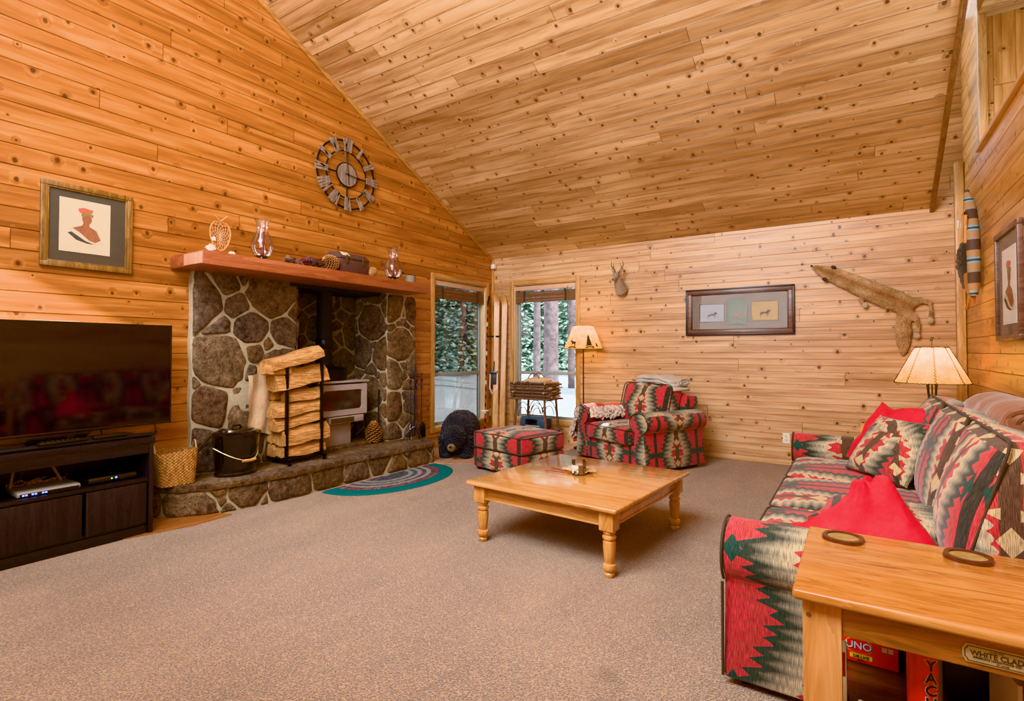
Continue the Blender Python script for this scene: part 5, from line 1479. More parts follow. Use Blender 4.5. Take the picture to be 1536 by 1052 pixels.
part('piping', loop_piping(0.325, 0.375, 0.05, (0, -0.10, 0.365), R('Z', 0), 0.08, 0), M['piping'], sc_, **P_)
part('piping', loop_piping(0.34, 0.235, 0.06, (-0.01, 0.17, 0.67), R('X', -14) @ R('X', 90), 0.085, 0), M['piping'], bc_, **P_)
for x in (-0.42, 0.42):
    for y in (-0.38, 0.36):
        mb = MB(); mb.lathe([(0.02, 0), (0.028, 0.045)], (x, y, 0), 12); part('foot', mb, M['blackmat'], ch, **P_)

# folded quilt on the chair back
CM = Matrix.Translation(AC) @ Matrix.Rotation(AR, 4, 'Z') @ Matrix.Diagonal((1.17, 1.08, 1.0, 1))
mb = MB(); bm = mb.bm
def quiltwarp(p, q):
    p.z += 0.012 * sin(q[0] * 7) * (1 if q[2] > 0 else 0); p.y += 0.012 * sin(q[0] * 4 + 1); p.z -= 0.035 * abs(q[0]) ** 3; return p
for q_ in range(3):
    mb.rbox((0.06 - 0.012 * q_, 0.285, 0.905 + 0.04 * q_), (0.28 - 0.02 * q_, 0.13, 0.024), 0.023, (0.02, 0.01, 0.006), 10, R('Y', 2), quiltwarp)
bmesh.ops.transform(bm, matrix=CM, verts=bm.verts)
fq = thing('folded_quilt', 'pale grey quilt folded on top of the armchair back cushion', 'blanket', CM @ Vector((0.06, 0.285, 0.88)))
part('quilt', mb, M['greyquilt'], fq)
mb = MB(); pts = [(0.355 + 0.004 * sin(k), 0.285 + (0.02 + 0.0035 * k) * cos(k * 0.7), 0.945 + (0.008 + 0.0016 * k) * sin(k * 0.7)) for k in range(24)]
mb.tube(pts, 0.008, 6); bmesh.ops.transform(mb.bm, matrix=CM, verts=mb.bm.verts); part('rolled_end', mb, M['greyquilt'], fq)

# throw over the left chair arm
def throwmat():
    t = NT('patchwork_fleece'); uv = t.sep(t.coord('UV'))
    u, v = t.m('DIVIDE', uv[0], 0.13), t.m('DIVIDE', uv[1], 0.13)
    wn = t.n('ShaderNodeTexWhiteNoise', noise_dimensions='2D'); t.l(t.comb(t.m('FLOOR', u), t.m('FLOOR', v)), wn.inputs['Vector'])
    col = t.ramp(wn.outputs['Value'], [(0, rgb(222, 78, 40)), (0.45, rgb(206, 178, 134)), (0.65, rgb(226, 96, 50)), (0.85, rgb(176, 60, 50))], 'CONSTANT')
    nz = t.noise(t.coord('Object'), 45.0, 3)
    col = t.mix(t.mr(nz, 0.56, 0.6, 0, 0.8), col, rgb(60, 44, 36))
    n2 = t.noise(t.coord('Object'), 300.0, 2)
    return t.pbr(col, 0.95, 0, t.bump(n2, 0.4, 0.003), 0.1, sheen=0.3)
M['throw'] = throwmat()
M['fringe'] = cloth('mauve_grey_fringe', rgb(206, 184, 170), 0.95, 0.2, 0.2, 0.2)
th = thing('fringed_throw', 'orange and tan patchwork throw with thick grey fringe over the left chair arm', 'blanket', CM @ Vector((-0.46, 0, 0.2)))
mb = MB(); bm = mb.bm; g = []
NU, NV = 26, 26
for i in range(NU + 1):
    y = -0.42 + 0.74 * i / NU; row = []
    for j in range(NV + 1):
        s_ = j / NV     # inner edge over the roll to outer hem
        w_ = 0.012 * noise.noise(Vector((y * 7, s_ * 6, 3)))
        if s_ < 0.5:
            a = radians(20 + 170 * s_ / 0.5); r = 0.128 + w_
            p = (-0.425 + r * cos(a), y, 0.53 + r * sin(a))
        else:
            q = (s_ - 0.5) / 0.5
            p = (-0.553 - 0.02 * sin(q * 3) + w_ - 0.03 * q, y, 0.51 - q * (0.24 + 0.10 * (1 - i / NU)))
        v = bm.verts.new(p); row.append(v)
    g.append(row)
for i in range(NU):
    for j in range(NV):
        f = bm.faces.new((g[i][j], g[i + 1][j], g[i + 1][j + 1], g[i][j + 1]))
        for l, (a, b) in zip(f.loops, ((i, j), (i + 1, j), (i + 1, j + 1), (i, j + 1))): l[mb.uv].uv = (a * 0.0285, b * 0.026)
bmesh.ops.transform(bm, matrix=CM, verts=bm.verts)
part('fleece', mb, M['throw'], th, uv=None)
rr = random.Random(5)
mb = MB()
def strand(p, d, L_):
    p = Vector(p); d = Vector(d).normalized(); sd = d.cross(Vector((rr.uniform(-1, 1), rr.uniform(-1, 1), rr.uniform(-.3, 1)))).normalized() * 0.017
    q = p + d * L_; m_ = p + d * L_ * 0.5 + Vector((0, 0, 0.006))
    vs = [mb.bm.verts.new(w) for w in (p - sd * .5, m_ - sd, q - sd * 1.1, q + sd * 1.1, m_ + sd, p + sd * .5)]; mb.bm.faces.new((vs[0], vs[1], vs[4], vs[5])); mb.bm.faces.new((vs[1], vs[2], vs[3], vs[4]))
for k in range(320):
    y = rr.uniform(-0.42, 0.32); a = radians(rr.uniform(0, 48)); r = 0.134
    strand((-0.425 + r * cos(a) + 0.01, y, 0.53 + r * sin(a) + 0.01), (0.8 + rr.uniform(-.3, .3), rr.uniform(-.6, .6), -0.6), rr.uniform(.06, .09))
for k in range(90):
    y = rr.uniform(-0.42, -0.3); s_ = rr.random(); strand((-0.44 - 0.14 * s_, -0.435, 0.66 - 0.35 * s_), (rr.uniform(-.5, .2), -0.4, -0.8), rr.uniform(.05, .08))
for k in range(90): strand((-0.58 + rr.uniform(-.01, .01), rr.uniform(-.42, .3), rr.uniform(0.2, 0.34)), (rr.uniform(-.6, .1), rr.uniform(-.4, .4), -0.8), rr.uniform(.06, .1))
bmesh.ops.transform(mb.bm, matrix=CM, verts=mb.bm.verts)
part('fringe', mb, M['fringe'], th, smooth=False)

# ottoman
ot = thing('ottoman', 'boxy ottoman in red and grey southwest weave in front of the armchair', 'ottoman', (-3.13, 4.95, 0), radians(-14)); ot.scale = (1.12, 1.1, 1.0)
mb = MB(); mb.rbox((0, 0, 0.135), (0.345, 0.295, 0.105), 0.022, (0.0, 0.0, 0), 8); part('base', mb, M['kil2'], ot, **P_)
mb = MB(); mb.rbox((0, 0, 0.335), (0.35, 0.30, 0.095), 0.035, (0.012, 0.012, 0.022), 10); oc = part('cushion', mb, M['kil2'], ot, **P_)
part('piping', loop_piping(0.348, 0.298, 0.04, (0, 0, 0.335), R('Z', 0), 0.078, 0), M['piping'], oc, **P_)
part('piping', loop_piping(0.348, 0.298, 0.04, (0, 0, 0.335), R('Z', 0), -0.082, 0), M['piping'], oc, **P_)
for x in (-0.3, 0.3):
    for y in (-0.25, 0.25):
        mb = MB(); mb.lathe([(0.02, 0), (0.026, 0.035)], (x, y, 0), 12); part('foot', mb, M['blackmat'], ot, **P_)

# ------------------------------------------------------------------ sofa along the right wall
sf = thing('sofa', 'long rolled arm sofa in red, green and grey southwest weave along the right wall', 'sofa', (0.2, 3.65, 0))
YA, YZ = 2.20, 5.12
mb = MB(); mb.box((-0.40, YA + 0.2, 0.04), (0.72, YZ - 0.2, 0.28), 0.012); part('base', mb, M['kilarm'], sf)
def sofaarm(cy):
    r = 0.125; cz = 0.50; pts = [(cy + r * cos(radians(-50 + 280 * k / 24)), cz + r * sin(radians(-50 + 280 * k / 24))) for k in range(25)]
    pts += [(cy - 0.105, 0.03), (cy + 0.105, 0.03)]
    mb = MB(); mb.prism(pts, 0, -0.45, 0.60, 0.014); return mb
for cy in (YA + 0.115, YZ - 0.115):
    a_ = part('arm', sofaarm(cy), M['kilarm'], sf)
    mb = MB(); mb.tube([(-0.452, cy + 0.125 * cos(radians(-50 + 280 * k / 24)), 0.50 + 0.125 * sin(radians(-50 + 280 * k / 24))) for k in range(25)] , 0.006, 6)
    mb.tube([(-0.452, cy - 0.107, 0.40), (-0.452, cy - 0.107, 0.04)], 0.006, 6); mb.tube([(-0.452, cy + 0.107, 0.40), (-0.452, cy + 0.107, 0.04)], 0.006, 6)
    part('piping', mb, M['piping'], a_)
mb = MB(); mb.rbox((0.70, (YA + YZ) / 2, 0.44), (0.13, (YZ - YA) / 2 - 0.02, 0.40), 0.06, (0, 0, 0), 8, R('Y', 5)); part('back_frame', mb, M['kilback'], sf)
cw = (YZ - YA - 0.46) / 3
for k in range(3):
    cy = YA + 0.23 + cw * (k + 0.5)
    mb = MB(); mb.rbox((0.02, cy, 0.37), (0.44, cw / 2 - 0.003, 0.095), 0.045, (0.012, 0.0, 0.022), 10); c_ = part('seat_cushion', mb, M['kilseat'], sf)
    pts = loop_piping(0.44, cw / 2 - 0.003, 0.05, (0.02, cy, 0.37), R('Z', 0), 0.075, 0); part('piping', pts, M['piping'], c_)
    mb = MB()
    def bw(p, q):
        p.y *= 1.0 - 0.05 * max(0, q[2]); p.x += 0.02 * sin(q[1] * 2.2 + k * 2) * (1 - abs(q[2])); return p
    mb.rbox((0.46, cy, 0.70), (0.115, cw / 2 - 0.002, 0.275), 0.06, (0.07, 0.012, 0.02), 12, R('Y', 16), bw); b_ = part('back_cushion', mb, M['kilback'], sf)
    part('piping', loop_piping(0.275, cw / 2 - 0.01, 0.06, (0.46, cy, 0.70), R('Y', 16) @ R('Y', -90), 0.10, 0), M['piping'], b_)
for x in (-0.38, 0.68):
    for y in (YA + 0.08, YZ - 0.08):
        mb = MB(); mb.lathe([(0.02, 0), (0.028, 0.035)], (x, y, 0), 12); part('foot', mb, M['blackmat'], sf)

# pillows on the sofa
bx_ = Vector((0.58, -0.81, 0)); ln = radians(36)
by_ = Vector((0.81 * sin(ln), 0.58 * sin(ln), cos(ln)))
mb = MB(); mb.pillow((0.185, 4.20, 0.675), 0.52, 0.44, 0.15, basis(bx_, by_)); 
t = thing('throw_pillow', 'square southwest weave throw pillow leaning in the middle of the far sofa seat', 'pillow', (0.185, 4.2, 0.47)); part('cover', mb, M['kilpil'], t, uv='box')
def redw(p, q):
    p.y += 0.02 * sin(q[0] * 4); p.z += 0.018 * noise.noise(Vector((q[0] * 2.5, q[1] * 2.5, q[2]))) ; return p
mb = MB(); mb.pillow((0.19, 4.42, 0.72), 0.52, 0.48, 0.15, basis(bx_, by_), warp=redw)
solo('red_pillow', mb, M['red'], 'bright red pillow tucked behind the patterned pillow at the far sofa end', 'pillow')
mb = MB(); bm = mb.bm; NA, NR = 56, 22; rows = []
for i in range(NR + 1):
    f = i / NR; row = []
    for k in range(NA):
        a = 2 * pi * k / NA
        R_ = 1 + 0.22 * cos(2 * a + 0.4) + 0.10 * cos(3 * a + 1)
        x = -0.01 + 0.235 * R_ * cos(a) * (f ** 0.85); y = 2.80 + 0.19 * R_ * sin(a) * f
        h = 0.27 * (1 - f ** (0.95 + 0.45 * cos(a))) * (1 + 0.10 * cos(5 * a + f * 3)) if f > 0.12 else 0.262 * (1 - 0.10 * (f / 0.12) ** 2)
        h += 0.05 * math.exp(-((f - 0.28) / 0.12) ** 2) * max(0, cos(a - 0.5)) + 0.03 * noise.noise(Vector((x * 11, y * 11, 0))) * f + 0.016 * sin(9 * a + 4 * f) * f * (1 - f)
        row.append(bm.verts.new((x + 0.02 * (1 - f), y, 0.465 + max(0.0, h) + 0.012)))
    rows.append(row)
for i in range(NR):
    for k in range(NA): bm.faces.new((rows[i][k], rows[i + 1][k], rows[i + 1][(k + 1) % NA], rows[i][(k + 1) % NA]))
bmesh.ops.remove_doubles(bm, verts=bm.verts, dist=0.0005)
bm.faces.new([v for v in rows[-1] if v.is_valid])
bmesh.ops.recalc_face_normals(bm, faces=bm.faces)
solo('red_throw', mb, M['red'], 'bright red throw heaped into a peak behind the console table', 'blanket')
mb = MB(); mb.pillow((0.16, 2.95, 0.535), 0.66, 0.42, 0.13, R('Z', -8))
solo('flat_pillow', mb, M['kilpil'], 'patterned pillow lying flat on the near seat under the red throw', 'pillow')
mb = MB(); mb.pillow((0.53, 2.54, 0.73), 0.44, 0.46, 0.13, basis((0.55, -0.83, 0), (0.35, 0.2, 0.9)))
t = thing('fringed_pillow', 'grey and red woven pillow with fuzzy edge against the near sofa arm', 'pillow', (0.53, 2.54, 0.55)); part('cover', mb, M['kilpil'], t)

# brown comforter roll on the sofa back
mb = MB(); bm = mb.bm; rings = []; NA = 40
for i in range(22):
    y = 3.30 + 1.05 * i / 21; r0 = 0.125 * (1 - 0.3 * abs(i / 10.5 - 1) ** 6)
    rings.append([bm.verts.new((0.665 + (r0 * 1.05 + 0.010 * sin(y * 22) + 0.012 * noise.noise(Vector((y * 6, a * 2, 0)))) * cos(a), y, 0.955 + (r0 * 0.86 + 0.006 * sin(y * 22)) * sin(a))) for a in [2 * pi * k / NA for k in range(NA)]])
for i in range(21):
    for k in range(NA): bm.faces.new((rings[i][k], rings[i + 1][k], rings[i + 1][(k + 1) % NA], rings[i][(k + 1) % NA]))
bm.faces.new(rings[-1][::-1]); bm.faces.new(rings[0])
bmesh.ops.recalc_face_normals(bm, faces=bm.faces)
t = thing('rolled_comforter', 'shiny brown comforter rolled up along the top of the sofa back', 'blanket', (0.665, 3.8, 0.83)); part('roll', mb, M['brownquilt'], t)
for q in range(3):
    mb = MB(); mb.tube([(0.665 + (0.03 + 0.033 * q) * cos(a) + 0.006 * sin(a * 5), 3.315 - 0.012 * sin(a * 3 + q), 0.955 + (0.026 + 0.028 * q) * sin(a)) for a in [2 * pi * k / 30 for k in range(30)]], 0.019, 8, closed=True)
    part('end_fold', mb, M['brownquilt'], t)

# ------------------------------------------------------------------ end table and lamp in the corner
M['endpine'] = wood('end_table_pine', rgb(176, 106, 40), rgb(220, 150, 70), rgb(236, 178, 98), 0, 0.3, 0.8, True, 0.2)
et = thing('end_table', 'small orange pine end table in the corner beyond the sofa', 'table', (0.42, 5.85, 0))
mb = MB(); mb.box((0.02, 5.45, 0.585), (0.80, 6.15, 0.61), 0.006); part('tabletop', mb, M['endpine'], et)
for x in (0.05, 0.72):
    for y in (5.48, 6.07):
        mb = MB(); mb.box((x, y, 0), (x + 0.05, y + 0.05, 0.585), 0.003); part('leg', mb, M['endpine'], et)
mb = MB(); mb.box((0.06, 5.49, 0.50), (0.76, 5.51, 0.585), 0.002); part('apron', mb, M['endpine'], et)
mb = MB(); mb.box((0.05, 5.50, 0.612), (0.20, 5.62, 0.624), 0.004, rot=R('Z', 12)); solo('eyeglass_case', mb, M['blackmat'], 'small black case lying on the front corner of the end table', 'case')
LX, LY = 0.54, 5.80
tl_ = thing('table_lamp', 'lit table lamp with stitched parchment shade in the corner behind the sofa', 'lamp', (LX, LY, 0.61))
mb = MB(); mb.lathe([(0.09, 0), (0.095, 0.01), (0.085, 0.022), (0.0, 0.024)], (LX, LY, 0.61), 28); part('base', mb, M['black'], tl_)
for k in range(4):
    a = k * pi / 2 + 0.5
    mb = MB(); mb.tube([(LX + 0.055 * cos(a), LY + 0.055 * sin(a), 0.63), (LX + 0.03 * cos(a + .3), LY + 0.03 * sin(a + .3), 0.85), (LX + 0.045 * cos(a), LY + 0.045 * sin(a), 1.06)], [0.008, 0.007, 0.006], 8); part('upright', mb, M['frameDk'], tl_)
mb = MB(); mb.tube([(LX, LY, 0.63), (LX, LY, 1.14)], 0.006, 8); part('stem', mb, M['brassDk'], tl_)
def shade_mesh(r0, r1, z0, z1, c, sides=0, seg=48, sq=1.0):
    mb = MB(); bm = mb.bm; rows = []
    for i in range(7):
        f = i / 6; r = r0 + (r1 - r0) * f; z = z0 + (z1 - z0) * f; row = []
        for k in range(seg):
            a = 2 * pi * k / seg
            rr_ = r
            if sides:
                st_ = 2 * pi / sides; b = (a % st_) - st_ / 2; rr_ = r * cos(st_ / 2) / cos(b) * 0.5 + r * 0.5
            row.append(bm.verts.new((c[0] + rr_ * cos(a), c[1] + rr_ * sin(a) * sq, z)))
        rows.append(row)
    for i in range(6):
        for k in range(seg): bm.faces.new((rows[i][k], rows[i][(k + 1) % seg], rows[i + 1][(k + 1) % seg], rows[i + 1][k]))
    return mb
sh = part('lamp_shade', shade_mesh(0.265, 0.115, 1.03, 1.335, (LX, LY), 8), M['shade'], tl_, 'parchment shade with laced seams')
def surf(c, r0, r1, z0, z1, a, f, o=0.003):
    r = r0 + (r1 - r0) * f + o
    return (c[0] + r * cos(a), c[1] + r * sin(a), z0 + (z1 - z0) * f)
M['lace'] = plain('dark_lacing', rgb(54, 36, 24), 0.8)
for k in range(8):
    a = 2 * pi * k / 8
    mb = MB(); mb.tube([surf((LX, LY), 0.265, 0.115, 1.03, 1.335, a + 0.03 * (1 if j % 2 else -1), j / 26) for j in range(27)], 0.0036, 5); part('lacing', mb, M['lace'], sh)
mb = MB(); mb.tube([surf((LX, LY), 0.262, 0.112, 1.03, 1.335, 2 * pi * j / 120, 0.012 * (1 if j % 2 else -0.3), 0.002) for j in range(120)], 0.0032, 5, closed=True); part('hem_lacing', mb, M['lace'], sh)
mb = MB(); mb.tube([surf((LX, LY), 0.262, 0.112, 1.03, 1.335, 2 * pi * j / 60, 1.0 + 0.012 * (1 if j % 2 else -1), 0.002) for j in range(60)], 0.0032, 5, closed=True); part('rim_lacing', mb, M['lace'], sh)
mb = MB(); mb.tube([(LX, LY, 1.335), (LX + 0.004, LY, 1.40)], 0.004, 6); mb.box((LX - 0.01, LY - 0.006, 1.385), (LX + 0.014, LY + 0.006, 1.425), 0.002, rot=R('Y', 8)); part('finial', mb, M['brassDk'], tl_)
mb = MB(); mb.ell((LX, LY, 1.17), (0.028, 0.028, 0.038), 16, 10); part('bulb', mb, M['bulb'], tl_)

# floor lamp by the window
FX, FY = -3.08, 6.50
fl_ = thing('floor_lamp', 'lit floor lamp with moose and pine silhouettes on its shade behind the armchair', 'lamp', (FX, FY, 0))
mb = MB(); mb.lathe([(0.13, 0), (0.135, 0.012), (0.10, 0.03), (0.02, 0.05), (0.012, 0.07)], (FX, FY, 0), 32); part('base', mb, M['black'], fl_)
mb = MB(); mb.tube([(FX, FY, 0.06), (FX, FY, 1.60)], 0.010, 12); part('pole', mb, M['stoveDk'], fl_)
s0 = (0.258, 0.132, 1.335, 1.645)
sh = part('lamp_shade', shade_mesh(s0[0], s0[1], s0[2], s0[3], (FX, FY)), M['shade'], fl_)
def on_shade(poly, ac, fc, sc, nm):
    # poly in local units mapped onto the cone around angle ac and height fraction fc
    mb = MB(); bm = mb.bm
    vs = []
    for x, y in poly:
        f = fc + y * sc / 0.31; r = s0[0] + (s0[1] - s0[0]) * f
        vs.append(bm.verts.new(surf((FX, FY), s0[0], s0[1], s0[2], s0[3], ac + x * sc / r, f, 0.004)))
    f_ = bm.faces.new(vs); bmesh.ops.triangulate(bm, faces=[f_])
    part(nm, mb, M['lace'], sh, smooth=False)
moose = [(-1.0, 0), (-0.95, 0.9), (-1.05, 1.25), (-0.85, 1.5), (-0.2, 1.5), (0.15, 1.75), (0.35, 1.7), (0.5, 1.95), (0.30, 2.25), (0.35, 2.6), (0.6, 2.35), (0.75, 2.6), (0.9, 2.2), (0.8, 1.95), (1.05, 1.75), (1.3, 1.45), (1.15, 1.3), (0.75, 1.45), (0.5, 1.1), (0.42, 0.7), (0.40, 0), (0.22, 0), (0.2, 0.75), (-0.5, 0.8), (-0.62, 0.6), (-0.6, 0), (-0.78, 0), (-0.8, 0.6), (-0.84, 0)]
tree_ = [(-0.08, 0), (-0.08, 0.3), (-0.9, 0.25), (-0.45, 0.75), (-0.75, 0.72), (-0.35, 1.3), (-0.6, 1.28), (-0.25, 1.9), (-0.42, 1.88), (0, 2.9), (0.42, 1.88), (0.25, 1.9), (0.6, 1.28), (0.35, 1.3), (0.75, 0.72), (0.45, 0.75), (0.9, 0.25), (0.08, 0.3), (0.08, 0)]
va = atan2(-FY, -FX)   # angle from the lamp toward the middle of the room
on_shade([(-x, y) for x, y in moose][::-1], va - 0.62, 0.10, 0.044, 'moose_silhouette')
on_shade(tree_, va + 0.33, 0.08, 0.058, 'pine_silhouette')
on_shade([(-1.3, -0.1), (-0.8, 0.12), (0.2, 0.15), (1.2, 0.0), (1.2, -0.3), (-1.3, -0.3)], va - 0.62, 0.08, 0.05, 'ground_silhouette')
on_shade([(-1.3, -0.1), (-0.8, 0.1), (0.2, 0.15), (1.2, 0.2), (1.2, -0.3), (-1.3, -0.3)], va + 0.36, 0.08, 0.05, 'ground_silhouette')
on_shade([(x * .6, y * .45) for x, y in tree_], va + 0.80, 0.08, 0.05, 'small_pine_silhouette')
for f_, zz in ((0.0, 1.0), (1.0, 1.0)):
    mb = MB(); mb.tube([surf((FX, FY), s0[0], s0[1], s0[2], s0[3], 2 * pi * j / 90, f_ + 0.012 * (1 if j % 2 else -1), 0.002) for j in range(90)], 0.0032, 5, closed=True); part('hem_lacing', mb, M['lace'], sh)
mb = MB(); mb.ell((FX, FY, 1.48), (0.028, 0.028, 0.038), 16, 10); part('bulb', mb, M['bulb'], fl_)
mb = MB(); mb.tube([(FX - 0.13, FY, 1.63), (FX, FY, 1.625), (FX + 0.13, FY, 1.63)], 0.003, 6); mb.tube([(FX, FY - 0.13, 1.63), (FX, FY, 1.625), (FX, FY + 0.13, 1.63)], 0.003, 6); part('shade_spider', mb, M['brassDk'], fl_)

# ------------------------------------------------------------------ twig stand, twig tray and radio by the back window
TWX, TWY = -3.73, 6.36
tw = thing('twig_stand', 'rustic bent twig plant stand under the back wall window', 'stand', (TWX, TWY, 0))
hw, hd = 0.24, 0.17
for k, (sx, sy) in enumerate(((-1, -1), (1, -1), (-1, 1), (1, 1))):
    mb = MB(); mb.tube([(TWX + sx * (hw + 0.03), TWY + sy * (hd + 0.02), 0), (TWX + sx * hw, TWY + sy * hd, 0.35), (TWX + sx * (hw - 0.02), TWY + sy * (hd - 0.01), 0.66)], [0.021, 0.018, 0.016], 9); mb.jitter(0.003, 40); part('leg', mb, M['twig'], tw)
for zz, nm in ((0.23, 'lower_shelf'), (0.655, 'top_shelf')):
    mb = MB()
    for j in range(9):
        y = TWY - hd - 0.03 + (2 * hd + 0.06) * j / 8; mb.tube([(TWX - hw - 0.07, y, zz + 0.004 * (j % 2)), (TWX + hw + 0.07, y, zz - 0.003 * (j % 3))], 0.014, 7)
    part(nm, mb, M['twig'], tw)
for sy in (-1, 1):
    for cx in (-0.11, 0.11):
        for r in (0.11, 0.07):
            mb = MB(); mb.tube([(TWX + cx + r * cos(a), TWY + sy * hd, 0.42 + r * 1.7 * sin(a)) for a in [pi * q / 12 for q in range(13)]], 0.006, 6); part('bent_twig', mb, M['twig'], tw)
M['navy'] = plain('blue_grey_plastic', rgb(66, 84, 104), 0.4, 0, 0.06, 20, 0.02)
t = thing('radio', 'blue-grey portable stereo on the lower shelf of the twig stand', 'radio', (TWX, TWY, 0.25))
mb = MB(); mb.box((TWX - 0.2, TWY - 0.12, 0.252), (TWX + 0.2, TWY + 0.10, 0.40), 0.03, 4); part('case', mb, M['navy'], t)
mb = MB(); mb.box((TWX - 0.10, TWY - 0.124, 0.30), (TWX + 0.08, TWY - 0.118, 0.375), 0.004); part('display', mb, M['blackgloss'], t)
mb = MB(); mb.box((TWX - 0.10, TWY - 0.127, 0.275), (TWX + 0.12, TWY - 0.119, 0.292), 0.003); part('tray', mb, M['vinyl'], t)
tr = thing('twig_basket', 'basket of stacked twigs with hooped handles on the twig stand', 'basket', (TWX, TWY, 0.675))
rr = random.Random(12)
for k in range(10):
    z = 0.685 + k * 0.0205
    for s_ in ((-1, 1)):
        if k % 2 == 0: a, b = (TWX - 0.33 + rr.uniform(-.02, .02), TWY + s_ * 0.14, z), (TWX + 0.33 + rr.uniform(-.03, .02), TWY + s_ * 0.14, z)
        else: a, b = (TWX + s_ * 0.24, TWY - 0.21 + rr.uniform(-.02, .02), z), (TWX + s_ * 0.24, TWY + 0.21, z)
        mb = MB(); mb.tube([a, ((a[0] + b[0]) / 2, (a[1] + b[1]) / 2, z + rr.uniform(-.003, .004)), b], 0.0145, 8); mb.jitter(0.003, 40); part('twig', mb, M['twigL'] if k % 3 == 0 else M['twig'], tr)
for k in range(5):
    mb = MB(); z = 0.70 + k * 0.042; mb.tube([(TWX - 0.32, TWY - 0.165, z), (TWX + 0.32 - 0.04 * (k % 2), TWY - 0.165, z + 0.003)], 0.014, 8); part('twig', mb, M['twig'], tr)
for y in (-0.07, 0.07):
    mb = MB(); mb.tube([(TWX + 0.14 * cos(a), TWY + y, 0.70 + 0.30 * sin(a)) for a in [pi * q / 16 for q in range(17)]], 0.008, 6); part('hoop_handle', mb, M['twig'], tr)
for x in (-0.17, -0.03):
    for s2 in (-1, 1):
        mb = MB(); mb.tube([(TWX + x + 0.08 * cos(a), TWY - 0.185, 0.66 + 0.23 * sin(a)) for a in [pi * q / 12 for q in range(13)]], 0.006, 6)
    part('hoop', mb, M['twig'], tr)
mb = MB(); rr = random.Random(8)
mb.rbox((TWX + 0.03, TWY, 0.885), (0.17, 0.11, 0.035), 0.02, (0, 0, 0.03), 6); part('birch_bark', mb, M['canvas'], tr)

# ------------------------------------------------------------------ skis and pole in the corner
M['ski'] = wood('varnished_ski', rgb(160, 104, 52), rgb(196, 142, 84), rgb(214, 164, 106), 2, 0.35, 0.6, False, 0.2)
def ski(lab, xb, yb, xt, yt, top, flip):
    t = thing('wooden_ski', lab, 'ski', (xb, yb, 0), 0, 'old wooden skis leaning in the corner')
    mb = MB(); bm = mb.bm; rows = []
    for i in range(41):
        f = i / 40; z = top * f
        w = 0.041 - 0.006 * sin(pi * f) if f < 0.94 else 0.041 * max(0.12, 1 - ((f - 0.94) / 0.06) ** 2)
        bend = 0.10 * max(0, (f - 0.90) / 0.10) ** 2
        x = xb + (xt - xb) * f; y = yb + (yt - yb) * f - bend
        th_ = 0.010 + 0.008 * sin(pi * f)
        rows.append([bm.verts.new(Vector((x, y, z)) + q) for q in (Vector((-w * .9, -w * .42, 0)) , Vector((w * .9, w * .42 , 0)), Vector((w * .9, w * .42 + th_, 0)), Vector((-w * .9, -w * .42 + th_, 0)))])
    for i in range(40):
        for k in range(4): bm.faces.new((rows[i][k], rows[i][(k + 1) % 4], rows[i + 1][(k + 1) % 4], rows[i + 1][k]))
    bm.faces.new(rows[0][::-1]); bm.faces.new(rows[-1])
    bmesh.ops.recalc_face_normals(bm, faces=bm.faces)
    part('ski_body', mb, M['ski'], t)
    return t
s1 = ski('front wooden ski with an old cable binding, leaning in the corner between the windows', -4.47, 6.42, -4.60, 6.66, 2.22, 0)
cx, cy = -4.545, 6.53
mb = MB(); mb.box((cx - 0.045, cy - 0.035, 0.74), (cx + 0.045, cy - 0.012, 1.0), 0.01, rot=R('Z', 25)); b_ = part('binding_plate', mb, M['stoveDk'], s1)
mb = MB(); mb.tube([(cx - 0.05, cy - 0.05, 0.98), (cx - 0.052, cy - 0.06, 0.75), (cx, cy - 0.07, 0.67), (cx + 0.05, cy - 0.02, 0.75), (cx + 0.05, cy - 0.01, 0.98)], 0.009, 8); part('cable', mb, M['white'], b_)
mb = MB(); mb.box((cx - 0.06, cy - 0.04, 0.96), (cx + 0.06, cy - 0.02, 1.01), 0.006, rot=R('Z', 25)); part('toe_iron', mb, M['iron'], b_)
mb = MB(); mb.tube([(cx, cy - 0.04, 1.0), (cx, cy - 0.03, 1.16)], 0.008, 8); part('lever', mb, M['iron'], b_)
s2 = ski('rear wooden ski with rounded tip, partly behind the front ski', -4.42, 6.52, -4.50, 6.73, 2.20, 1)
mb = MB(); mb.box((-4.72, 6.58, 1.515), (-4.50, 6.60, 1.54), 0.003); solo('ski_strap', mb, M['blackmat'], 'black strap tying the skis and pole together', 'strap')
sp = thing('ski_pole', 'thin bamboo ski pole wound with red and black tape left of the skis', 'ski pole', (-4.66, 6.42, 0))
def tapemat():
    t = NT('wound_tape'); z = t.sep(t.coord())[2]; o = t.sep(t.coord())
    s = t.m('FRACT', t.m('ADD', t.m('MULTIPLY', z, 9.0), t.m('MULTIPLY', o[0], 12.0)))
    col = t.mix(t.m('GREATER_THAN', s, 0.45), rgb(196, 52, 40), rgb(34, 32, 34))
    col = t.mix(t.m('GREATER_THAN', t.m('FRACT', t.m('MULTIPLY', z, 2.3)), 0.86), col, rgb(206, 190, 160)); return t.pbr(col, 0.6)
M['tape'] = tapemat()
mb = MB(); mb.tube([(-4.64, 6.40, 0.02), (-4.70, 6.56, 2.08)], [0.014, 0.011], 10); part('shaft', mb, M['tape'], sp)
mb = MB(); mb.tube([(-4.70, 6.56, 2.0), (-4.66, 6.54, 2.14)], 0.014, 8); part('grip', mb, M['blackmat'], sp)
mb = MB(); mb.tube([(-4.645 + 0.06 * cos(2 * pi * k / 20), 6.41 + 0.06 * sin(2 * pi * k / 20), 0.42) for k in range(20)], 0.006, 6, closed=True); mb.tube([(-4.705, 6.41, 0.42), (-4.585, 6.41, 0.42)], 0.005, 6); part('snow_basket', mb, M['white'], sp)

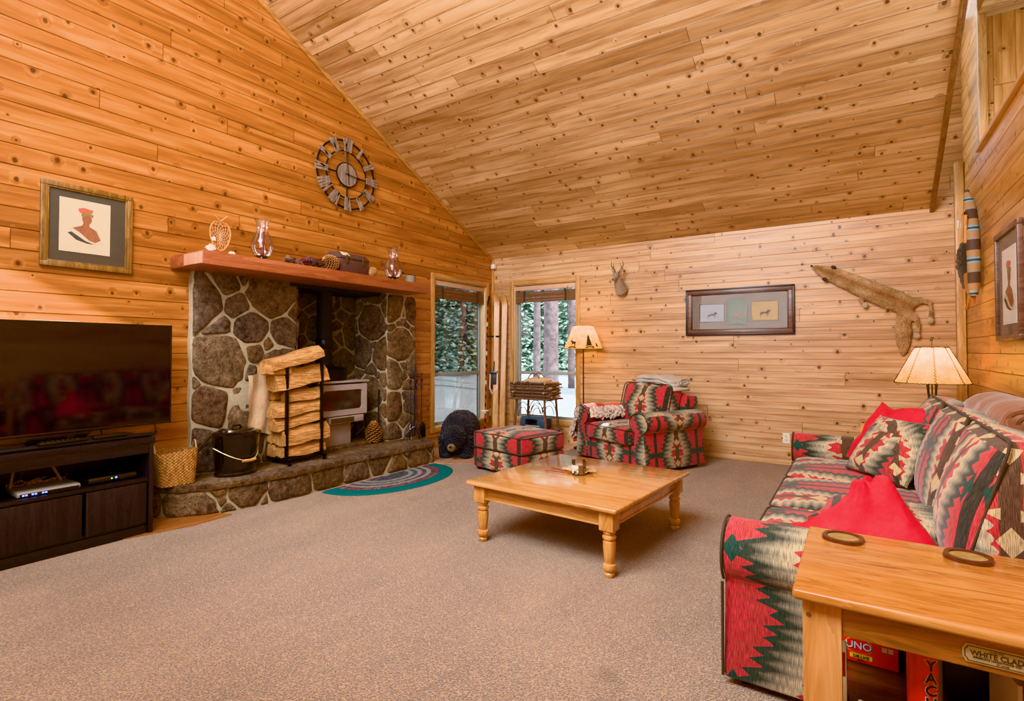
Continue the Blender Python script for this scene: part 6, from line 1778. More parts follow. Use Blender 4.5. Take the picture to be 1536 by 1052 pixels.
# ------------------------------------------------------------------ bear
def furmat(name, c0, c1, sc=40):
    t = NT(name); o = t.coord(); a = t.noise(t.mapv(o, (1, 1, 0.35)), sc * 3.2, 3, 0.7); b = t.noise(o, 5, 2)
    col = t.ramp(t.m('ADD', t.m('MULTIPLY', a, 0.7), t.m('MULTIPLY', b, 0.3)), [(0.35, c0), (0.65, c1)])
    return t.pbr(col, 0.55, 0, t.bump(a, 0.9, 0.012), 0.35, sheen=0.2)
M['bearfur'] = furmat('black_bear_fur', rgb(7, 8, 11), rgb(34, 40, 52), 22)
M['muzzle'] = furmat('bear_muzzle', rgb(84, 66, 40), rgb(150, 124, 84), 40)
BX, BY = -4.20, 5.26
br = thing('bear_figure', 'small black bear figure with lowered head standing under the left window', 'bear', (BX, BY, 0), radians(0))
fx, fy = 0.42, -0.9    # facing direction
def bp(f, s, z): return (BX + f * fx - s * fy * -1 * -1, BY + f * fy + s * fx * 1, z)
fd = Vector((0.42, -0.9, 0)).normalized(); sd_ = Vector((0.9, 0.42, 0)).normalized()
def bq(f, s, z): return Vector((BX, BY, 0)) + fd * f + sd_ * s + Vector((0, 0, z))
rotb = basis(fd, sd_)
mb = MB()
mb.ell(bq(-0.06, 0, 0.33), (0.30, 0.225, 0.225), 24, 16, rotb); mb.ell(bq(-0.22, 0, 0.30), (0.18, 0.215, 0.24), 20, 14, rotb); mb.ell(bq(0.10, 0, 0.29), (0.19, 0.215, 0.235), 20, 14, rotb)
for f, s in ((0.16, -0.125), (0.16, 0.125), (-0.24, -0.13), (-0.24, 0.13)):
    mb.tube([bq(f, s, 0.26), bq(f + 0.01, s, 0.12), bq(f + 0.02, s, 0.03)], [0.11, 0.095, 0.085], 12); mb.ell(bq(f + 0.05, s, 0.035), (0.09, 0.08, 0.035), 14, 8, rotb)
mb.ell(bq(0.12, 0, 0.19), (0.15, 0.19, 0.16), 20, 14, rotb); mb.ell(bq(0.27, 0.0, 0.27), (0.14, 0.15, 0.14), 20, 14, rotb); mb.ell(bq(0.32, 0.0, 0.215), (0.105, 0.105, 0.10), 20, 14, rotb)
for s in (-1, 1): mb.ell(bq(0.25, s * 0.10, 0.345), (0.022, 0.038, 0.04), 12, 8, rotb)
part('body', organic(mb, 0.010, 3, 0.016, 75), M['bearfur'], br)
mb = MB(); mb.ell(bq(0.415, 0.0, 0.165), (0.055, 0.05, 0.048), 18, 12, rotb); mz = part('muzzle', mb, M['muzzle'], br, 'tan muzzle')
mb = MB(); mb.ell(bq(0.467, 0.0, 0.178), (0.014, 0.02, 0.014), 12, 8, rotb); part('nose', mb, M['blackgloss'], mz)
for s in (-1, 1):
    mb = MB(); mb.ell(bq(0.392, s * 0.045, 0.245), (0.01, 0.01, 0.01), 10, 8); part('eye', mb, M['blackgloss'], br)

# ------------------------------------------------------------------ mantel pieces
def vase(lab, y, k):
    t = thing('hurricane_vase', lab, 'vase', (-4.42, y, MZ))
    pr = [(0.034, 0.0), (0.04, 0.004), (0.016, 0.016), (0.02, 0.026), (0.06, 0.05), (0.088, 0.10), (0.092, 0.15), (0.078, 0.20), (0.055, 0.25), (0.045, 0.30), (0.052, 0.35), (0.078, 0.395)]
    mb = MB(); mb.lathe([(r * k, z) for r, z in pr[3:]], (0, 0, 0), 36, cap=False); part('glass_body', mb, M['vase'], t, world=False)
    mb = MB(); mb.lathe([(r * k, z) for r, z in pr[:5]], (0, 0, 0), 36); part('foot', mb, M['vaseDk'], t, world=False)
    mb = MB(); mb.tube([(0, 0, 0.028), (0.004, 0.004, 0.27)], 0.014, 12); part('candle', mb, M['candlered'], t, world=False)
M['candlered'] = plain('dark_red_candle', rgb(112, 46, 52), 0.5, 0, 0.08)
vase('tall smoky glass hurricane vase at the left end of the mantel', 2.73, 1.0)
vase('tall smoky glass hurricane vase toward the right end of the mantel', 4.32, 1.12)
# small trunk
M['chest'] = plain('worn_brown_chest', rgb(84, 60, 56), 0.7, 0, 0.25, 30, 0.3)
t = thing('wooden_chest', 'small worn brown chest with paper tag in the middle of the mantel', 'chest', (-4.42, 3.68, MZ), radians(3))
mb = MB(); mb.box((-0.11, -0.195, 0), (0.10, 0.195, 0.145), 0.006); part('body', mb, M['chest'], t, world=False)
mb = MB(); mb.prism([(-0.115, 0.146), (0.105, 0.146), (0.105, 0.165), (0.05, 0.215), (-0.06, 0.215), (-0.115, 0.165)], 1, -0.2, 0.2, 0.004); part('lid', mb, M['chest'], t, world=False)
for y in (-0.11, 0.11):
    mb = MB(); mb.box((0.10, y - 0.012, 0.095), (0.112, y + 0.012, 0.185), 0.004); part('hasp', mb, M['brassDk'], t, world=False)
mb = MB(); mb.box((0.06, -0.17, 0.19), (0.115, -0.075, 0.193), 0.0, rot=R('Y', 42)); part('paper_tag', mb, M['paper'], t, world=False)
def tiltcone(lab, loc, h, r, ax, deg):
    pinecone(lab, loc, h, r, 'pinecones on the mantel', 0, False, Matrix.Translation((0, 0, r * 0.9)) @ R(ax, deg).to_4x4() @ Matrix.Translation((0, 0, -h / 2)))
tiltcone('large open pinecone lying against the left side of the mantel chest', (-4.34, 3.40, MZ), 0.15, 0.085, 'X', 60)
tiltcone('smaller pinecone at the right side of the mantel chest', (-4.36, 3.94, MZ), 0.12, 0.06, 'X', -60)
# bundle of sticks and dried pods
mb = MB(); rr = random.Random(3)
bd = thing('dried_bundle', 'bundle of dried twigs and pods with a red wrapped rattle left of the mantel chest', 'dried decor', (-4.42, 3.15, MZ))
for k in range(10):
    y = 2.98 + 0.05 * k
    mb = MB(); mb.tube([(-4.42 + rr.uniform(-.06, .06), y - 0.10, MZ + 0.02 + rr.uniform(0, .02)), (-4.42 + rr.uniform(-.05, .05), y + 0.12, MZ + 0.04 + 0.02 * (k % 4) + 0.01 * k)], [0.009, 0.005], 7); part('stick', mb, M['twig'], bd)
for k in range(12):
    mb = MB(); c = (-4.42 + rr.uniform(-.06, .07), 2.97 + 0.036 * k, MZ + 0.028 + rr.uniform(0, .035)); mb.ell(c, (0.03, 0.038, 0.024), 10, 7, R('X', rr.uniform(-60, 60))); mb.jitter(0.018, 70, k); part('dried_pod', mb, M['coneDk'] if k % 2 else M['twig'], bd)
mb = MB(); mb.tube([(-4.37, 3.10, MZ + 0.065), (-4.37, 3.24, MZ + 0.085)], [0.022, 0.018], 12); mb.tube([(-4.37, 3.24, MZ + 0.085), (-4.39, 3.50, MZ + 0.17)], 0.008, 8); rt = part('rattle', mb, M['candlered'], bd)
for q in range(3):
    mb = MB(); y = 3.13 + q * 0.03; mb.tube([(-4.37, y, MZ + 0.07 + .004 * q), (-4.37, y + 0.008, MZ + 0.071 + .004 * q)], 0.0235, 12); part('band', mb, M['navy'], rt)
# twine ball
M['twine'] = plain('grey_twine', rgb(150, 138, 124), 0.9, 0, 0.3, 80, 0.6)
t = thing('twine_spool', 'grey wound twine spool with dark pin at the right end of the mantel', 'twine', (-4.40, 4.56, MZ))
mb = MB(); mb.lathe([(0.05, 0), (0.06, 0.01), (0.064, 0.04), (0.06, 0.085), (0.05, 0.095)], (-4.40, 4.57, MZ), 24); part('core', mb, M['twine'], t)
mb = MB(); mb.tube([(-4.40 + 0.064 * cos(k * .5), 4.57 + 0.064 * sin(k * .5), MZ + 0.008 + 0.00056 * k) for k in range(140)], 0.0035, 5); part('winding', mb, M['twine'], t)
mb = MB(); mb.tube([(-4.39, 4.44, MZ + 0.112), (-4.39, 4.66, MZ + 0.098)], 0.004, 6); mb.ell((-4.39, 4.435, MZ + 0.112), (0.016, 0.016, 0.016), 12, 8); part('pin', mb, M['blackmat'], t)
# dreamcatcher
dc = thing('dreamcatcher', 'bent willow dreamcatcher with white fur tufts standing at the left end of the mantel', 'dreamcatcher', (-4.42, 2.36, MZ))
M['willow'] = plain('willow', rgb(202, 142, 84), 0.7, 0, 0.25, 60, 0.2); M['furw'] = plain('white_fur', rgb(224, 212, 196), 0.95, 0, 0.08, 80, 0.8); M['net'] = plain('sinew', rgb(214, 176, 134), 0.7)
def dq(a): return (-4.42, 2.36 + 0.075 * sin(a) * (1.1 - 0.25 * cos(a)), MZ + 0.165 - 0.125 * cos(a))
mb = MB(); mb.tube([dq(radians(-155 + 310 * k / 24) ) if True else None for k in range(25)], 0.006, 7); part('hoop', mb, M['willow'], dc)
mb = MB(); mb.tube([(-4.42, 2.30, MZ + 0.345), (-4.42, 2.36, MZ + 0.285)], 0.004, 6); mb.tube([(-4.42, 2.42, MZ + 0.34), (-4.42, 2.36, MZ + 0.285)], 0.007, 6); mb.tube([(-4.42, 2.30, MZ + 0.01), (-4.40, 2.22, MZ + 0.04), (-4.42, 2.31, MZ + 0.10)], 0.005, 6); part('twig', mb, M['willow'], dc)
mb = MB()
for lev in range(6):
    k1, k2 = 1 - lev * 0.16, 1 - (lev + 1) * 0.16
    for q in range(13):
        a, b = 2 * pi * (q + lev * .5) / 13, 2 * pi * (q + 0.5 + lev * .5) / 13; c = Vector((-4.42, 2.36, MZ + 0.165))
        p1 = c + (Vector(dq(a)) - c) * k1; p2 = c + (Vector(dq(b)) - c) * k2; p3 = c + (Vector(dq(2 * pi * (q + 1 + lev * .5) / 13)) - c) * k1
        mb.tube([p1, p2], 0.0011, 4); mb.tube([p2, p3], 0.0011, 4)
part('web', mb, M['net'], dc, smooth=False)
for c, r in (((-4.40, 2.275, MZ + 0.045), 0.032), ((-4.40, 2.45, MZ + 0.02), 0.026), ((-4.41, 2.30, MZ + 0.13), 0.016)):
    mb = MB(); mb.ell(c, (r, r * 1.15, r), 14, 10); mb.jitter(0.012, 60, 3); part('fur_tuft', mb, M['furw'], dc)

# ------------------------------------------------------------------ wall pieces
CX, CY, CZc = XL + 0.03, 3.93, 3.27
ck = thing('wall_clock', 'large open wall clock with weathered slat roman numerals above the mantel', 'clock', (XL, CY, CZc))
def cp(r, a, x=0.0):   # a clockwise from 12 as seen from the room
    return Vector((CX + x, CY + r * sin(a) * 1.05, CZc + r * cos(a)))
for r, w_ in ((0.375, 0.011), (0.262, 0.009)):
    mb = MB(); mb.tube([cp(r, 2 * pi * k / 72) for k in range(72)], w_, 6, closed=True); part('ring', mb, M['black'], ck)
for a in (0, pi / 2, pi, 3 * pi / 2):
    mb = MB(); mb.tube([cp(0.125, a), cp(0.262, a)], 0.009, 6); part('spoke', mb, M['black'], ck)
mb = MB(); mb.tube([cp(0.13, 2 * pi * k / 48) for k in range(48)], 0.009, 6, closed=True); part('hub_ring', mb, M['black'], ck)
mb = MB(); bm = mb.bm; a_ = [bm.verts.new(cp(0.126, 2 * pi * k / 48, 0.008)) for k in range(48)]; b_ = [bm.verts.new(cp(0.126, 2 * pi * k / 48, -0.012)) for k in range(48)]
bm.faces.new(a_); bm.faces.new(b_[::-1])
for k in range(48): bm.faces.new((a_[k], b_[k], b_[(k + 1) % 48], a_[(k + 1) % 48]))
bmesh.ops.recalc_face_normals(bm, faces=bm.faces); part('center_disc', mb, M['weather'], ck)
def slat(mb, a0, a1, w_=0.015):
    p0, p1 = cp(0.255, a0, 0.014), cp(0.405, a1, 0.014); d = (p1 - p0).normalized(); s = Vector((0, -d.z, d.y)) * w_
    n_ = Vector((0.007, 0, 0)); bm = mb.bm
    v = [bm.verts.new(q) for q in (p0 - s - n_, p0 + s - n_, p1 + s - n_, p1 - s - n_, p0 - s + n_, p0 + s + n_, p1 + s + n_, p1 - s + n_)]
    for f in ((0, 1, 2, 3), (7, 6, 5, 4), (0, 4, 5, 1), (1, 5, 6, 2), (2, 6, 7, 3), (3, 7, 4, 0)): bm.faces.new([v[i] for i in f])
NUM = ['XII', 'I', 'II', 'III', 'IV', 'V', 'VI', 'VII', 'VIII', 'IX', 'X', 'XI']
for h, s in enumerate(NUM):
    a = 2 * pi * h / 12; wd = {'I': 0.085, 'V': 0.15, 'X': 0.16}; tot = sum(wd[c] for c in s); x = -tot / 2
    mb = MB()
    for c in s:
        m_ = x + wd[c] / 2
        if c == 'I': slat(mb, a + m_, a + m_, 0.013)
        elif c == 'V': slat(mb, a + m_, a + m_ - 0.05, 0.013); slat(mb, a + m_ + 0.01, a + m_ + 0.055, 0.009)
        else: slat(mb, a + m_ + 0.06, a + m_ - 0.05, 0.013); slat(mb, a + m_ - 0.06, a + m_ + 0.05, 0.009)
        x += wd[c]
    bmesh.ops.recalc_face_normals(mb.bm, faces=mb.bm.faces)
    part('numeral', mb, M['weather'], ck, smooth=False)
mb = MB(); mb.tube([cp(-0.11, radians(-5), 0.022), cp(0.30, radians(-5), 0.022)], 0.0045, 6); mb.tube([cp(0.28, radians(-5), 0.022), cp(0.31, radians(-5), 0.022)], 0.011, 6, r2=0.002); part('minute_hand', mb, M['blackmat'], ck)
mb = MB(); mb.tube([cp(-0.03, radians(95), 0.026), cp(0.17, radians(95), 0.026)], 0.005, 6); mb.tube([cp(0.13, radians(95), 0.026), cp(0.19, radians(95), 0.026)], [0.014, 0.003], 6); mb.ell(cp(0, 0, 0.026), (0.006, 0.016, 0.016), 12, 8); part('hour_hand', mb, M['blackmat'], ck)

def frame4(mb, plane, u0, u1, v0, v1, w_, d0, d1, bev=0.004):
    for (a, b, c, d) in ((u0, u1, v1 - w_, v1), (u0, u1, v0, v0 + w_), (u0, u0 + w_, v0 + w_, v1 - w_), (u1 - w_, u1, v0 + w_, v1 - w_)):
        p, q = plane(a, d0, c), plane(b, d1, d); mb.box([min(p[i], q[i]) for i in range(3)], [max(p[i], q[i]) for i in range(3)], bev)
    return mb
def panel(plane, u0, u1, v0, v1, d0, d1):
    mb = MB(); p, q = plane(u0, d0, v0), plane(u1, d1, v1); mb.box([min(p[i], q[i]) for i in range(3)], [max(p[i], q[i]) for i in range(3)]); return mb
def flat(plane, poly, d, flipn=False):
    mb = MB(); bm = mb.bm; f = bm.faces.new([bm.verts.new(plane(x, d, y)) for x, y in poly]); bmesh.ops.triangulate(bm, faces=[f]); return mb
M['skin'] = plain('print_brown', rgb(150, 92, 64), 0.7, 0, 0.15, 60, 0.02); M['redp'] = plain('print_red', rgb(206, 96, 70), 0.7, 0, 0.15, 60, 0.02)
M['robe'] = plain('print_robe', rgb(204, 190, 164), 0.7, 0, 0.15, 60, 0.02); M['robed'] = plain('print_shade', rgb(70, 66, 56), 0.7, 0, 0.15, 60, 0.02)
M['band'] = plain('print_gold', rgb(140, 112, 60), 0.7, 0, 0.2, 80, 0.02)
def bust(plane, cu, cv, k, parent, sgn):
    def T(pts): return [(cu + sgn * x * k, cv + y * k) for x, y in pts]
    part('painted_robe', flat(plane, T([(-1.0, -0.35), (-0.8, -0.1), (-0.35, 0.15), (0.35, 0.15), (0.8, -0.35), (1.0, -0.75), (0.6, -0.95), (0.1, -0.9), (-0.5, -0.75)]), 0.0142), M['robe'], parent, smooth=False)
    part('painted_fold', flat(plane, T([(-0.95, -0.35), (-0.75, -0.25), (0.0, -0.75), (0.5, -0.92), (0.1, -0.92), (-0.5, -0.75)]), 0.0145), M['robed'], parent, smooth=False)
    part('painted_chest', flat(plane, T([(-0.7, 0.0), (-0.15, 0.25), (-0.12, 0.45), (0.2, 0.45), (0.22, 0.22), (0.6, 0.0), (0.85, -0.6), (0.55, -0.8), (0.2, -0.7), (-0.3, -0.25)]), 0.0148), M['skin'], parent, smooth=False)
    part('painted_face', flat(plane, T([(0.27 * cos(a) + 0.07, 0.68 + 0.33 * sin(a)) for a in [2 * pi * q / 24 for q in range(24)]]), 0.0151), M['skin'], parent, smooth=False)
    part('painted_band', flat(plane, T([(-0.25, 0.82), (-0.22, 1.08), (0.1, 1.15), (0.42, 1.02), (0.4, 0.84), (0.1, 0.92)]), 0.0154), M['band'], parent, smooth=False)
    part('painted_plume', flat(plane, T([(-0.32, 1.05), (-0.42, 1.3), (-0.1, 1.42), (0.15, 1.36), (0.4, 1.34), (0.34, 1.12), (0.1, 1.12)]), 0.0157), M['redp'], parent, smooth=False)
    for ex in (0.02, 0.2):
        part('painted_eye', flat(plane, T([(ex - 0.04, 0.70), (ex, 0.73), (ex + 0.04, 0.70), (ex, 0.685)]), 0.0155), M['robed'], parent, smooth=False)
    part('painted_mouth', flat(plane, T([(0.05, 0.52), (0.12, 0.54), (0.2, 0.52), (0.12, 0.50)]), 0.0155), M['robed'], parent, smooth=False)
pL = lambda u, d, v: (XL + d, u, v)
t = thing('framed_portrait', 'gilt framed portrait print with red plumed figure above the television', 'picture', (XL, 1.575, 1.9))
part('frame', frame4(MB(), pL, 1.295, 1.855, 1.905, 2.513, 0.036, 0.0, 0.03), M['frameGold'], t)
part('inner_frame', frame4(MB(), pL, 1.33, 1.82, 1.94, 2.478, 0.012, 0.0, 0.022, 0.002), M['frameGold'], t)
part('mat_board', panel(pL, 1.34, 1.81, 1.95, 2.468, 0.002, 0.010), M['matDk'], t)
pr_ = part('print', panel(pL, 1.402, 1.71, 2.025, 2.412, 0.009, 0.013), M['paper'], t)
bust(pL, 1.556, 2.20, 0.112, pr_, 1)
part('caption_line', panel(pL, 1.50, 1.62, 2.075, 2.078, 0.012, 0.0134), M['wax'], pr_)
part('glass', panel(pL, 1.341, 1.809, 1.951, 2.467, 0.017, 0.019), M['picglass'], t)
pR = lambda u, d, v: (XR - d, u, v)
t = thing('framed_portrait', 'brown framed portrait print with red plumed figure above the sofa', 'picture', (XR, 4.93, 1.38))
part('frame', frame4(MB(), pR, 4.60, 5.29, 1.375, 2.16, 0.04, 0.0, 0.03), M['frameBr'], t)
part('mat_board', panel(pR, 4.64, 5.25, 1.41, 2.12, 0.002, 0.010), M['matTan'], t)
pr_ = part('print', panel(pR, 4.74, 5.13, 1.49, 2.02, 0.009, 0.013), M['white'], t)
bust(pR, 4.935, 1.72, 0.15, pr_, -1)
part('glass', panel(pR, 4.641, 5.249, 1.411, 2.119, 0.017, 0.019), M['picglass'], t)

pB = lambda u, d, v: (u, YB - d, v)
t = thing('triptych_picture', 'wide brown framed picture holding three wildlife photos on the back wall', 'picture', (-1.19, YB, 1.5))
part('outer_frame', frame4(MB(), pB, -1.795, -0.583, 1.497, 2.068, 0.022, 0.0, 0.035, 0.004), M['frameDk'], t)
part('frame', frame4(MB(), pB, -1.775, -0.603, 1.517, 2.048, 0.045, 0.0, 0.03, 0.004), M['frameBr'], t)
part('inner_lip', frame4(MB(), pB, -1.733, -0.645, 1.559, 2.006, 0.014, 0.0, 0.024, 0.002), M['frameDk'], t)
part('mat_board', panel(pB, -1.725, -0.653, 1.567, 1.998, 0.002, 0.010), M['matTan'], t)
def photomat(name, sky_, gnd, dot, sc=14):
    t_ = NT(name); o = t_.coord(); z = t_.sep(o)[2]; n_ = t_.noise(o, sc * 2, 4, 0.7)
    f = t_.m('ADD', t_.m('MULTIPLY', z, 3.2), t_.m('MULTIPLY', t_.m('SUBTRACT', n_, 0.5), 0.6))
    col = t_.ramp(f, [(0.1, gnd), (0.5, sky_)]); col = t_.mix(t_.mr(t_.noise(o, sc * 5, 3), 0.55, 0.62), col, dot); return t_.pbr(col, 0.5)
for k, (a, b, c, d, m1) in enumerate(((-1.625, -1.345, 1.665, 1.875, photomat('photo_meadow', rgb(146, 146, 160), rgb(166, 126, 104), rgb(110, 130, 116))), (-1.305, -1.08, 1.62, 1.93, photomat('photo_woods', rgb(60, 92, 70), rgb(84, 52, 44), rgb(206, 180, 180))), (-1.035, -0.755, 1.665, 1.885, photomat('photo_autumn', rgb(176, 136, 62), rgb(140, 130, 90), rgb(84, 66, 28))))):
    ph = part('photo', panel(pB, a, b, c, d, 0.009, 0.0125), m1, t)
    part('photo_border', frame4(MB(), pB, a - 0.006, b + 0.006, c - 0.006, d + 0.006, 0.006, 0.009, 0.0135, 0.0), M['blackmat'], ph)
    cu, cv = (a + b) / 2, (c + d) / 2 - (0.03 if k != 1 else 0.05); s = 0.032
    an = [(-1.5, -0.9), (-1.5, 0.2), (-1.1, 0.6), (0.6, 0.7), (1.0, 1.1), (0.9, 1.7), (1.3, 1.4), (1.6, 1.9), (1.7, 1.2), (2.1, 0.9), (1.9, 0.6), (1.4, 0.5), (1.2, 0.0), (1.1, -0.9), (0.8, -0.9), (0.7, -0.1), (-0.9, -0.1), (-1.1, -0.9)]
    part('animal', flat(pB, [(cu + x * s, cv + y * s * 0.8) for x, y in an], 0.0135), [M['robed'], M['skin'], M['coneDk']][k], ph, smooth=False)
part('glass', panel(pB, -1.724, -0.654, 1.568, 1.997, 0.017, 0.019), M['picglass'], t)

# deer mount
M['deer'] = furmat('deer_fur', rgb(120, 96, 78), rgb(190, 168, 146), 60); M['antler'] = plain('antler', rgb(96, 74, 56), 0.6, 0, 0.25, 60, 0.3)
dx, dz = -2.635, 2.25; dm = thing('deer_mount', 'small mounted deer head with short antlers high on the back wall', 'deer mount', (dx, YB, 2.05))
mb = MB(); mb.ell((dx, YB - 0.03, 2.13), (0.085, 0.035, 0.10), 20, 12); mb.tube([(dx, YB - 0.05, 2.10), (dx - 0.005, YB - 0.13, 2.19), (dx - 0.01, YB - 0.17, 2.27)], [0.082, 0.062, 0.05], 16)
mb.ell((dx - 0.01, YB - 0.19, 2.30), (0.045, 0.06, 0.048), 18, 12); mb.tube([(dx - 0.01, YB - 0.20, 2.29), (dx - 0.015, YB - 0.29, 2.235)], [0.038, 0.022], 14); mb.ell((dx - 0.015, YB - 0.295, 2.232), (0.024, 0.02, 0.02), 12, 8)
hd_ = part('head', organic(mb, 0.008, 4, 0.002, 90), M['deer'], dm)
for s in (-1, 1):
    mb = MB(); mb.ell((dx - 0.01 + s * 0.055, YB - 0.17, 2.365), (0.018, 0.010, 0.052), 12, 8, R('Y', s * 28)); part('ear', mb, M['deer'], dm)
    mb = MB(); mb.tube([(dx - 0.01 + s * 0.022, YB - 0.18, 2.34), (dx - 0.01 + s * 0.045, YB - 0.16, 2.39), (dx - 0.01 + s * 0.085, YB - 0.165, 2.44), (dx - 0.01 + s * 0.075, YB - 0.18, 2.50)], [0.009, 0.008, 0.006, 0.002], 8)
    mb.tube([(dx - 0.01 + s * 0.055, YB - 0.162, 2.405), (dx - 0.01 + s * 0.045, YB - 0.18, 2.47)], [0.006, 0.002], 8); part('antler', mb, M['antler'], dm)
    mb = MB(); mb.ell((dx - 0.012 + s * 0.034, YB - 0.225, 2.305), (0.007, 0.007, 0.007), 10, 8); part('eye', mb, M['blackgloss'], dm)
mb = MB(); mb.ell((dx - 0.015, YB - 0.313, 2.238), (0.012, 0.008, 0.009), 10, 8); part('nose', mb, M['blackgloss'], dm)

# pelt
def peltmat():
    t = NT('fox_pelt'); o = t.coord(); a = t.noise(t.mapv(o, (1, 1, 1), (0, radians(25), 0)), 130, 3, 0.7); b = t.noise(o, 7, 3)
    s = t.sep(o); d = t.m('SUBTRACT', t.m('ADD', t.m('MULTIPLY', s[0], 0.546), s[2]), 0.712)     # distance from the back line
    ridge = t.mr(t.m('ABSOLUTE', t.m('ADD', d, -0.0)), 0.0, 0.055, 1.0, 0.0)
    col = t.ramp(t.m('ADD', t.m('MULTIPLY', a, 0.6), t.m('MULTIPLY', b, 0.4)), [(0.36, rgb(96, 74, 54)), (0.5, rgb(168, 130, 92)), (0.64, rgb(212, 180, 138))])
    col = t.mix(t.m('MULTIPLY', ridge, 0.55), col, rgb(120, 62, 26))
    return t.pbr(col, 0.8, 0, t.bump(a, 0.9, 0.01), 0.2, sheen=0.2)
M['pelt'] = peltmat(); M['peltdk'] = furmat('dark_fur', rgb(38, 30, 26), rgb(90, 76, 62), 60); M['peltlt'] = furmat('pale_fur', rgb(160, 140, 112), rgb(214, 198, 170), 60)
def flatY(mb, k=0.32):
    for v in mb.bm.verts: v.co.y = YB - 0.045 + (v.co.y - (YB - 0.045)) * k
    return mb
py = YB - 0.045
mb = MB(); mb.tube([(-0.40, py, 2.245), (-0.34, py, 2.205), (-0.26, py, 2.165), (-0.16, py, 2.11), (-0.02, py, 2.03), (0.14, py, 1.935), (0.30, py, 1.845), (0.42, py, 1.79), (0.50, py, 1.78)], [0.022, 0.052, 0.078, 0.088, 0.098, 0.108, 0.112, 0.10, 0.05], 18)
mb.tube([(0.46, py, 1.80), (0.56, py, 1.815), (0.62, py, 1.80)], [0.06, 0.035, 0.022], 12); mb.tube([(0.62, py, 1.81), (0.63, py, 1.72), (0.625, py, 1.62)], [0.022, 0.02, 0.026], 10)
mb.tube([(0.40, py, 1.76), (0.50, py, 1.66), (0.53, py, 1.56), (0.515, py, 1.47)], [0.05, 0.03, 0.022, 0.026], 10)
mb.tube([(0.08, py, 1.90), (0.04, py, 1.83), (0.075, py, 1.80)], [0.05, 0.025, 0.022], 10)
mb.tube([(0.40, py, 1.76), (0.405, py, 1.66), (0.405, py, 1.50), (0.40, py, 1.36), (0.395, py, 1.26)], [0.055, 0.064, 0.072, 0.06, 0.02], 14)
fp_ = thing('fox_pelt', 'golden brown animal pelt with hanging tail pinned on the back wall', 'pelt', (0.1, YB, 1.26))
part('hide', organic(flatY(mb), 0.011, 3, 0.006, 70), M['pelt'], fp_)
for c in ((-0.20, py - 0.02, 2.215), (-0.285, py - 0.02, 2.09)):
    mb = MB(); mb.ell(c, (0.03, 0.012, 0.02), 12, 8, R('Y', 30)); part('ear', mb, M['peltdk'], fp_)
mb = MB(); mb.ell((-0.41, py - 0.012, 2.25), (0.014, 0.012, 0.012), 10, 8); part('nose', mb, M['peltdk'], fp_)
for c in ((0.625, py - 0.008, 1.61), (0.515, py - 0.008, 1.46), (0.08, py - 0.012, 1.79)):
    mb = MB(); mb.ell(c, (0.028, 0.015, 0.032), 12, 8); part('paw', mb, M['peltlt'], fp_)

# hide quiver on the right wall
def stripemat():
    t = NT('striped_beadwork'); z = t.sep(t.coord())[2]
    col = t.ramp(t.m('FRACT', t.m('MULTIPLY', z, 3.6)), [(0, rgb(168, 130, 92)), (0.22, rgb(120, 164, 180)), (0.28, rgb(70, 60, 58)), (0.34, rgb(120, 164, 180)), (0.40, rgb(168, 130, 92)), (0.62, rgb(84, 66, 58)), (0.95, rgb(150, 140, 130))], 'CONSTANT')
    n_ = t.noise(t.coord(), 200, 2); return t.pbr(col, 0.7, 0, t.bump(n_, 0.4, 0.002))
M['stripe'] = stripemat()
qv = thing('beaded_quiver', 'hanging hide quiver with striped beadwork, dark fur and leather thongs on the right wall', 'quiver', (XR - 0.04, 5.9, 1.7))
qx = XR - 0.066
mb = MB(); mb.tube([(qx, 6.12, 2.72), (qx, 5.98, 2.55), (qx, 5.87, 2.30), (qx, 5.83, 2.05), (qx, 5.85, 1.86), (qx, 5.88, 1.78)], [0.02, 0.045, 0.05, 0.046, 0.042, 0.03], 12); part('striped_case', mb, M['stripe'], qv)
mb = MB(); mb.tube([(qx - 0.01, 6.12, 2.66), (qx - 0.01, 6.14, 2.40), (qx - 0.01, 6.17, 2.24)], 0.014, 8); part('leather_strap', mb, M['leather'], qv)
mb = MB(); mb.tube([(qx - 0.01, 6.16, 2.27), (qx - 0.02, 6.19, 2.18), (qx - 0.02, 6.22, 2.07), (qx - 0.01, 6.17, 1.97), (qx, 6.14, 1.86)], [0.03, 0.052, 0.05, 0.045, 0.035], 12); part('fur_bundle', organic(mb, 0.01, 2, 0.010, 50), M['peltdk'], qv)
mb = MB(); mb.ell((qx - 0.06, 6.19, 2.13), (0.008, 0.018, 0.02), 10, 8); part('red_patch', mb, M['redp'], qv)
mb = MB(); mb.tube([(qx, 6.14, 1.98), (qx, 6.0, 1.84), (qx, 5.88, 1.70)], [0.03, 0.04, 0.008], 10); mb.tube([(qx, 6.22, 1.68), (qx, 5.98, 1.84)], 0.014, 8); part('hide_flap', mb, M['leather'], qv)
mb = MB(); mb.ell((qx + 0.02, 6.0, 1.97), (0.01, 0.05, 0.09), 16, 10); part('white_disc', mb, M['white'], qv)
for k in range(5):
    mb = MB(); mb.tube(arc((qx - 0.05, 5.93 - 0.02 * k, 2.50), (qx - 0.075, 5.99 + 0.02 * k, 2.46), (qx - 0.06, 6.03 + 0.012 * k, 2.28 + 0.02 * k), 8), 0.004, 5); part('thong', mb, M['net'], qv)
mb = MB(); mb.tube([(qx - 0.045, 5.86, 2.46), (qx - 0.05, 5.85, 2.22)], 0.012, 8); part('bead_strand', mb, M['willow'], qv)
mb = MB(); mb.box((XR - 0.06, YB - 0.10, 2.50), (XR - 0.03, YB - 0.088, 2.58), 0.003); solo('wall_sensor', mb, M['white'], 'small white sensor on the corner post beside the quiver', 'sensor')
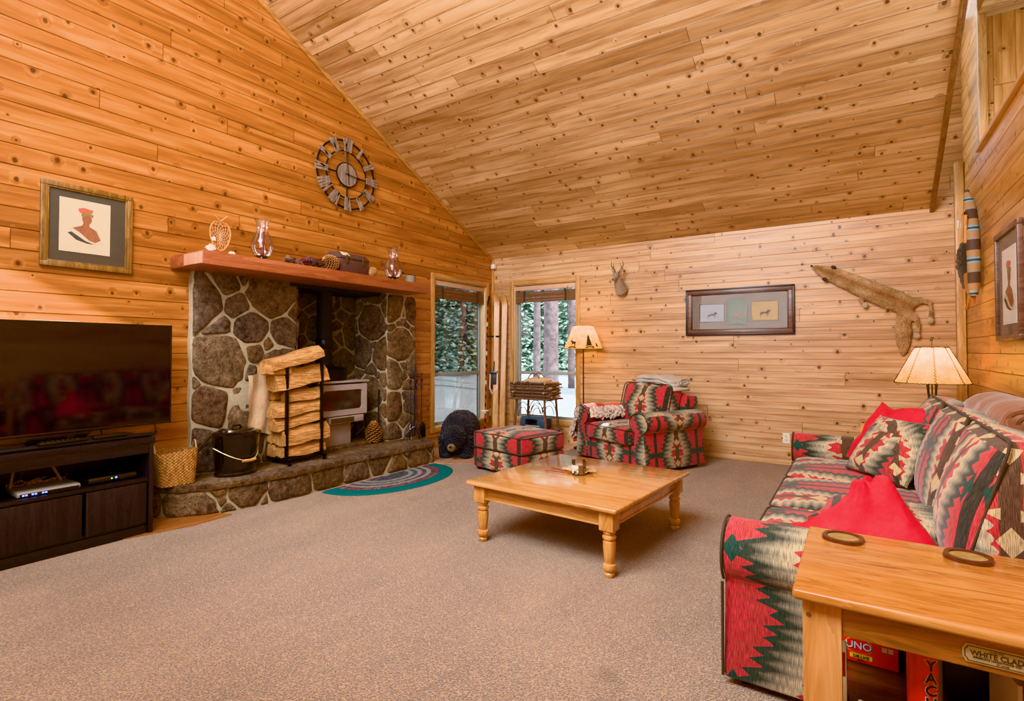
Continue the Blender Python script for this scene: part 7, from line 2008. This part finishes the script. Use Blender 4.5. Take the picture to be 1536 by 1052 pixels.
mb = MB(); mb.box((XL + 0.02, YB - 0.075, 2.585), (XL + 0.085, YB - 0.02, 2.655), 0.006); solo('motion_sensor', mb, M['white'], 'small white motion sensor high in the corner between the windows', 'sensor')

def outlet(lab, plane, u, v, duplex=True):
    t = thing('wall_outlet', lab, 'outlet', plane(u, 0, v - 0.058))
    part('cover_plate', panel(plane, u - 0.036, u + 0.036, v - 0.058, v + 0.058, 0.0, 0.006), M['white'], t)
    if duplex:
        for dz_ in (-0.022, 0.022):
            s_ = part('socket', panel(plane, u - 0.017, u + 0.017, v + dz_ - 0.014, v + dz_ + 0.014, 0.005, 0.008), M['paper'], t)
            for q in (-0.007, 0.007): part('slot', panel(plane, u + q - 0.0012, u + q + 0.0012, v + dz_ - 0.003, v + dz_ + 0.006, 0.0075, 0.0085), M['blackmat'], s_)
outlet('white duplex outlet low on the back wall left of the sofa', pB, -0.685, 0.31)
outlet('white outlet on the left wall between window and skis', pL, 6.715, 0.36)
outlet('white outlet on the left wall just right of the hearth', pL, 5.06, 0.34)

# lamps' bulbs
def bulb_light(loc, e, s=0.03):
    d = bpy.data.lights.new('lamp_bulb_light', 'POINT'); d.energy = e; d.color = (1.0, 0.70, 0.36); d.shadow_soft_size = s
    o = bpy.data.objects.new('lamp_bulb_light', d); COL.objects.link(o); o.location = loc
bulb_light((LX, LY, 1.225), 8); bulb_light((FX, FY, 1.54), 8)
# ------------------------------------------------------------------ light
w = bpy.data.worlds.new('world'); SC.world = w; w.use_nodes = True
nt = w.node_tree; bg = nt.nodes['Background']
sky = nt.nodes.new('ShaderNodeTexSky'); sky.sky_type = 'HOSEK_WILKIE'
sky.turbidity = 3.0; sky.ground_albedo = 0.8
sky.sun_direction = Vector((0.8, -0.1, 0.6)).normalized()
mx = nt.nodes.new('ShaderNodeMix'); mx.data_type = 'RGBA'
mx.inputs[0].default_value = 0.55
nt.links.new(sky.outputs[0], mx.inputs[6]); mx.inputs[7].default_value = (0.86, 0.95, 1.0, 1)
nt.links.new(mx.outputs[2], bg.inputs[0]); bg.inputs[1].default_value = 1.9

def light(name, typ, loc, energy, color, size=1.0, size_y=None, look=None, **kw):
    d = bpy.data.lights.new(name, typ); d.energy = energy; d.color = color
    if typ == 'AREA':
        d.size = size
        if size_y: d.shape = 'RECTANGLE'; d.size_y = size_y
    elif typ in ('POINT', 'SPOT'): d.shadow_soft_size = size
    for k, v in kw.items(): setattr(d, k, v)
    o = bpy.data.objects.new(name, d); COL.objects.link(o); o.location = loc
    if look is not None: o.rotation_euler = (Vector(look) - Vector(loc)).to_track_quat('-Z', 'Y').to_euler()
    return o
sun = light('sun', 'SUN', (6, 0, 8), 5.0, (1.0, 0.95, 0.86), look=None); sun.data.angle = 0.012
sun.rotation_euler = Vector((-0.85, 0.05, -0.60)).to_track_quat('-Z', 'Y').to_euler()
light('fill_light_rear', 'AREA', (-1.9, -0.6, 5.2), 290, (1.0, 0.975, 0.96), 3.4, 2.2, look=(-1.7, 3.4, 0.8))  # added soft fill from behind the viewer, not a fixture of the room
light('fill_light_low', 'AREA', (-1.9, 0.4, 2.8), 95, (1.0, 0.98, 0.97), 2.4, 2.4, look=(-1.9, 4.8, 4.0))  # added fill aimed upward to even out the ceiling, no real lamp

# sun patch on the seat of the armchair, let in by the back wall window
sp_ = light('sunbeam', 'SPOT', (-4.3, 7.6, 2.25), 16000, (1.0, 0.98, 0.96), 0.02, look=(-2.57, 5.69, 0.45))
sp_.data.spot_size = radians(6.5); sp_.data.spot_blend = 0.15
SC.view_settings.view_transform = 'Khronos PBR Neutral'
SC.view_settings.look = 'None'
SC.view_settings.exposure = 0.60
SC.view_settings.gamma = 1.10
SC.cycles.use_denoising = True
SC.cycles.max_bounces = 8
SC.cycles.diffuse_bounces = 4
SC.cycles.transparent_max_bounces = 12
SC.cycles.sample_clamp_indirect = 6.0
SC.cycles.caustics_reflective = False
SC.cycles.caustics_refractive = False
